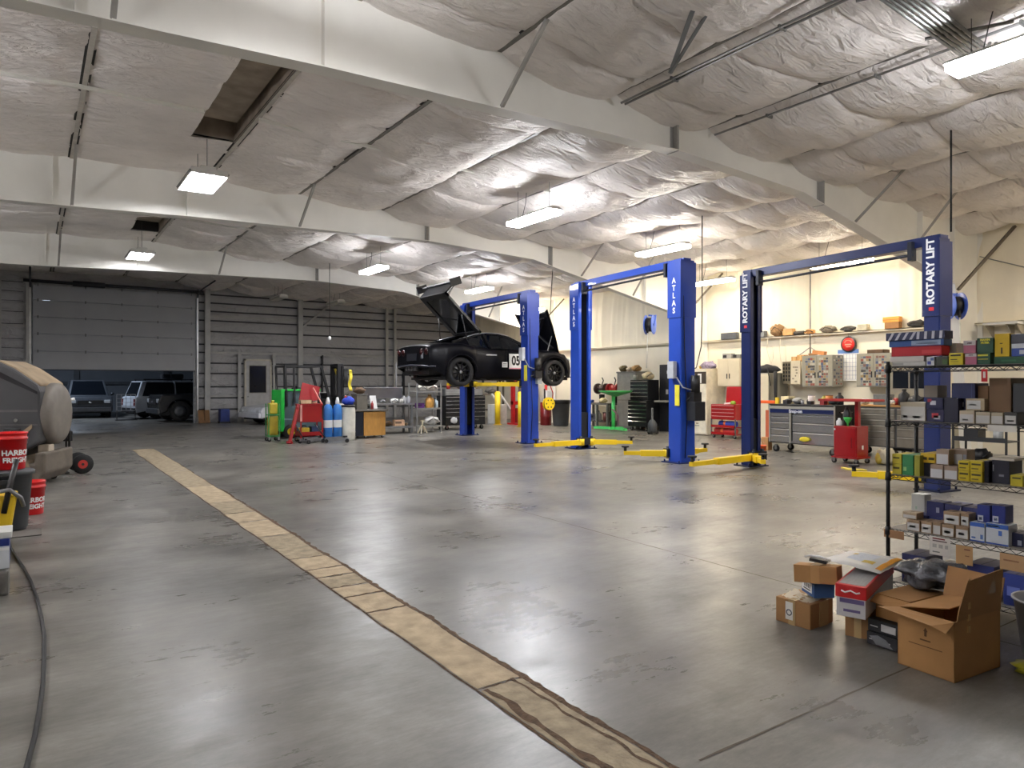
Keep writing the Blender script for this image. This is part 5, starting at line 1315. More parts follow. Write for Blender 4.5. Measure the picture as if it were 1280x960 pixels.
clutter((10.3, 19.95, .7755), [
    ('purple_tub','purple tub on the middle shelf of the grey steel rack','tub',-.27,-.1,'box',.2,(110,60,130)),
    ('blue_jug','clear blue and orange jug on the middle shelf of the grey steel rack','jug',.08,-.1,'bottle',.42,(214,160,80)),
    ('white_jug','small white jug at the right of the middle shelf of the steel rack','jug',.33,.0,'bottle',.30,(190,206,214))], 'things on the steel rack', '')
clutter((10.3, 19.95, 1.3055), [
    ('scrap_heap','pale heap of parts at the left of the top shelf of the steel rack','machine part',-.2,-.1,'lump',.26,(190,186,176)),
    ('scrap_heap','pale heap of parts at the right of the top shelf of the steel rack','machine part',.17,-.1,'lump',.3,(206,198,186))], 'things on the steel rack', '')
clutter((10.3, 19.95, .2255), [('white_sack','white sack lying on the bottom shelf of the grey steel rack','sack',.15,-.1,'lump',.42,(224,222,216))], 'things on the steel rack', '')
t = thing('jack_stand', 'pale jack stand on the floor before the grey steel rack', 'jack stand', (9.98, 19.55, 0))
p = MB()
for a in (0,1,2,3): p.bar((.15*math.cos(PI/4+a*PI/2),.15*math.sin(PI/4+a*PI/2),0),(.03*math.cos(PI/4+a*PI/2),.03*math.sin(PI/4+a*PI/2),.25),.03)
p.build('legs', M((206,196,170), .5), t)
p = MB(); p.cyl((0,0,.2),(0,0,.38),.03,n=10); p.bar((-.06,0,.39),(.06,0,.39),.04); p.build('ratchet_post', M((190,180,150), .5), t)
t = drawer_chest('tool_chest', 'black tool chest with silver trimmed drawers beside the far left blue lift post', 'tool chest', (12.0, 20.65, 0), 0, 1.55, .62, .16, 1.14, [], M((30,32,34), .4, .2), M((36,38,42), .4, .2), CHROME,
    cols=[(0,.45,[1,1,1,1,1.2,2.2]), (.46,1,[1,1,1,1,1.2,2.2])])
p = MB(); p.blob((-.46,-.318,.33),.13,(1,.1,.75),14,.3,2); p.build('white_decal', M((230,232,234), .5), t)
lettering('MAC TOOLS', .075, CHROME, t, FY(.3, -.3125, .33), .001)
t = thing('top_chest', 'lighter grey top chest standing on the black silver trimmed tool chest', 'tool chest', (12.0, 20.7, 1.1405))
p = MB(); p.box((-.74,-.25,0),(.74,.25,.22),bev=.006); p.build('case', M((110,112,112), .4, .4), t)
for k in range(3):
    p = MB(); p.box((-.7,-.262,.02+.065*k),(.7,-.25,.075+.065*k),bev=.003); p.build('drawer', M((166,168,168), .35, .5), t)
clutter((12.0, 20.65, 1.361), [
    ('red_can','small red can on the lighter grey top chest','can',-.5,0,'can',.16,(176,50,44)), ('brown_heap','brown heap of parts in the middle of the grey top chest','machine part',.0,0,'lump',.3,(120,104,84)), ('white_bottle','white bottle at the right of the grey top chest','bottle',.45,0,'bottle',.28,(214,214,208))], 'things on the grey top chest', '')

# yellow bollards, stored things along the far right
for i, (x, y, lb) in enumerate(((14.35, 22.0, 'yellow steel bollard on the floor, left and farther of the two'), (14.32, 20.45, 'yellow steel bollard just left of the lifted car near post'))):
    t = thing('bollard', lb, 'bollard', (x, y, 0), 0, 'yellow bollards')
    p = MB(); p.cyl((0,0,0),(0,0,1.22),.105,n=20); p.blob((0,0,1.22),.105,(1,1,.4),14); p.build('post', M((236,200,34), .4), t)
    p = MB(); p.cyl((0,0,0),(0,0,.03),.15,n=20); p.build('base_ring', M((206,176,60), .5), t)
t = thing('white_bin', 'white open bin with slanted lid standing behind the left yellow bollard', 'bin', (14.85, 22.72, 0))
p = MB(); p.box((-.3,-.3,0),(.2,.3,.75),bev=.02); p.build('body', M((214,212,206), .5), t)
p = MB(); p.bar((-.1,-.3,1.15),(.45,-.3,.45),.08,.05); p.bar((-.1,.3,1.15),(.45,.3,.45),.08,.05); p.build('slanted_frame', WHT, t)
t = thing('dark_rack', 'dark rack with hanging gear behind the yellow bollards', 'shelving unit', (14.6, 23.4, 0))
for x in (-.8,.8):
    for y in (-.2,.2):
        p = MB(); p.box((x-.03,y-.03,0),(x+.03,y+.03,1.7)); p.build('post', M((60,54,48), .5), t)
for z in (.5,1.1,1.65):
    p = MB(); p.box((-.82,-.25,z),(.82,.25,z+.04)); p.build('shelf', M((84,74,62), .6), t)
clutter((14.6, 23.35, 1.1405), [('brown_pack','brown pack on the middle shelf of the dark rack','bag',-.4,0,'lump',.4,(110,96,76)), ('grey_pack','grey pack on the middle shelf of the dark rack, right','bag',.3,0,'lump',.36,(120,116,110))], 'things on the dark rack', '')
t = thing('red_press', 'red steel shop press frame standing by the right yellow bollard', 'shop press', (15.3, 21.9, 0))
for x in (-.32,.32):
    p = MB(); p.box((x-.05,-.08,.0),(x+.05,.08,1.75)); p.box((x-.06,-.3,0),(x+.06,.3,.06)); p.build('column', M((176,26,30), .4), t)
p = MB(); p.box((-.37,-.1,1.6),(.37,.1,1.78)); p.box((-.37,-.09,.75),(.37,.09,.88)); p.build('cross_beam', M((176,26,30), .4), t)
p = MB(); p.cyl((0,0,1.25),(0,0,1.62),.06,n=14); p.cyl((0,0,1.0),(0,0,1.25),.035,n=12); p.build('ram', CHROME, t)
p = MB(); p.box((-.2,-.12,.06),(.25,.12,.62),bev=.01); p.build('lower_case', M((150,22,28), .4), t)
t = thing('red_barrel_pump', 'red oil pump drum with white jug, right behind the lifted car near post', 'drum', (15.85, 21.0, 0))
p = MB(); p.lathe([(0,.0),(.2,.0),(.21,.02),(.21,.3),(.22,.32),(.21,.34),(.21,.85),(0,.85)],(0,0,0),'Z',22); p.build('drum_body', M((120,20,24), .4), t)
p = MB(); p.cyl((0,0,.85),(0,0,1.5),.05,n=12); p.tube([(0,0,1.45),(.15,-.05,1.5),(.25,-.1,1.2),(.22,-.1,.8)],.02,8); p.build('pump', M((196,30,34), .4), t)
p = MB(); p.box((-.12,-.22,.95),(.12,-.08,1.3),bev=.03); p.build('white_jug', WHT, t)
t = thing('red_reel_case', 'round red case reel hanging on the wall behind the raised hood', 'hose reel', (16.2, 22.0, 2.5))
p = MB(); p.lathe([(0,-.1),(.42,-.1),(.44,-.06),(.44,.1),(0,.12)],(0,0,0),'Y',28); p.build('case', M((150,30,34), .4), t)
p = MB(); p.lathe([(.1,-.13),(.2,-.12),(.2,-.1)],(0,0,0),'Y',18); p.bar((0,.1,.3),(.9,.5,.6),.06); p.build('bracket', M((190,180,160), .5), t)
t = thing('trash_can', 'dark grey plastic trash can with black liner left of the middle lift post', 'trash can', (16.0, 20.3, 0))
p = MB(); p.lathe([(0,.005),(.26,.005),(.28,.03),(.34,.88),(.36,.88),(.36,.92),(.32,.92),(.27,.05),(0,.04)],(0,0,0),'Z',26); p.build('body', M((74,76,78), .55), t)
p = MB(); p.lathe([(.345,.8),(.372,.9),(.365,.95),(.31,.94)],(0,0,0),'Z',26); p.build('liner', M((22,22,24), .3), t)
# bench with vise and grinders, green oil drainer, grey cabinet, black stack chest
t = thing('vise_bench', 'dark steel bench with clutter under it, right of the middle lift left post', 'work bench', (16.7, 18.95, 0), TOWALL)
p = MB(); p.box((-.8,-.35,.8),(.8,.4,.86),bev=.006); p.build('bench_top', M((110,108,100), .5, .2), t)
for x in (-.74,.2,.74):
    for y in (-.3,.35):
        p = MB(); p.box((x-.035,y-.035,0),(x+.035,y+.035,.8)); p.build('leg', M((104,106,98), .5), t)
p = MB(); p.box((-.78,-.3,.2),(.78,.38,.23)); p.build('lower_shelf', M((80,76,70), .6), t)
clutter((16.6, 18.95, .8605), [('blue_rag','blue rag on the front of the dark steel bench','cloth',-.1,.2,'lump',.16,(60,90,170)), ('cream_helmet','cream coloured lump on the dark steel bench','machine part',.0,-.3,'lump',.26,(226,214,160)), ('brown_part','brown rusty part at the left end of the dark steel bench','machine part',.0,.55,'lump',.24,(110,80,74))], 'things on the dark bench', '')
clutter((16.7, 18.95, .2305), [('blue_box_low','pale box under the dark steel bench at its left','box',-.1,.45,'box',.3,(150,150,160)), ('red_low','brown red can under the dark steel bench at its right','can',-.1,-.45,'can',.3,(110,60,50)), ('white_low','white bottle under the dark steel bench','bottle',-.15,-.1,'bottle',.36,(206,202,196))], 'things under the dark bench', '')
for i, (y, c, lb) in enumerate(((19.0, (60,44,40), 'dark bench grinder on a stand behind the bench, left of the red one'), (18.35, (150,30,30), 'red bench grinder on the dark steel bench'))):
    t = thing('bench_grinder', lb, 'bench grinder', (16.85, y, .8605), TOWALL, 'bench grinders')
    p = MB(); p.box((-.07,-.07,0),(.07,.07,.3)); p.build('pedestal', BLK, t)
    p = MB(); p.cyl((-.16,0,.5),(.16,0,.5),.13,n=18); p.build('motor', M(c, .4), t)
    for x in (-.22,.22):
        p = MB(); p.cyl((x-.035,0,.5),(x+.035,0,.5),.19,n=20); w_ = p.build('wheel_guard', M(c, .4), t)
    p = MB(); p.tube([(0,0,.62),(.02,.05,.8),(.0,.0,.9)],.02,6); p.build('lamp_arm', BLK, t)
t = thing('oil_drainer', 'green oil drain stand with wide tray on a splayed base', 'oil drainer', (15.75, 17.1, 0), TOWALL)
G2 = M((80,206,110), .35)
p = MB(); p.bar((-.75,-.25,.08),(.0,.0,.08),.1,.08); p.bar((.75,-.25,.08),(.0,.0,.08),.1,.08); p.bar((0,.3,.08),(0,-.25,.08),.1,.08); p.build('base', G2, t)
p = MB(); p.cyl((-.1,0,.08),(-.1,0,1.2),.06,n=14); p.build('post', G2, t)
p = MB(); p.lathe([(.06,1.12),(.5,1.25),(.56,1.31),(.54,1.31),(.06,1.16)],(0,0,0),'Z',26); p.build('tray', M((70,170,90), .35), t)
p = MB(); p.tube([(-.1,-.06,.7),(.1,-.15,.65),(.25,-.12,.5),(.22,-.08,.2)],.018,6); p.build('hose', M((120,60,90), .5), t)
t = thing('steel_cabinet', 'grey steel cabinet behind the green oil drain stand', 'cabinet', (16.95, 17.6, 0), TOWALL)
p = MB(); p.box((-.45,-.25,.03),(.45,.25,1.9),bev=.01); p.build('body', M((150,148,142), .35, .5, var=.1), t)
p = MB(); p.box((-.42,-.262,.1),(.42,-.25,.95)); p.box((-.42,-.262,1.0),(.42,-.25,1.86)); p.build('door', M((168,166,160), .3, .55, var=.15), t)
p = MB(); p.box((-.47,-.27,1.9),(.47,.26,1.95)); p.build('top_lip', M((130,128,122), .4, .4), t)
clutter((16.9, 17.6, 1.951), [('brown_duct','long brown bundle slanting on top of the grey steel cabinet','bundle',-.05,.28,'lump',.3,(110,96,60)), ('white_lump','pale round lump on top of the grey steel cabinet, left','bundle',-.05,-.02,'lump',.22,(206,190,164)), ('straw_bundle','straw coloured bundle on top of the grey steel cabinet, right','bundle',.0,-.29,'lump',.3,(190,150,96))], 'things on the grey steel cabinet', '')
t = drawer_chest('tool_chest', 'tall black tool chest with bright drawer edges by the second column', 'tool chest', (16.55, 16.62, 0), TOWALL, .86, .6, .14, 1.0, [1,1,1,1,1,1.4], M((28,29,32), .4, .2), M((34,36,40), .4, .3), CHROME, side_handle=False)
t2 = drawer_chest('top_chest', 'black upper drawer chest standing on the tall black chest by the second column', 'tool chest', (16.58, 16.62, 1.0005), TOWALL, .82, .5, 0.0, .66, [1,1,1,1,1], M((28,29,32), .4, .2), M((34,36,40), .4, .3), CHROME, cast=False, side_handle=False)
clutter((16.55, 16.62, 1.661), [('glass_jar','small glass jar on top of the black upper drawer chest','jar',-.1,.28,'can',.18,(170,170,160)), ('cream_bag','cream bag on top of the black upper drawer chest, right end','bag',-.05,-.25,'lump',.36,(226,210,170))], 'things on the black upper chest', '')
t = thing('black_panel_rack', 'tall black panel rack with stickers right of the tall black chest', 'rack', (16.9, 15.9, 0), TOWALL)
p = MB(); p.prism([(-.3,.0),(.5,.0),(.35,1.6),(.2,2.15),(-.3,2.15)],-.05,.15,'Y'); p.build('panel', M((30,31,34), .5), t)
p = MB(); p.box((.02,-.056,1.85),(.2,-.05,1.95)); p.box((-.02,-.056,1.2),(.08,-.05,1.35)); p.build('sticker', M((190,190,190), .5), t)
p = MB(); p.box((-.1,-.5,.95),(.4,-.05,1.0)); p.build('shelf', GREYC, t)
t = thing('grease_gun_stand', 'dark pump canister on wheels at the foot of the second column', 'canister', (15.5, 15.2, 0))
p = MB(); p.lathe([(0,.06),(.12,.06),(.14,.1),(.14,.32),(.08,.42),(.03,.46),(.03,.8),(0,.8)],(0,0,0),'Z',18); p.build('body', DGREY, t)
p = MB(); p.cyl((-.12,-.1,.05),(-.12,-.06,.05),.05,n=12); p.cyl((.12,-.1,.05),(.12,-.06,.05),.05,n=12); p.cyl((0,.12,.05),(0,.16,.05),.05,n=12); p.cyl((-.12,-.08,.05),(.12,-.08,.05),.015,n=8); p.bar((0,-.08,.05),(0,.14,.05),.03); p.build('wheel_base', BLK, t)

# bench-top items along the right wall chests
clutter((14.2, 9.1, 1.0705), [
    ('engine_part','black engine part at the left of the steel chest top','machine part',-.05,.55,'lump',.16,(44,44,48)), ('chrome_part','bright metal part on the steel chest top, left half','machine part',.05,.38,'lump',.2,(150,150,150)),
    ('white_tub','white tub on the steel chest top near its middle','tub',.15,.1,'can',.2,(220,206,200)), ('dark_part','dark metal part on the steel chest top near its middle','machine part',-.1,.22,'lump',.14,(60,58,58)),
    ('orange_lamp','orange lamp on the steel chest top, right half','lamp',.1,-.35,'can',.2,(206,130,60)), ('yellow_bottle','yellow bottle on the steel chest top, right half','bottle',.15,-.2,'bottle',.2,(206,196,90)), ('cream_box','cream box at the far left end of the steel chest top','box',.2,.72,'box',.22,(226,214,170)),
    ('black_case','low black case at the front of the steel chest top','case',-.2,-.1,'box',.1,(36,36,40)), ('socket_tray','black socket tray at the far left front of the steel chest top','tray',-.23,.46,'box',.12,(40,40,44)), ('dark_drill','dark cordless drill at the right end of the steel chest top','hand tool',-.1,-.58,'lump',.2,(46,46,52)),
    ('steel_socket','steel cylinder part in the middle front of the steel chest top','machine part',-.22,.08,'can',.09,(160,160,164)), ('red_case','flat red case at the right front of the steel chest top','case',-.22,-.42,'box',.11,(150,40,40)), ('black_bottle','black bottle at the back of the steel chest top','bottle',.25,-.5,'bottle',.26,(36,36,40)), ('black_heap','heap of black parts at the back left of the steel chest top','machine part',.29,.24,'lump',.14,(38,38,42))], 'things on the steel chest top', '')
clutter((14.98, 7.7, 1.0705), [
    ('cooler_box','grey case with red trim on the wooden chest top','case',.15,.3,'box',.3,(120,124,124)), ('white_bag','white bag on the wooden chest top, left end','bag',-.15,.55,'lump',.2,(232,230,224)), ('paper_heap','white paper heap on the wooden chest top','paper',-.12,.0,'lump',.16,(232,232,230)),
    ('black_bottle','black bottle on the wooden chest top','bottle',.1,-.15,'bottle',.34,(30,32,36)), ('dark_drill','dark drill body on the wooden chest top, right half','hand tool',.1,-.4,'lump',.3,(40,42,46)), ('red_part','red tool on the wooden chest top beside the case','hand tool',.2,.05,'lump',.2,(176,50,50))], 'things on the wooden chest top', '')
# standing things seen through the wire shelves
t = thing('desk_hutch', 'grey cabinet with two dark window panes seen through the second wire shelf', 'cabinet', (16.6, 8.1, .8), TOWALL)
p = MB(); p.box((-.42,-.2,0),(.42,.25,1.06),bev=.006); p.build('body', M((150,142,126), .5), t)
for s in (-1,1):
    p = MB(); lo, hi = sorted((s*.02, s*.36)); p.box((lo,-.208,.62),(hi,-.198,1.02)); p.build('dark_pane', M((20,26,36), .12), t)
p = MB(); p.box((-.38,-.26,.3),(.3,-.2,.34)); p.box((-.38,-.26,.12),(.3,-.2,.16)); p.build('ledge', M((206,200,186), .5), t)
t = thing('locker', 'beige steel locker standing left of the right navy lift post, behind the wire shelves', 'locker', (16.6, 7.86, 0), TOWALL)
p = MB(); p.box((-.2,-.2,.02),(.2,.25,.78),bev=.005); p.build('body', BEIGE, t)
p = MB(); p.box((-.18,-.212,.05),(.18,-.2,.75),bev=.003); p.build('door', M((220,210,184), .5), t)
p = MB(); p.box((.08,-.225,.55),(.14,-.212,.68)); p.build('latch', BLK, t)
t = thing('tool_trolley', 'black three tier trolley loaded with dark tools behind the wire shelves', 'tool cart', (14.0, 5.6, 0), TOWALL)
for x in (-.42,.42):
    for y in (-.25,.25):
        p = MB(); p.box((x-.015,y-.015,.06),(x+.015,y+.015,.92)); p.build('upright', BLK, t)
for z in (.12,.5,.88):
    p = MB(); p.box((-.43,-.27,z),(.43,.27,z+.02)); p.box((-.43,-.275,z),(.43,-.265,z+.08)); p.build('tray', M((36,38,42), .45), t)
casters(t, (-.38,.38), (-.22,.22), .045)
clutter((14.0, 5.6, .521), [('black_case','long black case on the middle tier of the black trolley','case',-.05,.15,'box',.26,(36,38,42)), ('steel_can','shiny steel can on the middle tier of the black trolley','can',-.12,-.25,'can',.2,(170,172,172))], 'things on the black trolley', '')
clutter((14.0, 5.6, .141), [('black_motor','black motor on the lowest tier of the black trolley','machine part',-.05,.05,'lump',.32,(30,31,34))], 'things on the black trolley', '')
t = thing('battery_charger', 'dark wheeled charger with red stripe left of the beige locker', 'battery charger', (15.6, 7.75, 0), TOWALL)
p = MB(); p.box((-.2,-.2,.08),(.2,.2,.72),bev=.015); p.build('case', M((66,70,72), .5), t)
p = MB(); p.box((-.18,-.208,.52),(.1,-.198,.62)); p.build('red_stripe', M((176,40,40), .5), t)
casters(t, (-.15,.15), (-.15,.15), .035)
t = thing('cardboard_strips', 'wooden strips and pale cardboard leaning together behind the third wire shelf', 'strips', (11.6, 5.3, 0))
p = MB(); p.bar((0,0,0),(.25,.05,.72),.05,.03); p.build('orange_strip', M((206,150,90), .6), t)
p = MB(); p.bar((.1,-.05,0),(.42,.05,.8),.12,.03); p.build('pale_strip', M((232,220,180), .6), t)
# red flag-like sign and a grey screen at the very right
t = thing('red_banner', 'red and blue banner on the right wall behind the top of the wire shelves', 'banner', (17.18, 5.4, 1.55), TOWALL)
p = MB(); p.box((-.5,0,0),(.35,.01,.4)); p.build('cloth', M((206,34,40), .6), t)
p = MB(); p.box((-.5,-.003,.2),(-.22,.0,.4)); p.build('blue_field', M((40,50,120), .6), t)
p = MB(); p.box((-.2,-.003,.25),(.33,0,.28)); p.box((-.2,-.003,.12),(.33,0,.15)); p.build('white_stripe', WHT, t)

# ---------------------------------------------------------------- against the back wall
t = thing('cardboard_sheet', 'brown cardboard sheet leaning on the back wall right of the overhead door', 'cardboard', (5.55, 29.4, 0))
p = MB(); p.obox((0,.1,.26),(.42,.02,.52),(-.25,0,.1)); p.build('sheet', KRAFTB if 'KRAFTB' in globals() else M((128,94,60), .8), t)
p = MB(); p.obox((.02,.085,.3),(.03,.02,.45),(-.25,0,.1)); p.build('fold_line', M((100,72,46), .8), t)
t = thing('blue_box', 'dark blue crate on the floor before the back wall', 'crate', (6.25, 29.3, 0))
p = MB(); p.box((-.17,-.2,.05),(.17,.2,.55),bev=.01); p.build('body', M((26,48,120), .5), t); p = MB(); p.box((-.19,-.22,.0),(.19,.22,.06)); p.build('base', BLK, t)

def vehicle(name, label, cat, loc, rz, L_, W_, H_, belt, cabx, roofx, paint, wr=.36, wx=None, hood=None, group=None, ladder=False, grille=True, white_eyes=True):
    """local x forward; cabx = (rear base, front base), roofx = (rear top, front top)"""
    t = thing(name, label, cat, loc, rz, group)
    wx = wx or (-L_*.30, L_*.31); zb = wr*.75; hz = hood or belt
    top = [(L_/2-.04, zb+.15), (L_/2, hz*.72), (L_/2-.12, hz*.96), (cabx[1], belt), (cabx[0], belt), (-L_/2+.03, belt*.97), (-L_/2, belt*.6), (-L_/2+.04, zb+.05)]
    bot = [(-L_/2+.04, zb)]
    for x in wx:
        bot += [(x + wr*1.18*math.cos(PI - PI*k/10), max(zb, wr + wr*1.12*math.sin(PI*k/10))) for k in range(11)]
    bot += [(L_/2-.04, zb)]
    poly = bot + top
    p = MB(); p.prism(poly, -W_/2, W_/2, 'Y'); p.build('body_shell', paint, t, bevel=.05)
    p = MB(); p.box((-L_/2+.15,-W_/2+.12,zb-.05),(L_/2-.15,W_/2-.12,zb+.25)); p.build('underbody', INNER, t)
    a, b, c, d = cabx[0], cabx[1], roofx[1], roofx[0]; w0 = W_/2-.05; w1 = W_/2-.2
    V = [(a,-w0,belt-.02),(b,-w0,belt-.02),(b,w0,belt-.02),(a,w0,belt-.02),(d,-w1,H_),(c,-w1,H_),(c,w1,H_),(d,w1,H_)]
    p = MB(); v = [p.bm.verts.new(q) for q in V]
    for q in ((4,5,6,7),(0,1,5,4),(1,2,6,5),(2,3,7,6),(3,0,4,7)): p._f([v[i] for i in q])
    p.build('cabin', paint, t, bevel=.04)
    def panel(q, s=.86, off=.006):
        P = [Vector(V[i]) for i in q]; cen = sum(P, Vector())/4; n = (P[1]-P[0]).cross(P[3]-P[0]).normalized()
        if n.dot(cen - Vector(((a+b)/2, 0, belt))) < 0: n = -n
        g = MB(); g._f([g.bm.verts.new(cen + (k-cen)*s + n*off) for k in P]); g.build('window_glass', GLASS, t)
    for q in ((0,1,5,4),(1,2,6,5),(2,3,7,6),(3,0,4,7)): panel(q)
    for s in (-1,1):
        g = MB(); m0 = (a+b)/2; g.bar((m0, s*(w0-.02), belt), (m0, s*(w1+.0), H_-.02), .1, .05); g.build('door_pillar', paint, t)
        g = MB(); g.blob((b-.15, s*(W_/2+.08), belt+.08), .09, (.8,1,.9), 8); g.build('side_mirror', paint, t)
    for x in wx:
        for s in (-1,1):
            y = s*(W_/2-.12)
            p = MB(); p.lathe([(wr*.6,y-.1),(wr*.95,y-.1),(wr,y-.06),(wr,y+.06),(wr*.95,y+.1),(wr*.6,y+.1)],(x,0,wr),'Y',22); w_ = p.build('tyre', RUB, t)
            p = MB(); p.lathe([(0,y+s*.05),(wr*.2,y+s*.07),(wr*.62,y+s*.08),(wr*.62,y-s*.04)],(x,0,wr),'Y',16); p.build('wheel_disc', M((90,92,96), .35, .7), w_)
    if grille:
        p = MB(); p.box((L_/2-.07,-W_*.28,hz*.62),(L_/2+.012,W_*.28,hz*.80)); p.build('grille', BLK, t)
        p = MB(); p.blob((L_/2+.015,0,hz*.71),.07,(.2,1,.6),10); p.build('badge', CHROME, t)
    for s in (-1,1):
        p = MB(); p.box((L_/2-.1,s*W_*.38-.12,hz*.68),(L_/2+.006,s*W_*.38+.12,hz*.82),bev=.02); p.build('headlight', M((206,210,214), .12), t)
        p = MB(); p.box((-L_/2-.006,s*(W_/2-.12)-.08,belt*.6),(-L_/2+.06,s*(W_/2-.12)+.08,belt*.9)); p.build('tail_light', M((120,20,24), .2), t)
    p = MB(); p.box((L_/2-.1,-W_/2+.03,zb+.02),(L_/2+.05,W_/2-.03,zb+.22),bev=.03); p.build('front_bumper', paint if not grille else M((70,72,76), .4, .3), t)
    p = MB(); p.box((-L_/2-.05,-W_/2+.03,zb+.02),(-L_/2+.1,W_/2-.03,zb+.22),bev=.03); p.build('rear_bumper', M((40,42,46), .4, .3), t)
    if ladder:
        p = MB()
        for s in (-1,1): p.bar((d+.1,s*(w1-.1),H_+.08),(c-.1,s*(w1-.1),H_+.08),.04)
        for k in range(5): xx = d+.1+(c-d-.2)*k/4; p.bar((xx,-w1+.1,H_+.08),(xx,w1-.1,H_+.08),.03)
        for xx in (d+.15,c-.15):
            for s in (-1,1): p.bar((xx,s*(w1-.1),H_-.01),(xx,s*(w1-.1),H_+.08),.03)
        p.build('roof_rack', BLK, t)
    return t
vehicle('parked_van', 'dark grey vehicle parked facing the camera in the bay beyond the overhead door', 'car', (2.15, 38.9, 0), -PI/2, 4.6, 1.75, 1.72, 1.0, (-2.1, 1.15), (-1.9, .55), M((66,70,76), .3, .3), grille=True)
vehicle('parked_suv', 'white sport utility vehicle with roof rack parked beyond the overhead door', 'car', (5.75, 35.6, 0), .2, 4.6, 1.8, 1.66, .98, (-2.2, 1.0), (-1.95, .35), M((190,196,204), .3), ladder=True)
vehicle('parked_truck', 'black truck front end just inside the right side of the overhead door', 'car', (6.25, 32.3, 0), PI+.12, 4.4, 1.8, 1.75, 1.14, (-1.8, .1), (-1.6, -.25), M((14,15,18), .25), wr=.42)
t = thing('roof_bag', 'black cargo bag on the roof rack of the white sport utility vehicle', 'bag', (5.3, 35.5, 1.761))
p = MB(); p.box((-.45,-.4,0),(.45,.4,.24),bev=.08); p.build('bag_body', M((22,24,28), .7), t); p = MB(); p.box((-.1,-.41,.0),(-.05,.41,.245)); p.build('strap', M((60,62,66), .6), t)
t = thing('wire_cage', 'small grey wire cage standing behind the white sport utility vehicle', 'cage', (3.3, 33.9, 0))
p = MB()
for k in range(5):
    p.box((-.35+.175*k-.01,-.01,.4),(-.35+.175*k+.01,.01,1.1)); p.box((-.36,-.01,.4+.17*k),(.36,.01,.42+.17*k))
p.build('grid', M((180,184,190), .35, .5), t)
p = MB(); p.box((-.36,-.02,0),(-.33,.02,.42)); p.box((.33,-.02,0),(.36,.02,.42)); p.box((-.4,-.25,0),(.4,.25,.03)); p.build('stand', BLK, t)
vehicle('white_sports_car', 'low white sports car nosing out beside the personnel door, behind the forklift', 'car', (8.85, 28.1, 0), PI+.22, 4.2, 1.72, 1.2, .82, (-1.4, .5), (-.9, -.15), M((214,216,222), .25), wr=.31, hood=.68, grille=False)
t = thing('spare_wheel_assembly', 'dark tyre leaning against the back wall behind the lifted car', 'tyre', (12.2, 29.3, .34))
p = MB(); p.lathe([(.2,-.1),(.32,-.11),(.34,-.08),(.34,.08),(.32,.11),(.2,.1),(.18,0),(.2,-.1)],(0,0,0),'Y',24); p.build('tread', RUB, t); p = MB(); p.lathe([(0,-.05),(.19,-.06),(.19,.06)],(0,0,0),'Y',20); p.build('wheel_disc', DGREY, t)

# ---------------------------------------------------------------- left edge
DUST = M((142,124,100), .85, var=.2, scale=4)
HUSK = M((58,58,60), .65, var=.12, scale=3)
t = thing('air_cooler', 'large dark grey moulded portable air cooler with dusty rounded top and round outlet', 'air cooler', (-.33, 13.2, 0), -.38)
p = MB(); p.prism([(-.95,.1),(-.95,1.80),(-.9,1.86),(.1,1.84),(.3,1.74),(.62,1.50),(.66,1.4),(.66,.66),(.5,.55),(.28,.42),(.12,.25),(0,.1)], -.48, .48, 'Y'); p.build('housing', HUSK, t, bevel=.05)
p = MB(); p.prism([(-.93,1.79),(-.9,1.875),(.1,1.86),(.31,1.76),(.64,1.52),(.63,1.47),(.28,1.69),(.08,1.78)], -.43, .43, 'Y'); p.build('top_cover', DUST, t, bevel=.03)
p = MB(); p.prism([(.12,1.70),(.62,1.40),(.62,1.36),(.1,1.62)], -.492, -.47, 'Y'); p.build('side_slot', M((16,16,18), .8), t)
p = MB(); p.box((-.9,-.488,1.15),(.06,-.478,1.19)); p.box((-.9,-.488,.72),(.06,-.478,.76)); p.box((-.9,-.488,.42),(.06,-.478,.45)); p.box((.1,-.49,1.1),(.62,-.478,1.13)); p.box((.1,-.49,.9),(.62,-.478,.92)); p.build('moulded_rib', M((84,82,80), .6), t)
p = MB(); p.box((.05,-.492,.25),(.1,-.478,1.7)); p.build('panel_seam', M((40,40,42), .7), t)
p = MB(); p.lathe([(.0,.78),(.36,.78),(.43,.76),(.47,.72),(.47,.5),(.42,.45)],(0,0,1.06),'X',36); p.build('outlet_drum', M((104,98,90), .6, var=.15), t)
p = MB(); p.prism([(.05,.5),(.55,.92),(.55,.86),(.12,.42)],-.5,-.46,'Y'); p.build('strut_rib', DUST, t)
for z, x in ((.98,.35),(.8,.28)):
    p = MB(); p.cyl((x,-.49,z),(x,-.53,z),.025,n=12); p.build('knob', CHROME, t)
p = MB(); p.box((.18,-.5,.76),(.4,-.475,.86),bev=.01); p.build('control_recess', M((28,28,30), .6), t)
p = MB(); p.prism([(-.9,.12),(.0,.12),(.12,.30),(.3,.36),(.58,.34),(.6,.5),(.74,.5),(.74,.2),(.62,.06),(-.9,.06)],-.52,.52,'Y'); p.build('base_skirt', M((92,84,74), .75, var=.2), t, bevel=.04)
p = MB(); p.prism([(.0,.32),(.2,.43),(.5,.38),(.56,.26),(.3,.22),(.1,.22)],-.535,.535,'Y'); p.build('bumper_lip', DUST, t, bevel=.03)
p = MB(); p.box((.55,-.3,.48),(.7,-.1,.60),bev=.015); p.build('float_box', M((176,164,146), .6), t)
casters(t, (-.75,.5), (-.4,.4), .05)
t = thing('hand_truck', 'black hand truck with red hubbed wheels standing behind the air cooler outlet', 'hand truck', (.62, 14.1, 0), .1)
p = MB()
for y in (-.16,.16): p.tube([(-.12,y,.12),(-.12,y,1.0),(-.16,y,1.25),(-.22,y*.6,1.32)],.018,8)
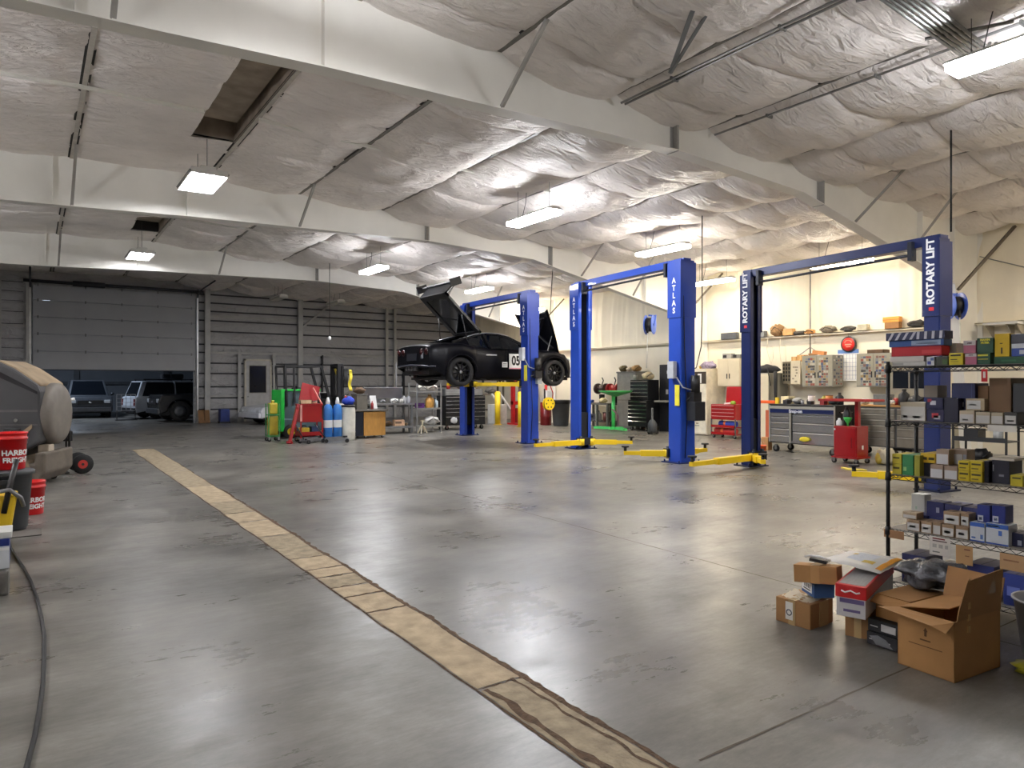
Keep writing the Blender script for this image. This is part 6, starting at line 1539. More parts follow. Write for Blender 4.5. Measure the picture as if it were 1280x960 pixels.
for z in (.3,.6,.9): p.bar((-.12,-.16,z),(-.12,.16,z),.03)
p.box((-.28,-.2,.02),(-.12,.2,.035)); p.bar((-.12,-.2,.15),(.06,-.2,.16),.03); p.bar((-.12,.2,.15),(.06,.2,.16),.03); p.cyl((.06,-.26,.16),(.06,.26,.16),.014,n=8)
p.build('frame', BLK, t)
for y in (-.24,.24):
    p = MB(); p.lathe([(.065,y-.035),(.15,y-.04),(.165,y),(.15,y+.04),(.065,y+.035)],(.06,0,.165),'Y',22); w_ = p.build('tyre', RUB, t)
    p = MB(); p.cyl((.06,y-.036,.165),(.06,y+.036,.165),.072,n=20); p.build('hub', M((190,52,44), .5), w_)
    p = MB(); p.cyl((.06,y-.044,.165),(.06,y+.044,.165),.022,n=12); p.build('axle_cap', BLK, w_)
p = MB(); p.box((-.2,-.1,.55),(-.06,.1,.72),bev=.02); p.build('clamp', BLK, t)
p = MB(); p.cyl((-.2,0,1.22),(-.02,0,1.26),.025,n=10); p.build('white_grip', M((214,214,210), .4), t)
p = MB(); p.bar((-.17,-.05,1.15),(-.13,-.05,1.3),.05); p.build('red_lever', M((190,40,44), .4), t)

def wrap_text(words, size, m, parent, r, zc, ang):
    o = lettering(words, size, m, parent, Matrix.Identity(4), .0005, bold=.003)
    for v in o.data.vertices:
        a = ang + v.co.x / r; rr = r + v.co.z + .001 + (v.co.y*.06)
        v.co = Vector((rr*math.sin(a), -rr*math.cos(a), zc + v.co.y))
    return o
def bucket(label, loc, ang):
    t = thing('bucket', label, 'bucket', loc, 0, 'red five gallon buckets')
    m = M((206,20,24), .32, var=.05)
    p = MB(); p.lathe([(0,.004),(.128,.004),(.132,.01),(.148,.31),(.156,.31),(.156,.33),(.149,.335),(.15,.37),(.158,.37),(.158,.385),(.145,.385),(.125,.02),(0,.02)],(0,0,0),'Z',32); p.build('pail', m, t)
    wrap_text('HARBOR', .075, TXTW, t, .1425, .175, ang); wrap_text('FREIGHT', .07, TXTW, t, .1385, .10, ang)
    p = MB(); p.tube([(.16*math.cos(a), .16*math.sin(a)*.75 -.02, .34 - .16*abs(math.sin(a)) if 0 else .33-.11*math.sin(a)) for a in [PI+PI*k/14 for k in range(15)]] if 0 else [(-.158,0,.34),(-.15,.09,.26),(-.09,.165,.19),(0,.19,.165),(.09,.165,.19),(.15,.09,.26),(.158,0,.34)],.0035,6); p.build('bail', GALV, t)
    return t
bucket('red bucket with white lettering standing on the floor beside the dark can', (-.02, 9.9, 0), .35)
bucket('red bucket with white lettering set on top of the dark trash can', (-.19, 9.0, .6215), .55)
t = thing('trash_can', 'dark grey trash can at the left edge carrying a red bucket', 'trash can', (-.22, 8.95, 0))
p = MB(); p.lathe([(0,.005),(.17,.005),(.185,.03),(.225,.57),(.245,.575),(.25,.61),(.235,.62),(0,.62)],(0,0,0),'Z',28); p.build('body', M((52,56,60), .5), t)
p = MB(); p.box((-.08,-.245,.5),(.06,-.21,.54),bev=.006); p.build('handle', M((40,43,46), .5), t)
t = thing('mop_bucket', 'yellow mop bucket with black handle tube at the left edge', 'mop bucket', (-.28, 7.6, 0))
p = MB(); p.prism([(-.2,.17),(.12,.17),(.17,.50),(.18,.55),(-.22,.55)],-.16,.16,'Y'); p.build('tub', M((226,190,40), .4), t, bevel=.02)
p = MB(); p.prism([(.02,.0),(.1,.0),(.13,.26),(.04,.26)],-.05,.05,'Y'); p.build('foot', M((226,190,40), .4), t, bevel=.01)
p = MB(); p.tube([(.08,-.17,.4),(.12,-.17,.62),(.17,-.1,.85)],.022,8); p.build('handle_tube', BLK, t)
p = MB(); p.tube([(-.1,-.17,.5),(.0,-.19,.58),(.12,-.19,.6),(.2,-.15,.52),(.22,-.1,.44)],.018,8); p.build('wringer_lever', M((110,112,116), .5), t)
casters(t, (-.15,), (-.12,.12), .07)
t = thing('floor_mat', 'thin grey brown mat on the floor below the red bucket', 'mat', (-.12, 8.62, 0))
p = MB(); p.box((-.3,-.18,.0015),(.2,.18,.008)); p.build('mat_sheet', M((96,90,84), .85), t); p = MB(); p.box((-.3,-.19,.0015),(.2,-.18,.009)); p.build('edge_trim', M((70,66,62), .85), t)
t = thing('parts_box', 'blue and white carton on a low stack at the left edge', 'box', (-.30, 6.35, .185))
p = MB(); p.box((-.2,-.14,0),(.165,.14,.21),bev=.004); p.build('carton_body', M((30,44,110), .45), t)
p = MB(); p.box((.0,-.1415,.0),(.166,-.139,.16)); p.build('white_panel', M((206,210,214), .5), t); p = MB(); p.box((-.2,-.142,.13),(.166,-.1395,.15)); p.build('white_stripe', WHT, t)
t = thing('white_lid_box', 'flat white and blue carton topping the low stack at the left edge', 'box', (-.30, 6.38, .396))
p = MB(); p.box((-.2,-.15,0),(.18,.15,.045),bev=.004); p.build('carton_body', M((206,206,200), .5), t); p = MB(); p.box((-.2,-.1515,.008),(.1,-.149,.03)); p.build('blue_panel', M((40,70,150), .5), t)
t = thing('steel_casting', 'grey steel casting on the floor under the blue carton at the left edge', 'machine part', (-.30, 6.3, 0))
p = MB(); p.box((-.2,-.15,0),(.165,.15,.18),bev=.02); p.build('block', M((104,102,98), .5, .3, var=.3, scale=10), t); p = MB(); p.cyl((.06,-.15,.09),(.06,-.175,.09),.05,n=14); p.build('bore', BLK, t)
t = thing('beige_post', 'pale upright board at the far left edge of the picture', 'board', (-.36, 6.9, 0))
p = MB(); p.box((-.1,-.02,0),(.07,.03,1.74),bev=.004); p.build('board', M((206,184,146), .6), t); p = MB(); p.blob((.07,-.02,1.45),.035,(1.2,1,.8),10); p.blob((.08,-.02,1.12),.05,(1.2,1,.7),10); p.build('white_hook', M((226,216,200), .5), t)
HOSE = [(-.19,8.35),(-.16,7.9),(-.11,7.4),(-.06,7.0),(-.01,6.5),(.03,5.9),(.05,5.4),(.06,5.0),(.055,4.6),(.045,4.2),(.03,3.9),(.01,3.6),(-.03,3.2),(-.1,2.7)]
p = MB(); p.tube([(x, y, .013) for x, y in HOSE], .011, 8); tag(p.build('air_hose', M((12,12,13), .7)), 'black air hose curving across the floor along the left edge', 'hose')

# ---------------------------------------------------------------- overhead runs
t = thing('conduit_bundle', 'bundle of grey conduits under the ceiling at the top right corner', 'conduit', (0,0,0))
for k in range(6):
    p = MB(); o = k*.075
    p.tube([(5.6+o*.9, 3.45-o*.6, 5.12),(8.3+o*.75, 3.55-o*.6, 5.06),(8.5+o*.6, 3.5-o*.6, 5.15),(8.6+o*.6, 3.5-o*.6, 5.34)],.017,8); p.build('conduit', GALV, t)
for x in (6.3, 7.6):
    p = MB(); p.bar((x+.05,3.62,5.085),(x+.4,2.95,5.085),.04,.02); p.cyl((x+.1,3.5,5.09),(x+.1,3.5,5.5),.006,n=6); p.build('strut_hanger', M((110,110,108), .5, .5), t)
for x, z, lb in ((6.46, 5.24, 'pair of grey conduits running beside a purlin above the near steel frame'), (8.33, 5.19, 'single grey conduit run along the next purlin to the right')):
    t = thing('conduit_run', lb, 'conduit', (0,0,0))
    for o in ((0,.07) if x < 7 else (0,)):
        p = MB(); p.cyl((x+o,-2,z),(x+o,6.9,z),.016,n=8); p.build('conduit', GALV, t)
    for y in (1.5,3.0,4.5,6.0):
        p = MB(); p.box((x-.03,y-.012,z-.02),(x+.1,y+.012,z+.02)); p.build('clip', M((120,120,118), .5, .4), t)
t = thing('hanger_bracket', 'grey angle iron hanger with holes below the ceiling at top centre', 'bracket', (0,0,0))
p = MB(); p.bar((4.7,4.55,5.42),(6.2,4.6,5.32),.04,.04); p.build('rail', M((110,112,114), .5, .5), t)
p = MB(); p.bar((5.35,4.58,5.38),(6.0,5.6,5.05),.05,.012); p.bar((5.6,4.58,5.36),(6.0,5.6,5.05),.03,.03); p.build('angle_arm', M((126,128,130), .5, .5), t)
# ---------------------------------------------------------------- wire shelving with boxed parts (right foreground)
KRAFT = M((168,124,74), .75, var=.1, scale=5, bump=.06, bscale=80)
KRAFT2 = M((150,110,66), .75, var=.12, scale=5, bump=.06, bscale=80)
KRAFTD = M((120,88,54), .8, var=.12, scale=6)
TAPE = M((196,166,116), .25, var=.05)
PAPER = M((226,222,214), .7, var=.04)
SHX0, SHX1, SHY0, SHY1 = 5.04, 5.44, 1.34, 2.635
DECKS = [1.63, 1.245, .865, .48, .11]
t = thing('wire_shelving_unit', 'black wire shelving unit loaded with boxed car parts at the right', 'shelving unit', (0, 0, 0))
for x in (SHX0, SHX1):
    for y in (SHY0, SHY1):
        p = MB(); p.cyl((x, y, .03), (x, y, 1.665), .0135, n=12)
        for k in range(32): p.cyl((x, y, .08+k*.05), (x, y, .084+k*.05), .0145, n=12)
        p.cyl((x, y, 0), (x, y, .03), .02, n=12)
        po = p.build('post', BLK, t)
        for z in DECKS:
            q = MB(); q.cyl((x, y, z-.045), (x, y, z+.012), .021, .018, n=12); q.build('shelf_clamp', BLK, po)
WIRE = M((34,34,36), .35, .6)
for z in DECKS:
    p = MB(); r = .003
    for x in (SHX0, SHX1):
        for zz in (z-.004, z-.034): p.cyl((x, SHY0, zz), (x, SHY1, zz), r, n=6)
        k = 36; pts = [(x, SHY0 + (SHY1-SHY0)*i/k, z - (.006 if i % 2 else .032)) for i in range(k+1)]
        p.tube(pts, r*.9, 5)
    for y in (SHY0, SHY1):
        for zz in (z-.004, z-.034): p.cyl((SHX0, y, zz), (SHX1, y, zz), r, n=6)
        k = 12; pts = [(SHX0 + (SHX1-SHX0)*i/k, y, z - (.006 if i % 2 else .032)) for i in range(k+1)]
        p.tube(pts, r*.9, 5)
    k = 48
    for i in range(1, k): p.cyl((SHX0, SHY0 + (SHY1-SHY0)*i/k, z-.0025), (SHX1, SHY0 + (SHY1-SHY0)*i/k, z-.0025), .0018, n=4)
    for x in (SHX0+.13, SHX0+.27): p.cyl((x, SHY0, z-.006), (x, SHY1, z-.006), r, n=5)
    sh = p.build('shelf', WIRE, t)
    p = MB(); p.box((SHX0+.006, SHY0+.01, z-.0006), (SHX1-.006, SHY1-.012, z+.0016)); p.build('shelf_liner', M((126,120,112), .5, var=.15), sh)
p = MB(); p.box((SHX0-.008, 1.84, 1.205), (SHX0-.004, 2.0, 1.245)); p.build('price_rail', PAPER, t)

def pb(y0, y1, z0, z1, x, dp, rgb, label, lab=(), stripes=0, tri=0, text=None, text2=None):
    """one closed carton: body with a lid seam and printed patches on the face turned to the aisle"""
    w = y1 - y0; h = z1 - z0
    dp = min(dp, SHX1 - .01 - x)
    g = MB(); g.box((-w/2 if 0 else 0, -w/2, 0), (dp, w/2, h), bev=min(.003, h*.12))
    o = g.build('parts_box', M(rgb, .5, var=.06, scale=12), None, (x, (y0+y1)/2, z0))
    tag(o, label, 'box', 'boxed parts on the wire shelves')
    for u0, u1, v0, v1, c in lab:
        q = MB(); q.box((-.0012, w/2 - u1*w + .001, v0*h + .0008), (.0008, w/2 - u0*w - .001, v1*h - .0008)); q.build('printed_label', M(c, .55, var=.05), o)
    s = MB(); s.box((.012, -.003, h-.0005), (dp-.012, .003, h+.0004)); s.build('lid_seam', M(tuple(int(v*.6) for v in rgb), .7), o)
    for k in range(stripes):
        u = (k+.3)/stripes; s = MB(); yy = w/2 - u*w
        s.prism([(yy, .002), (yy-.018, .002), (yy-.018-(.03 if k < 4 else .004), h-.002), (yy-(.03 if k < 4 else .004), h-.002)], -.0012, .0008, 'X'); s.build('stripe', M((196,196,206), .5), o)
    if tri:
        s = MB(); s.prism([(-w/2+.002, .002), (-w/2+.002+w*.3, .002), (-w/2+.002, h-.004)], -.0013, .0008, 'X'); s.build('printed_corner', M((196,198,206), .5), o)
    for tx in (text, text2):
        if tx:
            st, sz, c, u, v = tx
            lettering(st, sz*.42, M(c, .5, var=0), o, FX(-.0016, w/2 - u*w, v*h), .0004, bold=.001)
    return o
pb(2.403,2.629,1.6324,1.6601,5.085,0.26,(206, 204, 198),'flat off-white carton at the bottom of the far stack on the top shelf',lab=[(0,.35,.2,.8,(176,174,170))])
pb(2.413,2.647,1.6613,1.7003,5.085,0.27,(214, 208, 202),'low white carton under the red box in the far stack on the top shelf')
pb(2.299,2.635,1.7015,1.7679,5.085,0.12,(172, 28, 38),'long red carton in the middle of the far stack on the top shelf',lab=[(0,1,.86,1,(150,20,30)),(.62,.98,.2,.6,(190,60,64))])
pb(2.289,2.657,1.7691,1.8133,5.095,0.12,(40, 78, 140),'blue and white flat carton lying on the long red carton',lab=[(.42,.95,.1,.9,(150,170,196)),(.5,.9,.3,.5,(40,78,140))])
pb(2.279,2.675,1.8145,1.8698,5.085,0.12,(34, 40, 74),'navy carton with white diagonal stripes topping the far stack',stripes=8)
pb(2.345,2.395,1.6324,1.6923,5.085,0.20,(206, 208, 212),'small white box with blue print beside the far stack on the top shelf',lab=[(.1,.6,.1,.5,(40,50,120)),(.5,.95,.55,.9,(90,110,160))])
pb(2.264,2.342,1.6324,1.6917,5.095,0.30,(66, 70, 62),'small dark grey green box left of the yellow box on the top shelf',lab=[(.55,1,.1,.7,(70,96,52))])
pb(2.261,2.351,1.6929,1.7860,5.215,0.15,(160, 158, 156),'grey box stacked behind the small yellow box on the top shelf')
pb(2.157,2.243,1.6324,1.7116,5.065,0.14,(204, 186, 40),'small yellow box with black print at the front of the top shelf',lab=[(.1,.85,.72,.88,(40,40,30)),(.1,.6,.4,.5,(90,80,30)),(.1,.7,.25,.3,(90,80,30))])
pb(2.076,2.145,1.6324,1.7051,5.065,0.22,(168, 96, 118),'lower pink and white box beside the green filter boxes',lab=[(0,1,.7,1,(206,196,196)),(.3,.7,.78,.92,(120,90,100))])
pb(2.085,2.159,1.7063,1.7898,5.075,0.22,(172, 100, 122),'upper pink and white box beside the green filter boxes',lab=[(0,1,.62,1,(206,198,198)),(.3,.7,.72,.88,(120,90,100))])
pb(1.998,2.074,1.6324,1.7042,5.065,0.22,(22, 70, 48),'dark green box with yellow band under the other green filter box',lab=[(.05,.85,.72,.9,(206,196,60)),(.05,.85,.42,.5,(206,196,60))])
pb(1.984,2.078,1.7054,1.8029,5.075,0.22,(20, 66, 44),'dark green oil filter box with yellow lettering, topmost of its pair',text=('MANN',.045,(226,214,60),.5,.86),text2=('FILTER',.04,(226,214,60),.5,.66))
pb(1.775,1.981,1.6324,1.6771,5.075,0.25,(24, 74, 46),'flat dark green carton under the tall yellow box on the top shelf',lab=[(.2,.6,.3,.6,(40,100,66))])
pb(1.898,1.981,1.6783,1.8251,5.085,0.14,(212, 176, 26),'tall yellow box standing upright near the right end of the top shelf',lab=[(.42,.55,.12,.4,(60,50,20)),(.35,.55,.55,.6,(60,50,20))])
pb(1.803,1.887,1.6783,1.7577,5.085,0.18,(52, 76, 150),'white and blue box under a dark grey box on the top shelf',lab=[(0,1,.62,1,(214,216,220)),(.5,.9,.15,.5,(200,204,214))])
pb(1.807,1.895,1.7589,1.8185,5.095,0.18,(74, 76, 86),'dark grey box above the white and blue box on the top shelf')
pb(2.412,2.583,1.2474,1.3761,5.105,0.26,(196, 184, 160),'beige open carton with white front at the far end of the second shelf',lab=[(.02,.98,.02,.78,(206,204,198)),(.1,.3,.15,.3,(90,90,90)),(.5,.8,.15,.28,(110,110,110))])
pb(2.284,2.395,1.2474,1.3342,5.085,0.20,(26, 28, 66),'lower navy box with red and white print on the second shelf',lab=[(.3,.7,.3,.7,(190,60,70)),(.4,.8,.2,.5,(206,206,214))])
pb(2.289,2.400,1.3354,1.4114,5.085,0.20,(28, 30, 68),'upper navy box with red and white print on the second shelf',lab=[(.25,.6,.35,.75,(206,206,214)),(.1,.35,.6,.9,(160,40,60))])
pb(2.361,2.449,1.4126,1.4957,5.165,0.14,(134, 124, 112),'small grey brown box resting on the printed navy box, second shelf')
pb(2.195,2.282,1.2474,1.4077,5.085,0.06,(18, 20, 46),'plain dark navy box standing between printed navy boxes on the second shelf')
pb(2.152,2.220,1.2474,1.3273,5.155,0.20,(28, 30, 62),'lower navy box right of the plain navy one on the second shelf',lab=[(.2,.6,.3,.7,(180,180,196))])
pb(2.165,2.237,1.3285,1.4087,5.165,0.18,(28, 30, 66),'upper navy box right of the plain navy one on the second shelf',lab=[(.2,.6,.3,.7,(206,206,214))])
pb(2.110,2.254,1.4099,1.5107,5.125,0.20,(24, 34, 78),'wide dark blue box lying on top of the navy boxes, second shelf',lab=[(.84,.87,0,1,(60,70,120))])
pb(2.090,2.179,1.2474,1.3309,5.065,0.08,(190, 176, 150),'white fronted box at left of the low front row on the second shelf',lab=[(.02,.95,.05,.72,(204,202,198)),(.2,.6,.2,.35,(120,120,120))])
pb(1.998,2.081,1.2474,1.3244,5.065,0.20,(180, 168, 144),'white fronted box second from left in the second shelf front row',lab=[(.02,.97,.05,.72,(202,200,196))])
pb(1.926,1.993,1.2474,1.3232,5.065,0.20,(178, 166, 142),'white fronted box third from left in the second shelf front row',lab=[(.02,.97,.05,.72,(200,198,194))])
pb(1.848,1.919,1.2474,1.3272,5.065,0.20,(60, 58, 58),'dark box with white label, right end of the second shelf front row',lab=[(.05,.9,.1,.75,(206,204,200)),(.2,.75,.25,.4,(50,50,50))])
pb(2.038,2.149,1.3321,1.4100,5.085,0.07,(176, 160, 132),'long white fronted box above the front row on the second shelf',lab=[(.05,.8,.1,.85,(206,206,204)),(.2,.6,.4,.55,(120,120,124))])
pb(1.901,2.024,1.3244,1.5440,5.115,0.22,(110, 82, 52),'upright brown cardboard box on the second shelf',lab=[(.0,1,.3,.31,(86,62,40)),(.86,.88,0,1,(130,100,66))])
pb(2.049,2.110,1.3256,1.4935,5.165,0.20,(120, 88, 54),'leaning brown cardboard box beside the upright one, second shelf')
pb(1.802,1.886,1.3284,1.5080,5.105,0.20,(52, 54, 58),'dark grey box at the right end of the second shelf')
pb(2.554,2.619,0.8674,0.9407,5.065,0.20,(196, 180, 52),'lower yellow box at the far end of the third shelf',lab=[(.1,.8,.5,.7,(90,80,30))])
pb(2.554,2.619,0.9419,1.0096,5.065,0.20,(200, 184, 56),'upper yellow box at the far end of the third shelf',lab=[(.1,.8,.5,.7,(90,80,30))])
pb(2.473,2.549,0.8674,1.0098,5.065,0.20,(40, 118, 70),'green box standing between yellow boxes on the third shelf',lab=[(0,1,.48,.5,(30,90,54)),(.1,.4,.2,.4,(150,190,120))])
pb(2.430,2.467,0.8674,1.0111,5.065,0.06,(150, 148, 50),'narrow olive yellow box right of the green box on the third shelf')
pb(2.395,2.451,0.8674,0.9587,5.125,0.20,(26, 28, 44),'low black box under the flat yellow box on the third shelf')
pb(2.280,2.362,0.8674,0.9592,5.065,0.20,(150, 128, 112),'lower left white fronted box of four on the third shelf',lab=[(.02,.96,.03,.68,(206,206,208))])
pb(2.354,2.449,0.9604,1.0263,5.115,0.20,(212, 176, 40),'flat yellow box lying above the low black box, third shelf',lab=[(.05,.45,.3,.6,(70,60,20)),(.55,.95,.3,.6,(70,60,20))])
pb(2.191,2.273,0.8674,0.9577,5.065,0.20,(150, 128, 112),'lower right white fronted box of four on the third shelf',lab=[(.02,.96,.03,.68,(206,206,208))])
pb(2.254,2.333,0.9604,1.0628,5.085,0.08,(160, 140, 124),'upper left white fronted box of four on the third shelf',lab=[(.02,.96,.03,.7,(208,208,210))])
pb(2.184,2.293,0.9589,1.0615,5.185,0.12,(160, 140, 124),'upper right white fronted box of four on the third shelf',lab=[(.02,.75,.03,.7,(208,208,210)),(.78,.98,.03,.7,(170,176,190))])
pb(2.119,2.186,0.8674,0.9354,5.065,0.11,(196, 174, 30),'yellow box, lower left of four by the white boxes, third shelf',lab=[(.1,.9,.6,.8,(70,62,20)),(.1,.7,.2,.35,(110,98,30))])
pb(2.044,2.114,0.8674,0.9345,5.065,0.20,(196, 174, 30),'yellow box, lower right of four by the white boxes, third shelf',lab=[(.1,.9,.6,.8,(70,62,20)),(.1,.7,.2,.35,(110,98,30))])
pb(2.119,2.186,0.9366,0.9994,5.065,0.11,(202, 180, 34),'yellow box, upper left of four by the white boxes, third shelf',lab=[(.1,.9,.6,.8,(70,62,20)),(.1,.7,.2,.35,(110,98,30))])
pb(2.044,2.114,0.9357,1.0028,5.065,0.20,(202, 180, 34),'yellow box, upper right of four by the white boxes, third shelf',lab=[(.1,.9,.6,.8,(70,62,20)),(.1,.7,.2,.35,(110,98,30))])
pb(2.019,2.051,0.8674,1.0066,5.095,0.20,(16, 18, 36),'narrow black box right of the four yellow boxes, third shelf')
pb(1.913,2.012,0.8674,1.0156,5.125,0.20,(16, 18, 38),'dark navy box under a grey lid on the third shelf',lab=[(.4,.7,.3,.4,(150,150,160)),(.05,.12,.5,.8,(190,190,200))])
pb(1.883,2.024,1.0168,1.0317,5.115,0.22,(200, 192, 178),'flat pale carton lying on the dark navy box, third shelf')
pb(1.818,1.886,0.8674,0.9367,5.065,0.16,(192, 176, 40),'single low yellow box near the right end of the third shelf',lab=[(.15,.85,.65,.82,(70,62,20))])
pb(2.524,2.617,0.4824,0.7033,5.330,0.10,(200, 198, 190),'tall white carton standing at the back of the fourth shelf, far end',lab=[(.3,.45,.5,.6,(150,170,150))])
pb(2.443,2.539,0.4824,0.5784,5.205,0.12,(42, 50, 106),'dark blue filter box, leftmost of the lower back row, fourth shelf',lab=[(0,1,0,.24,(196,196,198)),(.55,.8,.3,.7,(150,156,186))])
pb(2.338,2.435,0.4824,0.5767,5.205,0.18,(42, 50, 106),'dark blue filter box, second from left of the lower back row, fourth shelf',lab=[(0,1,0,.24,(196,196,198)),(.15,.6,.45,.55,(140,146,176))])
pb(2.232,2.330,0.4824,0.5750,5.205,0.18,(42, 50, 106),'dark blue filter box, third from left of the lower back row, fourth shelf',lab=[(0,1,0,.24,(196,196,198)),(.15,.6,.45,.55,(140,146,176))])
pb(2.129,2.224,0.4824,0.5734,5.205,0.18,(42, 50, 106),'dark blue filter box, rightmost of the lower back row, fourth shelf',lab=[(0,1,0,.24,(196,196,198)),(.15,.6,.45,.55,(140,146,176))])
pb(2.338,2.451,0.5779,0.6835,5.205,0.12,(42, 48, 104),'dark blue filter box, leftmost of the upper row of three, fourth shelf',lab=[(.55,.75,.3,.65,(170,176,200))])
pb(2.227,2.333,0.5762,0.6798,5.205,0.18,(42, 48, 104),'dark blue filter box, middle of the upper row of three, fourth shelf',tri=1,lab=[(.15,.7,.55,.62,(150,156,186)),(.15,.6,.4,.47,(150,156,186))])
pb(2.100,2.221,0.5746,0.6760,5.205,0.18,(42, 48, 104),'dark blue filter box, rightmost of the upper row of three, fourth shelf',tri=1,lab=[(.15,.7,.55,.62,(150,156,186)),(.15,.6,.4,.47,(150,156,186))])
pb(2.430,2.519,0.4824,0.5599,5.065,0.13,(150, 124, 96),'white fronted box first from the far post, fourth shelf front row',lab=[(.05,.95,.05,.75,(206,204,200)),(.2,.7,.3,.5,(150,148,146))])
pb(2.352,2.422,0.4824,0.5642,5.065,0.13,(150, 124, 96),'white fronted box second from the far post, fourth shelf front row',lab=[(.05,.95,.05,.75,(206,204,200)),(.2,.7,.3,.5,(150,148,146))])
pb(2.295,2.346,0.4824,0.5687,5.065,0.13,(150, 124, 96),'white fronted box third from the far post, fourth shelf front row',lab=[(.05,.95,.05,.75,(206,204,200))])
pb(2.211,2.288,0.4824,0.5623,5.065,0.13,(150, 124, 96),'white fronted box fourth from the far post, fourth shelf front row',lab=[(.05,.95,.05,.75,(206,204,200)),(.2,.7,.3,.5,(150,148,146))])
pb(2.124,2.203,0.4824,0.5664,5.065,0.13,(150, 124, 96),'white fronted box fifth from the far post, fourth shelf front row',lab=[(.05,.95,.05,.75,(206,204,200)),(.2,.7,.3,.5,(150,148,146))])
pb(2.185,2.287,0.5635,0.6488,5.085,0.10,(150, 124, 96),'white fronted box stacked left above the fourth shelf front row',lab=[(.05,.95,.05,.75,(206,206,204)),(.2,.7,.3,.5,(150,148,146))])
pb(2.130,2.180,0.5676,0.6517,5.085,0.10,(150, 124, 96),'white fronted box stacked right above the fourth shelf front row',lab=[(.05,.95,.05,.75,(206,206,204)),(.2,.7,.3,.5,(150,148,146))])
pb(2.461,2.557,0.5611,0.6056,5.085,0.10,(170, 150, 124),'thin tan box lying on the first box of the fourth shelf',lab=[(.05,.95,.1,.6,(200,198,194))])
pb(2.030,2.116,0.4824,0.6065,5.065,0.13,(206, 210, 216),'white carton with blue lid and base, left of its pair, fourth shelf',lab=[(0,1,.78,1,(56,96,176)),(0,1,0,.08,(50,80,160)),(.1,.4,.15,.25,(80,110,170)),(.7,.9,.15,.4,(90,120,180))])
pb(1.895,2.023,0.4824,0.6141,5.065,0.13,(208, 212, 218),'white carton with blue lid and base, right of its pair, fourth shelf',lab=[(0,1,.78,1,(56,96,176)),(0,1,0,.08,(50,80,160)),(.1,.6,.84,.92,(210,216,230)),(.55,.72,.45,.7,(70,110,190))])
pb(2.012,2.086,0.6077,0.7214,5.095,0.12,(24, 40, 112),'upright royal blue box standing on the left blue lidded carton',lab=[(.05,.5,.05,.4,(206,210,220)),(.15,.4,.12,.3,(60,80,150))])
pb(1.924,2.000,0.6153,0.7272,5.095,0.12,(24, 40, 114),'upright royal blue box standing on the right blue lidded carton',lab=[(.05,.5,.05,.4,(206,210,220)),(.15,.4,.12,.3,(60,80,150))])
pb(1.835,1.903,0.4824,0.5675,5.115,0.14,(24, 30, 66),'small navy box at the right end of the fourth shelf',lab=[(.55,.9,.1,.5,(170,176,190))])
# boxes kept on the lowest deck, half hidden by the floor boxes
z5 = .113
for y0, y1, x, h, dp, rgb, lb in ((2.40, 2.56, 5.08, .20, .25, (30,36,84), 'navy box on the lowest wire shelf at its far end'), (2.2, 2.36, 5.1, .16, .25, (196,190,178), 'off-white box on the lowest wire shelf beside the navy box'),
        (1.98, 2.14, 5.08, .22, .25, (34,44,104), 'dark blue box on the lowest wire shelf behind the plastic bag'), (1.80, 1.93, 5.08, .20, .25, (54,70,150), 'bright blue box on the lowest wire shelf behind the open carton'), (1.5, 1.74, 5.1, .27, .25, (190,176,150), 'beige box on the lowest wire shelf behind the open carton flap')):
    pb(y0, y1, z5, z5+h, x, dp, rgb, lb, lab=[(.15,.7,.3,.6,tuple(min(255, v+60) for v in rgb))])
# paper signs and tags hung on the edge of the fourth shelf
def card(y0, y1, z0, z1, rgb, label, lines=()):
    p = MB(); p.box((SHX0-.010, y0, z0), (SHX0-.0075, y1, z1)); o = p.build('paper_tag', M(rgb, .7, var=.06)); tag(o, label, 'paper sign', 'papers hung on the shelf edge')
    for u0, u1, v0, v1, c in lines:
        q = MB(); w = y1-y0; h = z1-z0; q.box((SHX0-.0108, y1-u1*w, z0+v0*h), (SHX0-.0099, y1-u0*w, z0+v1*h)); q.build('printed_line', M(c, .7), o)
card(2.22, 2.35, .355, .478, (214,208,200), 'white printed paper hung on the front edge of the fourth wire shelf', [(.15,.75,.86,.93,(120,40,44)), (.15,.85,.74,.8,(90,70,70)), (.15,.35,.4,.6,(170,166,160)), (.45,.65,.4,.6,(170,166,160)), (.75,.9,.4,.6,(170,166,160)), (.15,.5,.14,.2,(110,108,104))])
card(2.085, 2.185, .325, .448, (186,146,100), 'brown card tag hung on the shelf edge, next to the white paper', [(.5,.85,.78,.84,(120,70,60)), (.55,.8,.45,.5,(130,90,60))])
card(1.80, 1.93, .345, .445, (192,154,112), 'brown card tag on the shelf edge at the right side of the picture', [(.15,.8,.55,.65,(150,110,76))])
card(2.52, 2.66, .415, .472, (150,112,76), 'brown card strip wrapped on the far front post at the fourth shelf', [])
card(2.0, 2.035, 1.52, 1.60, (190,30,40), 'small red tag hanging under the top wire shelf', [(.3,.7,.3,.8,(226,222,218))])

# ---------------------------------------------------------------- cartons on the floor before the shelves
def rot_thing(name, label, cat, cx, cy, z, deg): return thing(name, label, cat, (cx, cy, z), math.radians(deg), 'cartons on the floor by the shelves')
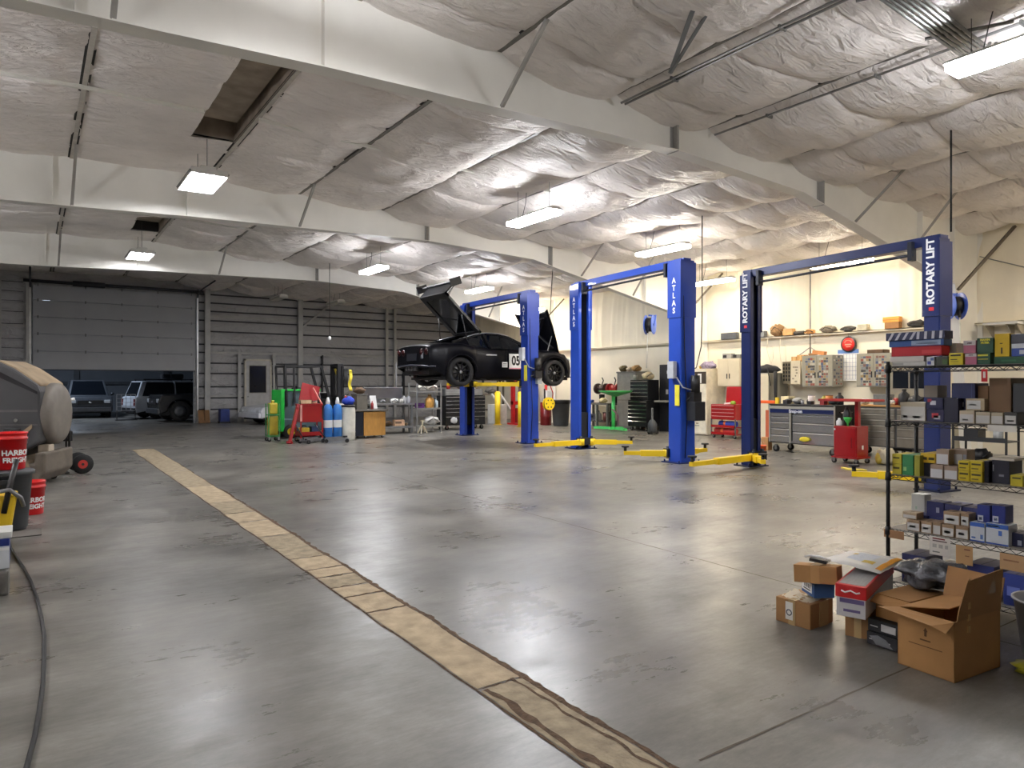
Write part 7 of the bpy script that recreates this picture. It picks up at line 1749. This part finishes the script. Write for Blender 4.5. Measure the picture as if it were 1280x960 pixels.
# large open carton: corner at (3.83,1.67)
t = rot_thing('open_carton', 'large open brown cardboard carton on the floor, nearest the camera', 'cardboard box', 3.83, 1.67, 0, -5)
W_, D_, H_, k_ = .295, .43, .305, .005
p = MB(); p.box((0, 0, 0), (D_, W_, .006)); p.box((0, 0, 0), (k_, W_, H_)); p.box((0, 0, 0), (D_, k_, H_)); p.box((D_-k_, 0, 0), (D_, W_, H_)); p.box((0, W_-k_, 0), (D_, W_, H_)); p.build('carton_body', KRAFT, t)
def flap(name, pts, m, th=.005):
    p = MB(); v = [Vector(q) for q in pts]; n = (v[1]-v[0]).cross(v[2]-v[1]).normalized()*th
    A = [p.bm.verts.new(q) for q in v]; B = [p.bm.verts.new(q+n) for q in v]; k = len(v)
    p._f(A[::-1]); p._f(B)
    for i in range(k): p._f([A[i], A[(i+1)%k], B[(i+1)%k], B[i]])
    return p.build(name, m, t)
flap('upright_flap', [(.02, .002, H_), (D_-.0, .002, H_), (D_+.02, .0, H_+.215), (.10, -.005, H_+.195), (.075, -.005, H_+.15), (.03, .0, H_+.05)], KRAFT2)
flap('folded_flap', [(0, W_, H_), (0, .0, H_), (-.10, -.012, H_-.035), (-.12, .05, H_-.01), (-.13, W_+.03, H_+.015)], KRAFT)
flap('back_flap', [(D_, W_, H_), (D_, 0, H_), (D_+.05, 0, H_+.16), (D_+.05, W_, H_+.16)], KRAFT2)
flap('inner_flap', [(.02, W_, H_), (D_, W_, H_), (D_, W_-.20, H_+.03), (.14, W_-.19, H_+.02)], KRAFT)
p = MB(); p.box((-.001, .14, .19), (.0005, .152, .215)); p.prism([(.135, .215), (.157, .215), (.146, .235)], -.001, .0005, 'X'); p.box((-.001, .12, .165), (.0005, .175, .172)); p.box((-.001, .06, .135), (.0005, .235, .139)); p.build('printed_mark', M((96,66,38), .8), t)
for k in range(5):
    p = MB(); p.box((.115, -.0065, H_+.17-k*.06), (.135, -.005 if k < 2 else .001, H_+.205-k*.06)); p.build('paper_tab', M((176,138,84), .5), t)
p = MB(); p.box((.27, -.006, H_+.10), (.37, .0, H_+.205)); p.build('clear_tape', M((150,118,80), .2), t)

# small taped carton on the floor, left
t = rot_thing('taped_carton', 'small taped brown carton on the floor, leftmost by the shelves', 'cardboard box', 3.925, 2.525, 0, 2)
p = MB(); p.box((0, 0, 0), (.26, .235, .155), bev=.006); p.build('carton_body', KRAFT2, t)
p = MB(); p.box((-.003, .10, .0), (.0, .145, .156)); p.box((-.003, .10, .155), (.26, .145, .158)); p.box((.10,-.003,.0),(.2,.0,.156)); p.build('packing_tape', M((176,148,106), .2), t)
p = MB(); p.box((-.004, .115, .03), (-.002, .165, .14)); lb = p.build('shipping_label', PAPER, t)
p = MB(); p.lathe([(.014, -.0055), (.02, -.0055), (.02, -.004), (.014, -.004), (.014, -.0055)], (0, .14, .075), 'X', 20); p.build('round_mark', M((40,44,60), .6), lb)
p = MB(); p.grid(lambda u, v: Vector((.02 + .16*u, .02 + .19*v, .158 + .014*noise.noise((u*6, v*7, 1)) + .02*(v > .8)*u)), 8, 10); p.build('torn_paper', M((190,176,150), .6), t)
t2 = rot_thing('parts_carton', 'blue and white carton standing on the small taped brown carton', 'box', 4.02, 2.57, .175, -32)
p = MB(); p.box((0, -.02, 0), (.13, .15, .085), bev=.003); p.build('carton_body', M((56,92,146), .5, var=.06), t2)
p = MB(); p.box((-.0015, .01, .02), (.0, .145, .08)); lb = p.build('white_label', WHT, t2)
p = MB()
for k in range(5): p.box((-.0025, .03+k*.018, .045), (-.0012, .037+k*.018, .07))
p.box((-.0025, .03, .03), (-.0012, .12, .036)); p.build('printed_bars', TXTK, lb)
t = rot_thing('tilted_carton', 'plain brown carton lying tilted on the blue and white carton', 'cardboard box', 4.01, 2.60, .263, 0)
p = MB(); p.obox((.02, -.06, .068), (.16, .25, .105), (math.radians(-4), math.radians(6), math.radians(20)), bev=.004); p.build('carton_body', KRAFT, t)
p = MB(); p.obox((.02, -.06, .0685), (.163, .05, .108), (math.radians(-4), math.radians(6), math.radians(20))); p.build('packing_tape', M((184,140,88), .3), t)
t = rot_thing('bubble_mailer', 'white padded envelope with an orange stripe lying on top of the red lidded box', 'envelope', 4.40, 2.45, .356, 10)
p = MB()
def env(u, v, s=1): 
    e = (4*u*(1-u)*4*v*(1-v))**.35
    return Vector((-.24 + .48*u, -.17 + .34*v, .012 + .03*(1-u)*v + s*.022*e + .006*noise.noise((u*5, v*5, s))))
p.grid(lambda u, v: env(u, v, 1), 16, 12); p.grid(lambda u, v: env(u, v, -.4), 16, 12); e_ = p.build('envelope_body', M((232,230,226), .35, var=.03), t)
p = MB(); p.grid(lambda u, v: env(.1 + .85*u, .03 + .10*v, 1) + Vector((0,0,.0015)), 16, 3); p.build('orange_stripe', M((226,156,40), .5), e_)
p = MB(); p.grid(lambda u, v: env(.25 + .5*u, .3 + .4*v, 1) + Vector((0,0,.0015)), 10, 6); lb = p.build('address_label', M((206,212,222), .5, var=.1, scale=60), e_)
p = MB(); p.grid(lambda u, v: env(.2 + .14*u, .22 + .2*v, 1) + Vector((0,0,.002)), 4, 4); p.grid(lambda u, v: env(.55 + .1*u, .66 + .08*v, 1) + Vector((0,0,.003)), 4, 3); p.build('printed_patch', M((206,176,70), .5), lb)
t = rot_thing('hose_clamp_pack', 'small black and white packet tucked beside the white padded envelope', 'packet', 4.03, 2.56, .388, 25)
p = MB(); p.obox((0, -.02, .02), (.07, .1, .02), (.1, .1, 0), bev=.004); p.build('packet_body', M((28,28,32), .35), t)
p = MB(); p.tube([(-.03, -.09, .035), (.0, -.03, .045), (.02, .03, .04), (.0, .06, .034)], .008, 6); p.build('white_strap', WHT, t)
# red lidded box on a brown carton
t = rot_thing('long_carton', 'long low brown carton on the floor under the red lidded box', 'cardboard box', 4.36, 2.39, 0, 17)
p = MB(); p.box((-.33, -.07, 0), (.33, .07, .158), bev=.004); p.build('carton_body', KRAFT2, t)
p = MB(); p.box((-.332, -.02, 0), (-.33, .02, .159)); p.build('packing_tape', TAPE, t)
t = rot_thing('red_lidded_box', 'white box with a bright red lid and grey top, on a brown carton', 'box', 4.27, 2.365, .16, 17)
p = MB(); p.box((-.39, -.078, 0), (.38, .078, .125), bev=.003); p.build('box_body', M((206,204,206), .5, var=.05), t)
p = MB(); p.box((-.396, -.083, .11), (.386, .083, .185), bev=.004); ld = p.build('lid', M((196,30,34), .45, var=.06), t)
p = MB(); p.box((-.37, -.07, .1845), (.37, .07, .1862)); p.build('lid_top', M((150,150,150), .5, var=.12, scale=8, stretch=(1,8,1)), ld)
p = MB(); p.tube([(-.3972, .05, .15), (-.3972, .03, .142), (-.3972, .0, .155), (-.3972, -.03, .143), (-.3972, -.05, .15)], .005, 6); p.build('script_mark', WHT, ld)
p = MB(); p.box((-.3915, -.07, .08), (-.389, .06, .105)); p.box((-.3915, -.05, .03), (-.389, .04, .045)); p.build('printed_label', M((96,84,130), .5), t)
# black boxes and the open middle carton
for z0, lb, sh in ((0, 'lower of two flat black boxes on the floor left of the large carton', .0), (.074, 'upper of two flat black boxes left of the large carton', .012)):
    t = rot_thing('flat_black_box', lb, 'box', 4.0 + sh, 2.04, z0, -3)
    p = MB(); p.box((0, 0, 0), (.36, .18, .072), bev=.003); p.build('box_body', M((26,27,32), .4, var=.1), t)
    if z0 > 0:
        p = MB(); p.box((-.0015, .015, .015), (0, .10, .055)); p.build('white_label', M((206,206,206), .5), t)
        p = MB(); p.box((-.0015, .12, .03), (0, .165, .036)); p.build('printed_word', M((190,190,190), .5), t)
    else:
        p = MB(); p.grid(lambda u, v: Vector((-.006 - .004*noise.noise((u*5, v*5, 0)), .02 + .10*u + .04*v, .01 + .055*v*(1-.5*abs(u-.5)))), 6, 6); p.build('torn_wrap', M((120,122,126), .2, var=.3), t)
        p = MB(); p.box((-.0015, .04, .03), (0, .165, .036)); p.build('printed_word', M((170,170,172), .5), t)
t = rot_thing('half_open_carton', 'half open brown carton on the flat black boxes, under the plastic bag', 'cardboard box', 4.06, 2.0, .148, -3)
p = MB(); p.box((0,0,0),(.36,.2,.005)); p.box((0,0,0),(.005,.2,.13)); p.box((0,0,0),(.36,.005,.13)); p.box((.355,0,0),(.36,.2,.13)); p.box((0,.195,0),(.36,.2,.13)); p.build('carton_body', KRAFT, t)
flap('front_flap', [(0, .2, .13), (0, 0, .13), (-.05, -.03, .08), (-.06, .2, .10)], KRAFT)
flap('top_flap', [(.0, .0, .13), (.36, .0, .13), (.36, .19, .135), (.0, .19, .135)], KRAFT2)
# crumpled dark plastic bag
t = rot_thing('plastic_bag', 'crumpled glossy dark grey plastic bag lying on the half open carton', 'plastic bag', 4.47, 2.07, .288, 0)
p = MB(); p.blob((0, 0, .075), .19, (.95, 1.0, .42), 44, .45, 5, fs=2.0)
for v in p.bm.verts:
    v.co += Vector((1,1,.6)) * .02 * noise.noise(v.co * 16)
    v.co.z = max(v.co.z, .002)
p.build('bag_body', M((84,86,92), .14, var=.4, scale=9, bump=1.0, bscale=20), t)
# odds and ends right of the large carton
t = rot_thing('plastic_tub', 'pale grey plastic tub on the floor behind the large open carton', 'tub', 4.66, 1.52, 0, 0)
p = MB(); p.lathe([(.001,.005),(.15,.005),(.19,.3),(.2,.3),(.2,.31),(.185,.31),(.145,.02),(.001,.02)], (0,0,0), 'Z', 28); p.build('tub_body', M((178,178,180), .45, var=.06), t)
for i, (dx, dy, c) in enumerate(((-.06, -.03, (90,140,196)), (.05, .05, (70,120,190)))):
    t = thing('blue_bottle', 'light blue bottle standing in the pale grey tub, %s one' % ('front' if i == 0 else 'rear'), 'bottle', (4.66+dx, 1.52+dy, .021), 0, 'bottles in the grey tub')
    p = MB(); p.lathe([(0,0),(.04,0),(.042,.02),(.042,.2),(.018,.25),(.016,.28)], (0,0,0), 'Z', 16); p.build('bottle_body', M(c, .3), t)
    p = MB(); p.lathe([(.019,.275),(.019,.31),(0,.31)], (0,0,0), 'Z', 12); p.build('cap', WHT, t)
t = rot_thing('yellow_bag', 'yellow green plastic bag lying on the floor at the right edge', 'plastic bag', 4.33, 1.47, 0, 0)
p = MB(); p.blob((0, 0, .02), .11, (1, 1.1, .32), 18, .5, 3)
for v in p.bm.verts: v.co.z = max(v.co.z, .001)
p.build('bag_body', M((170,164,50), .3, var=.3, scale=14, bump=.5, bscale=30), t)
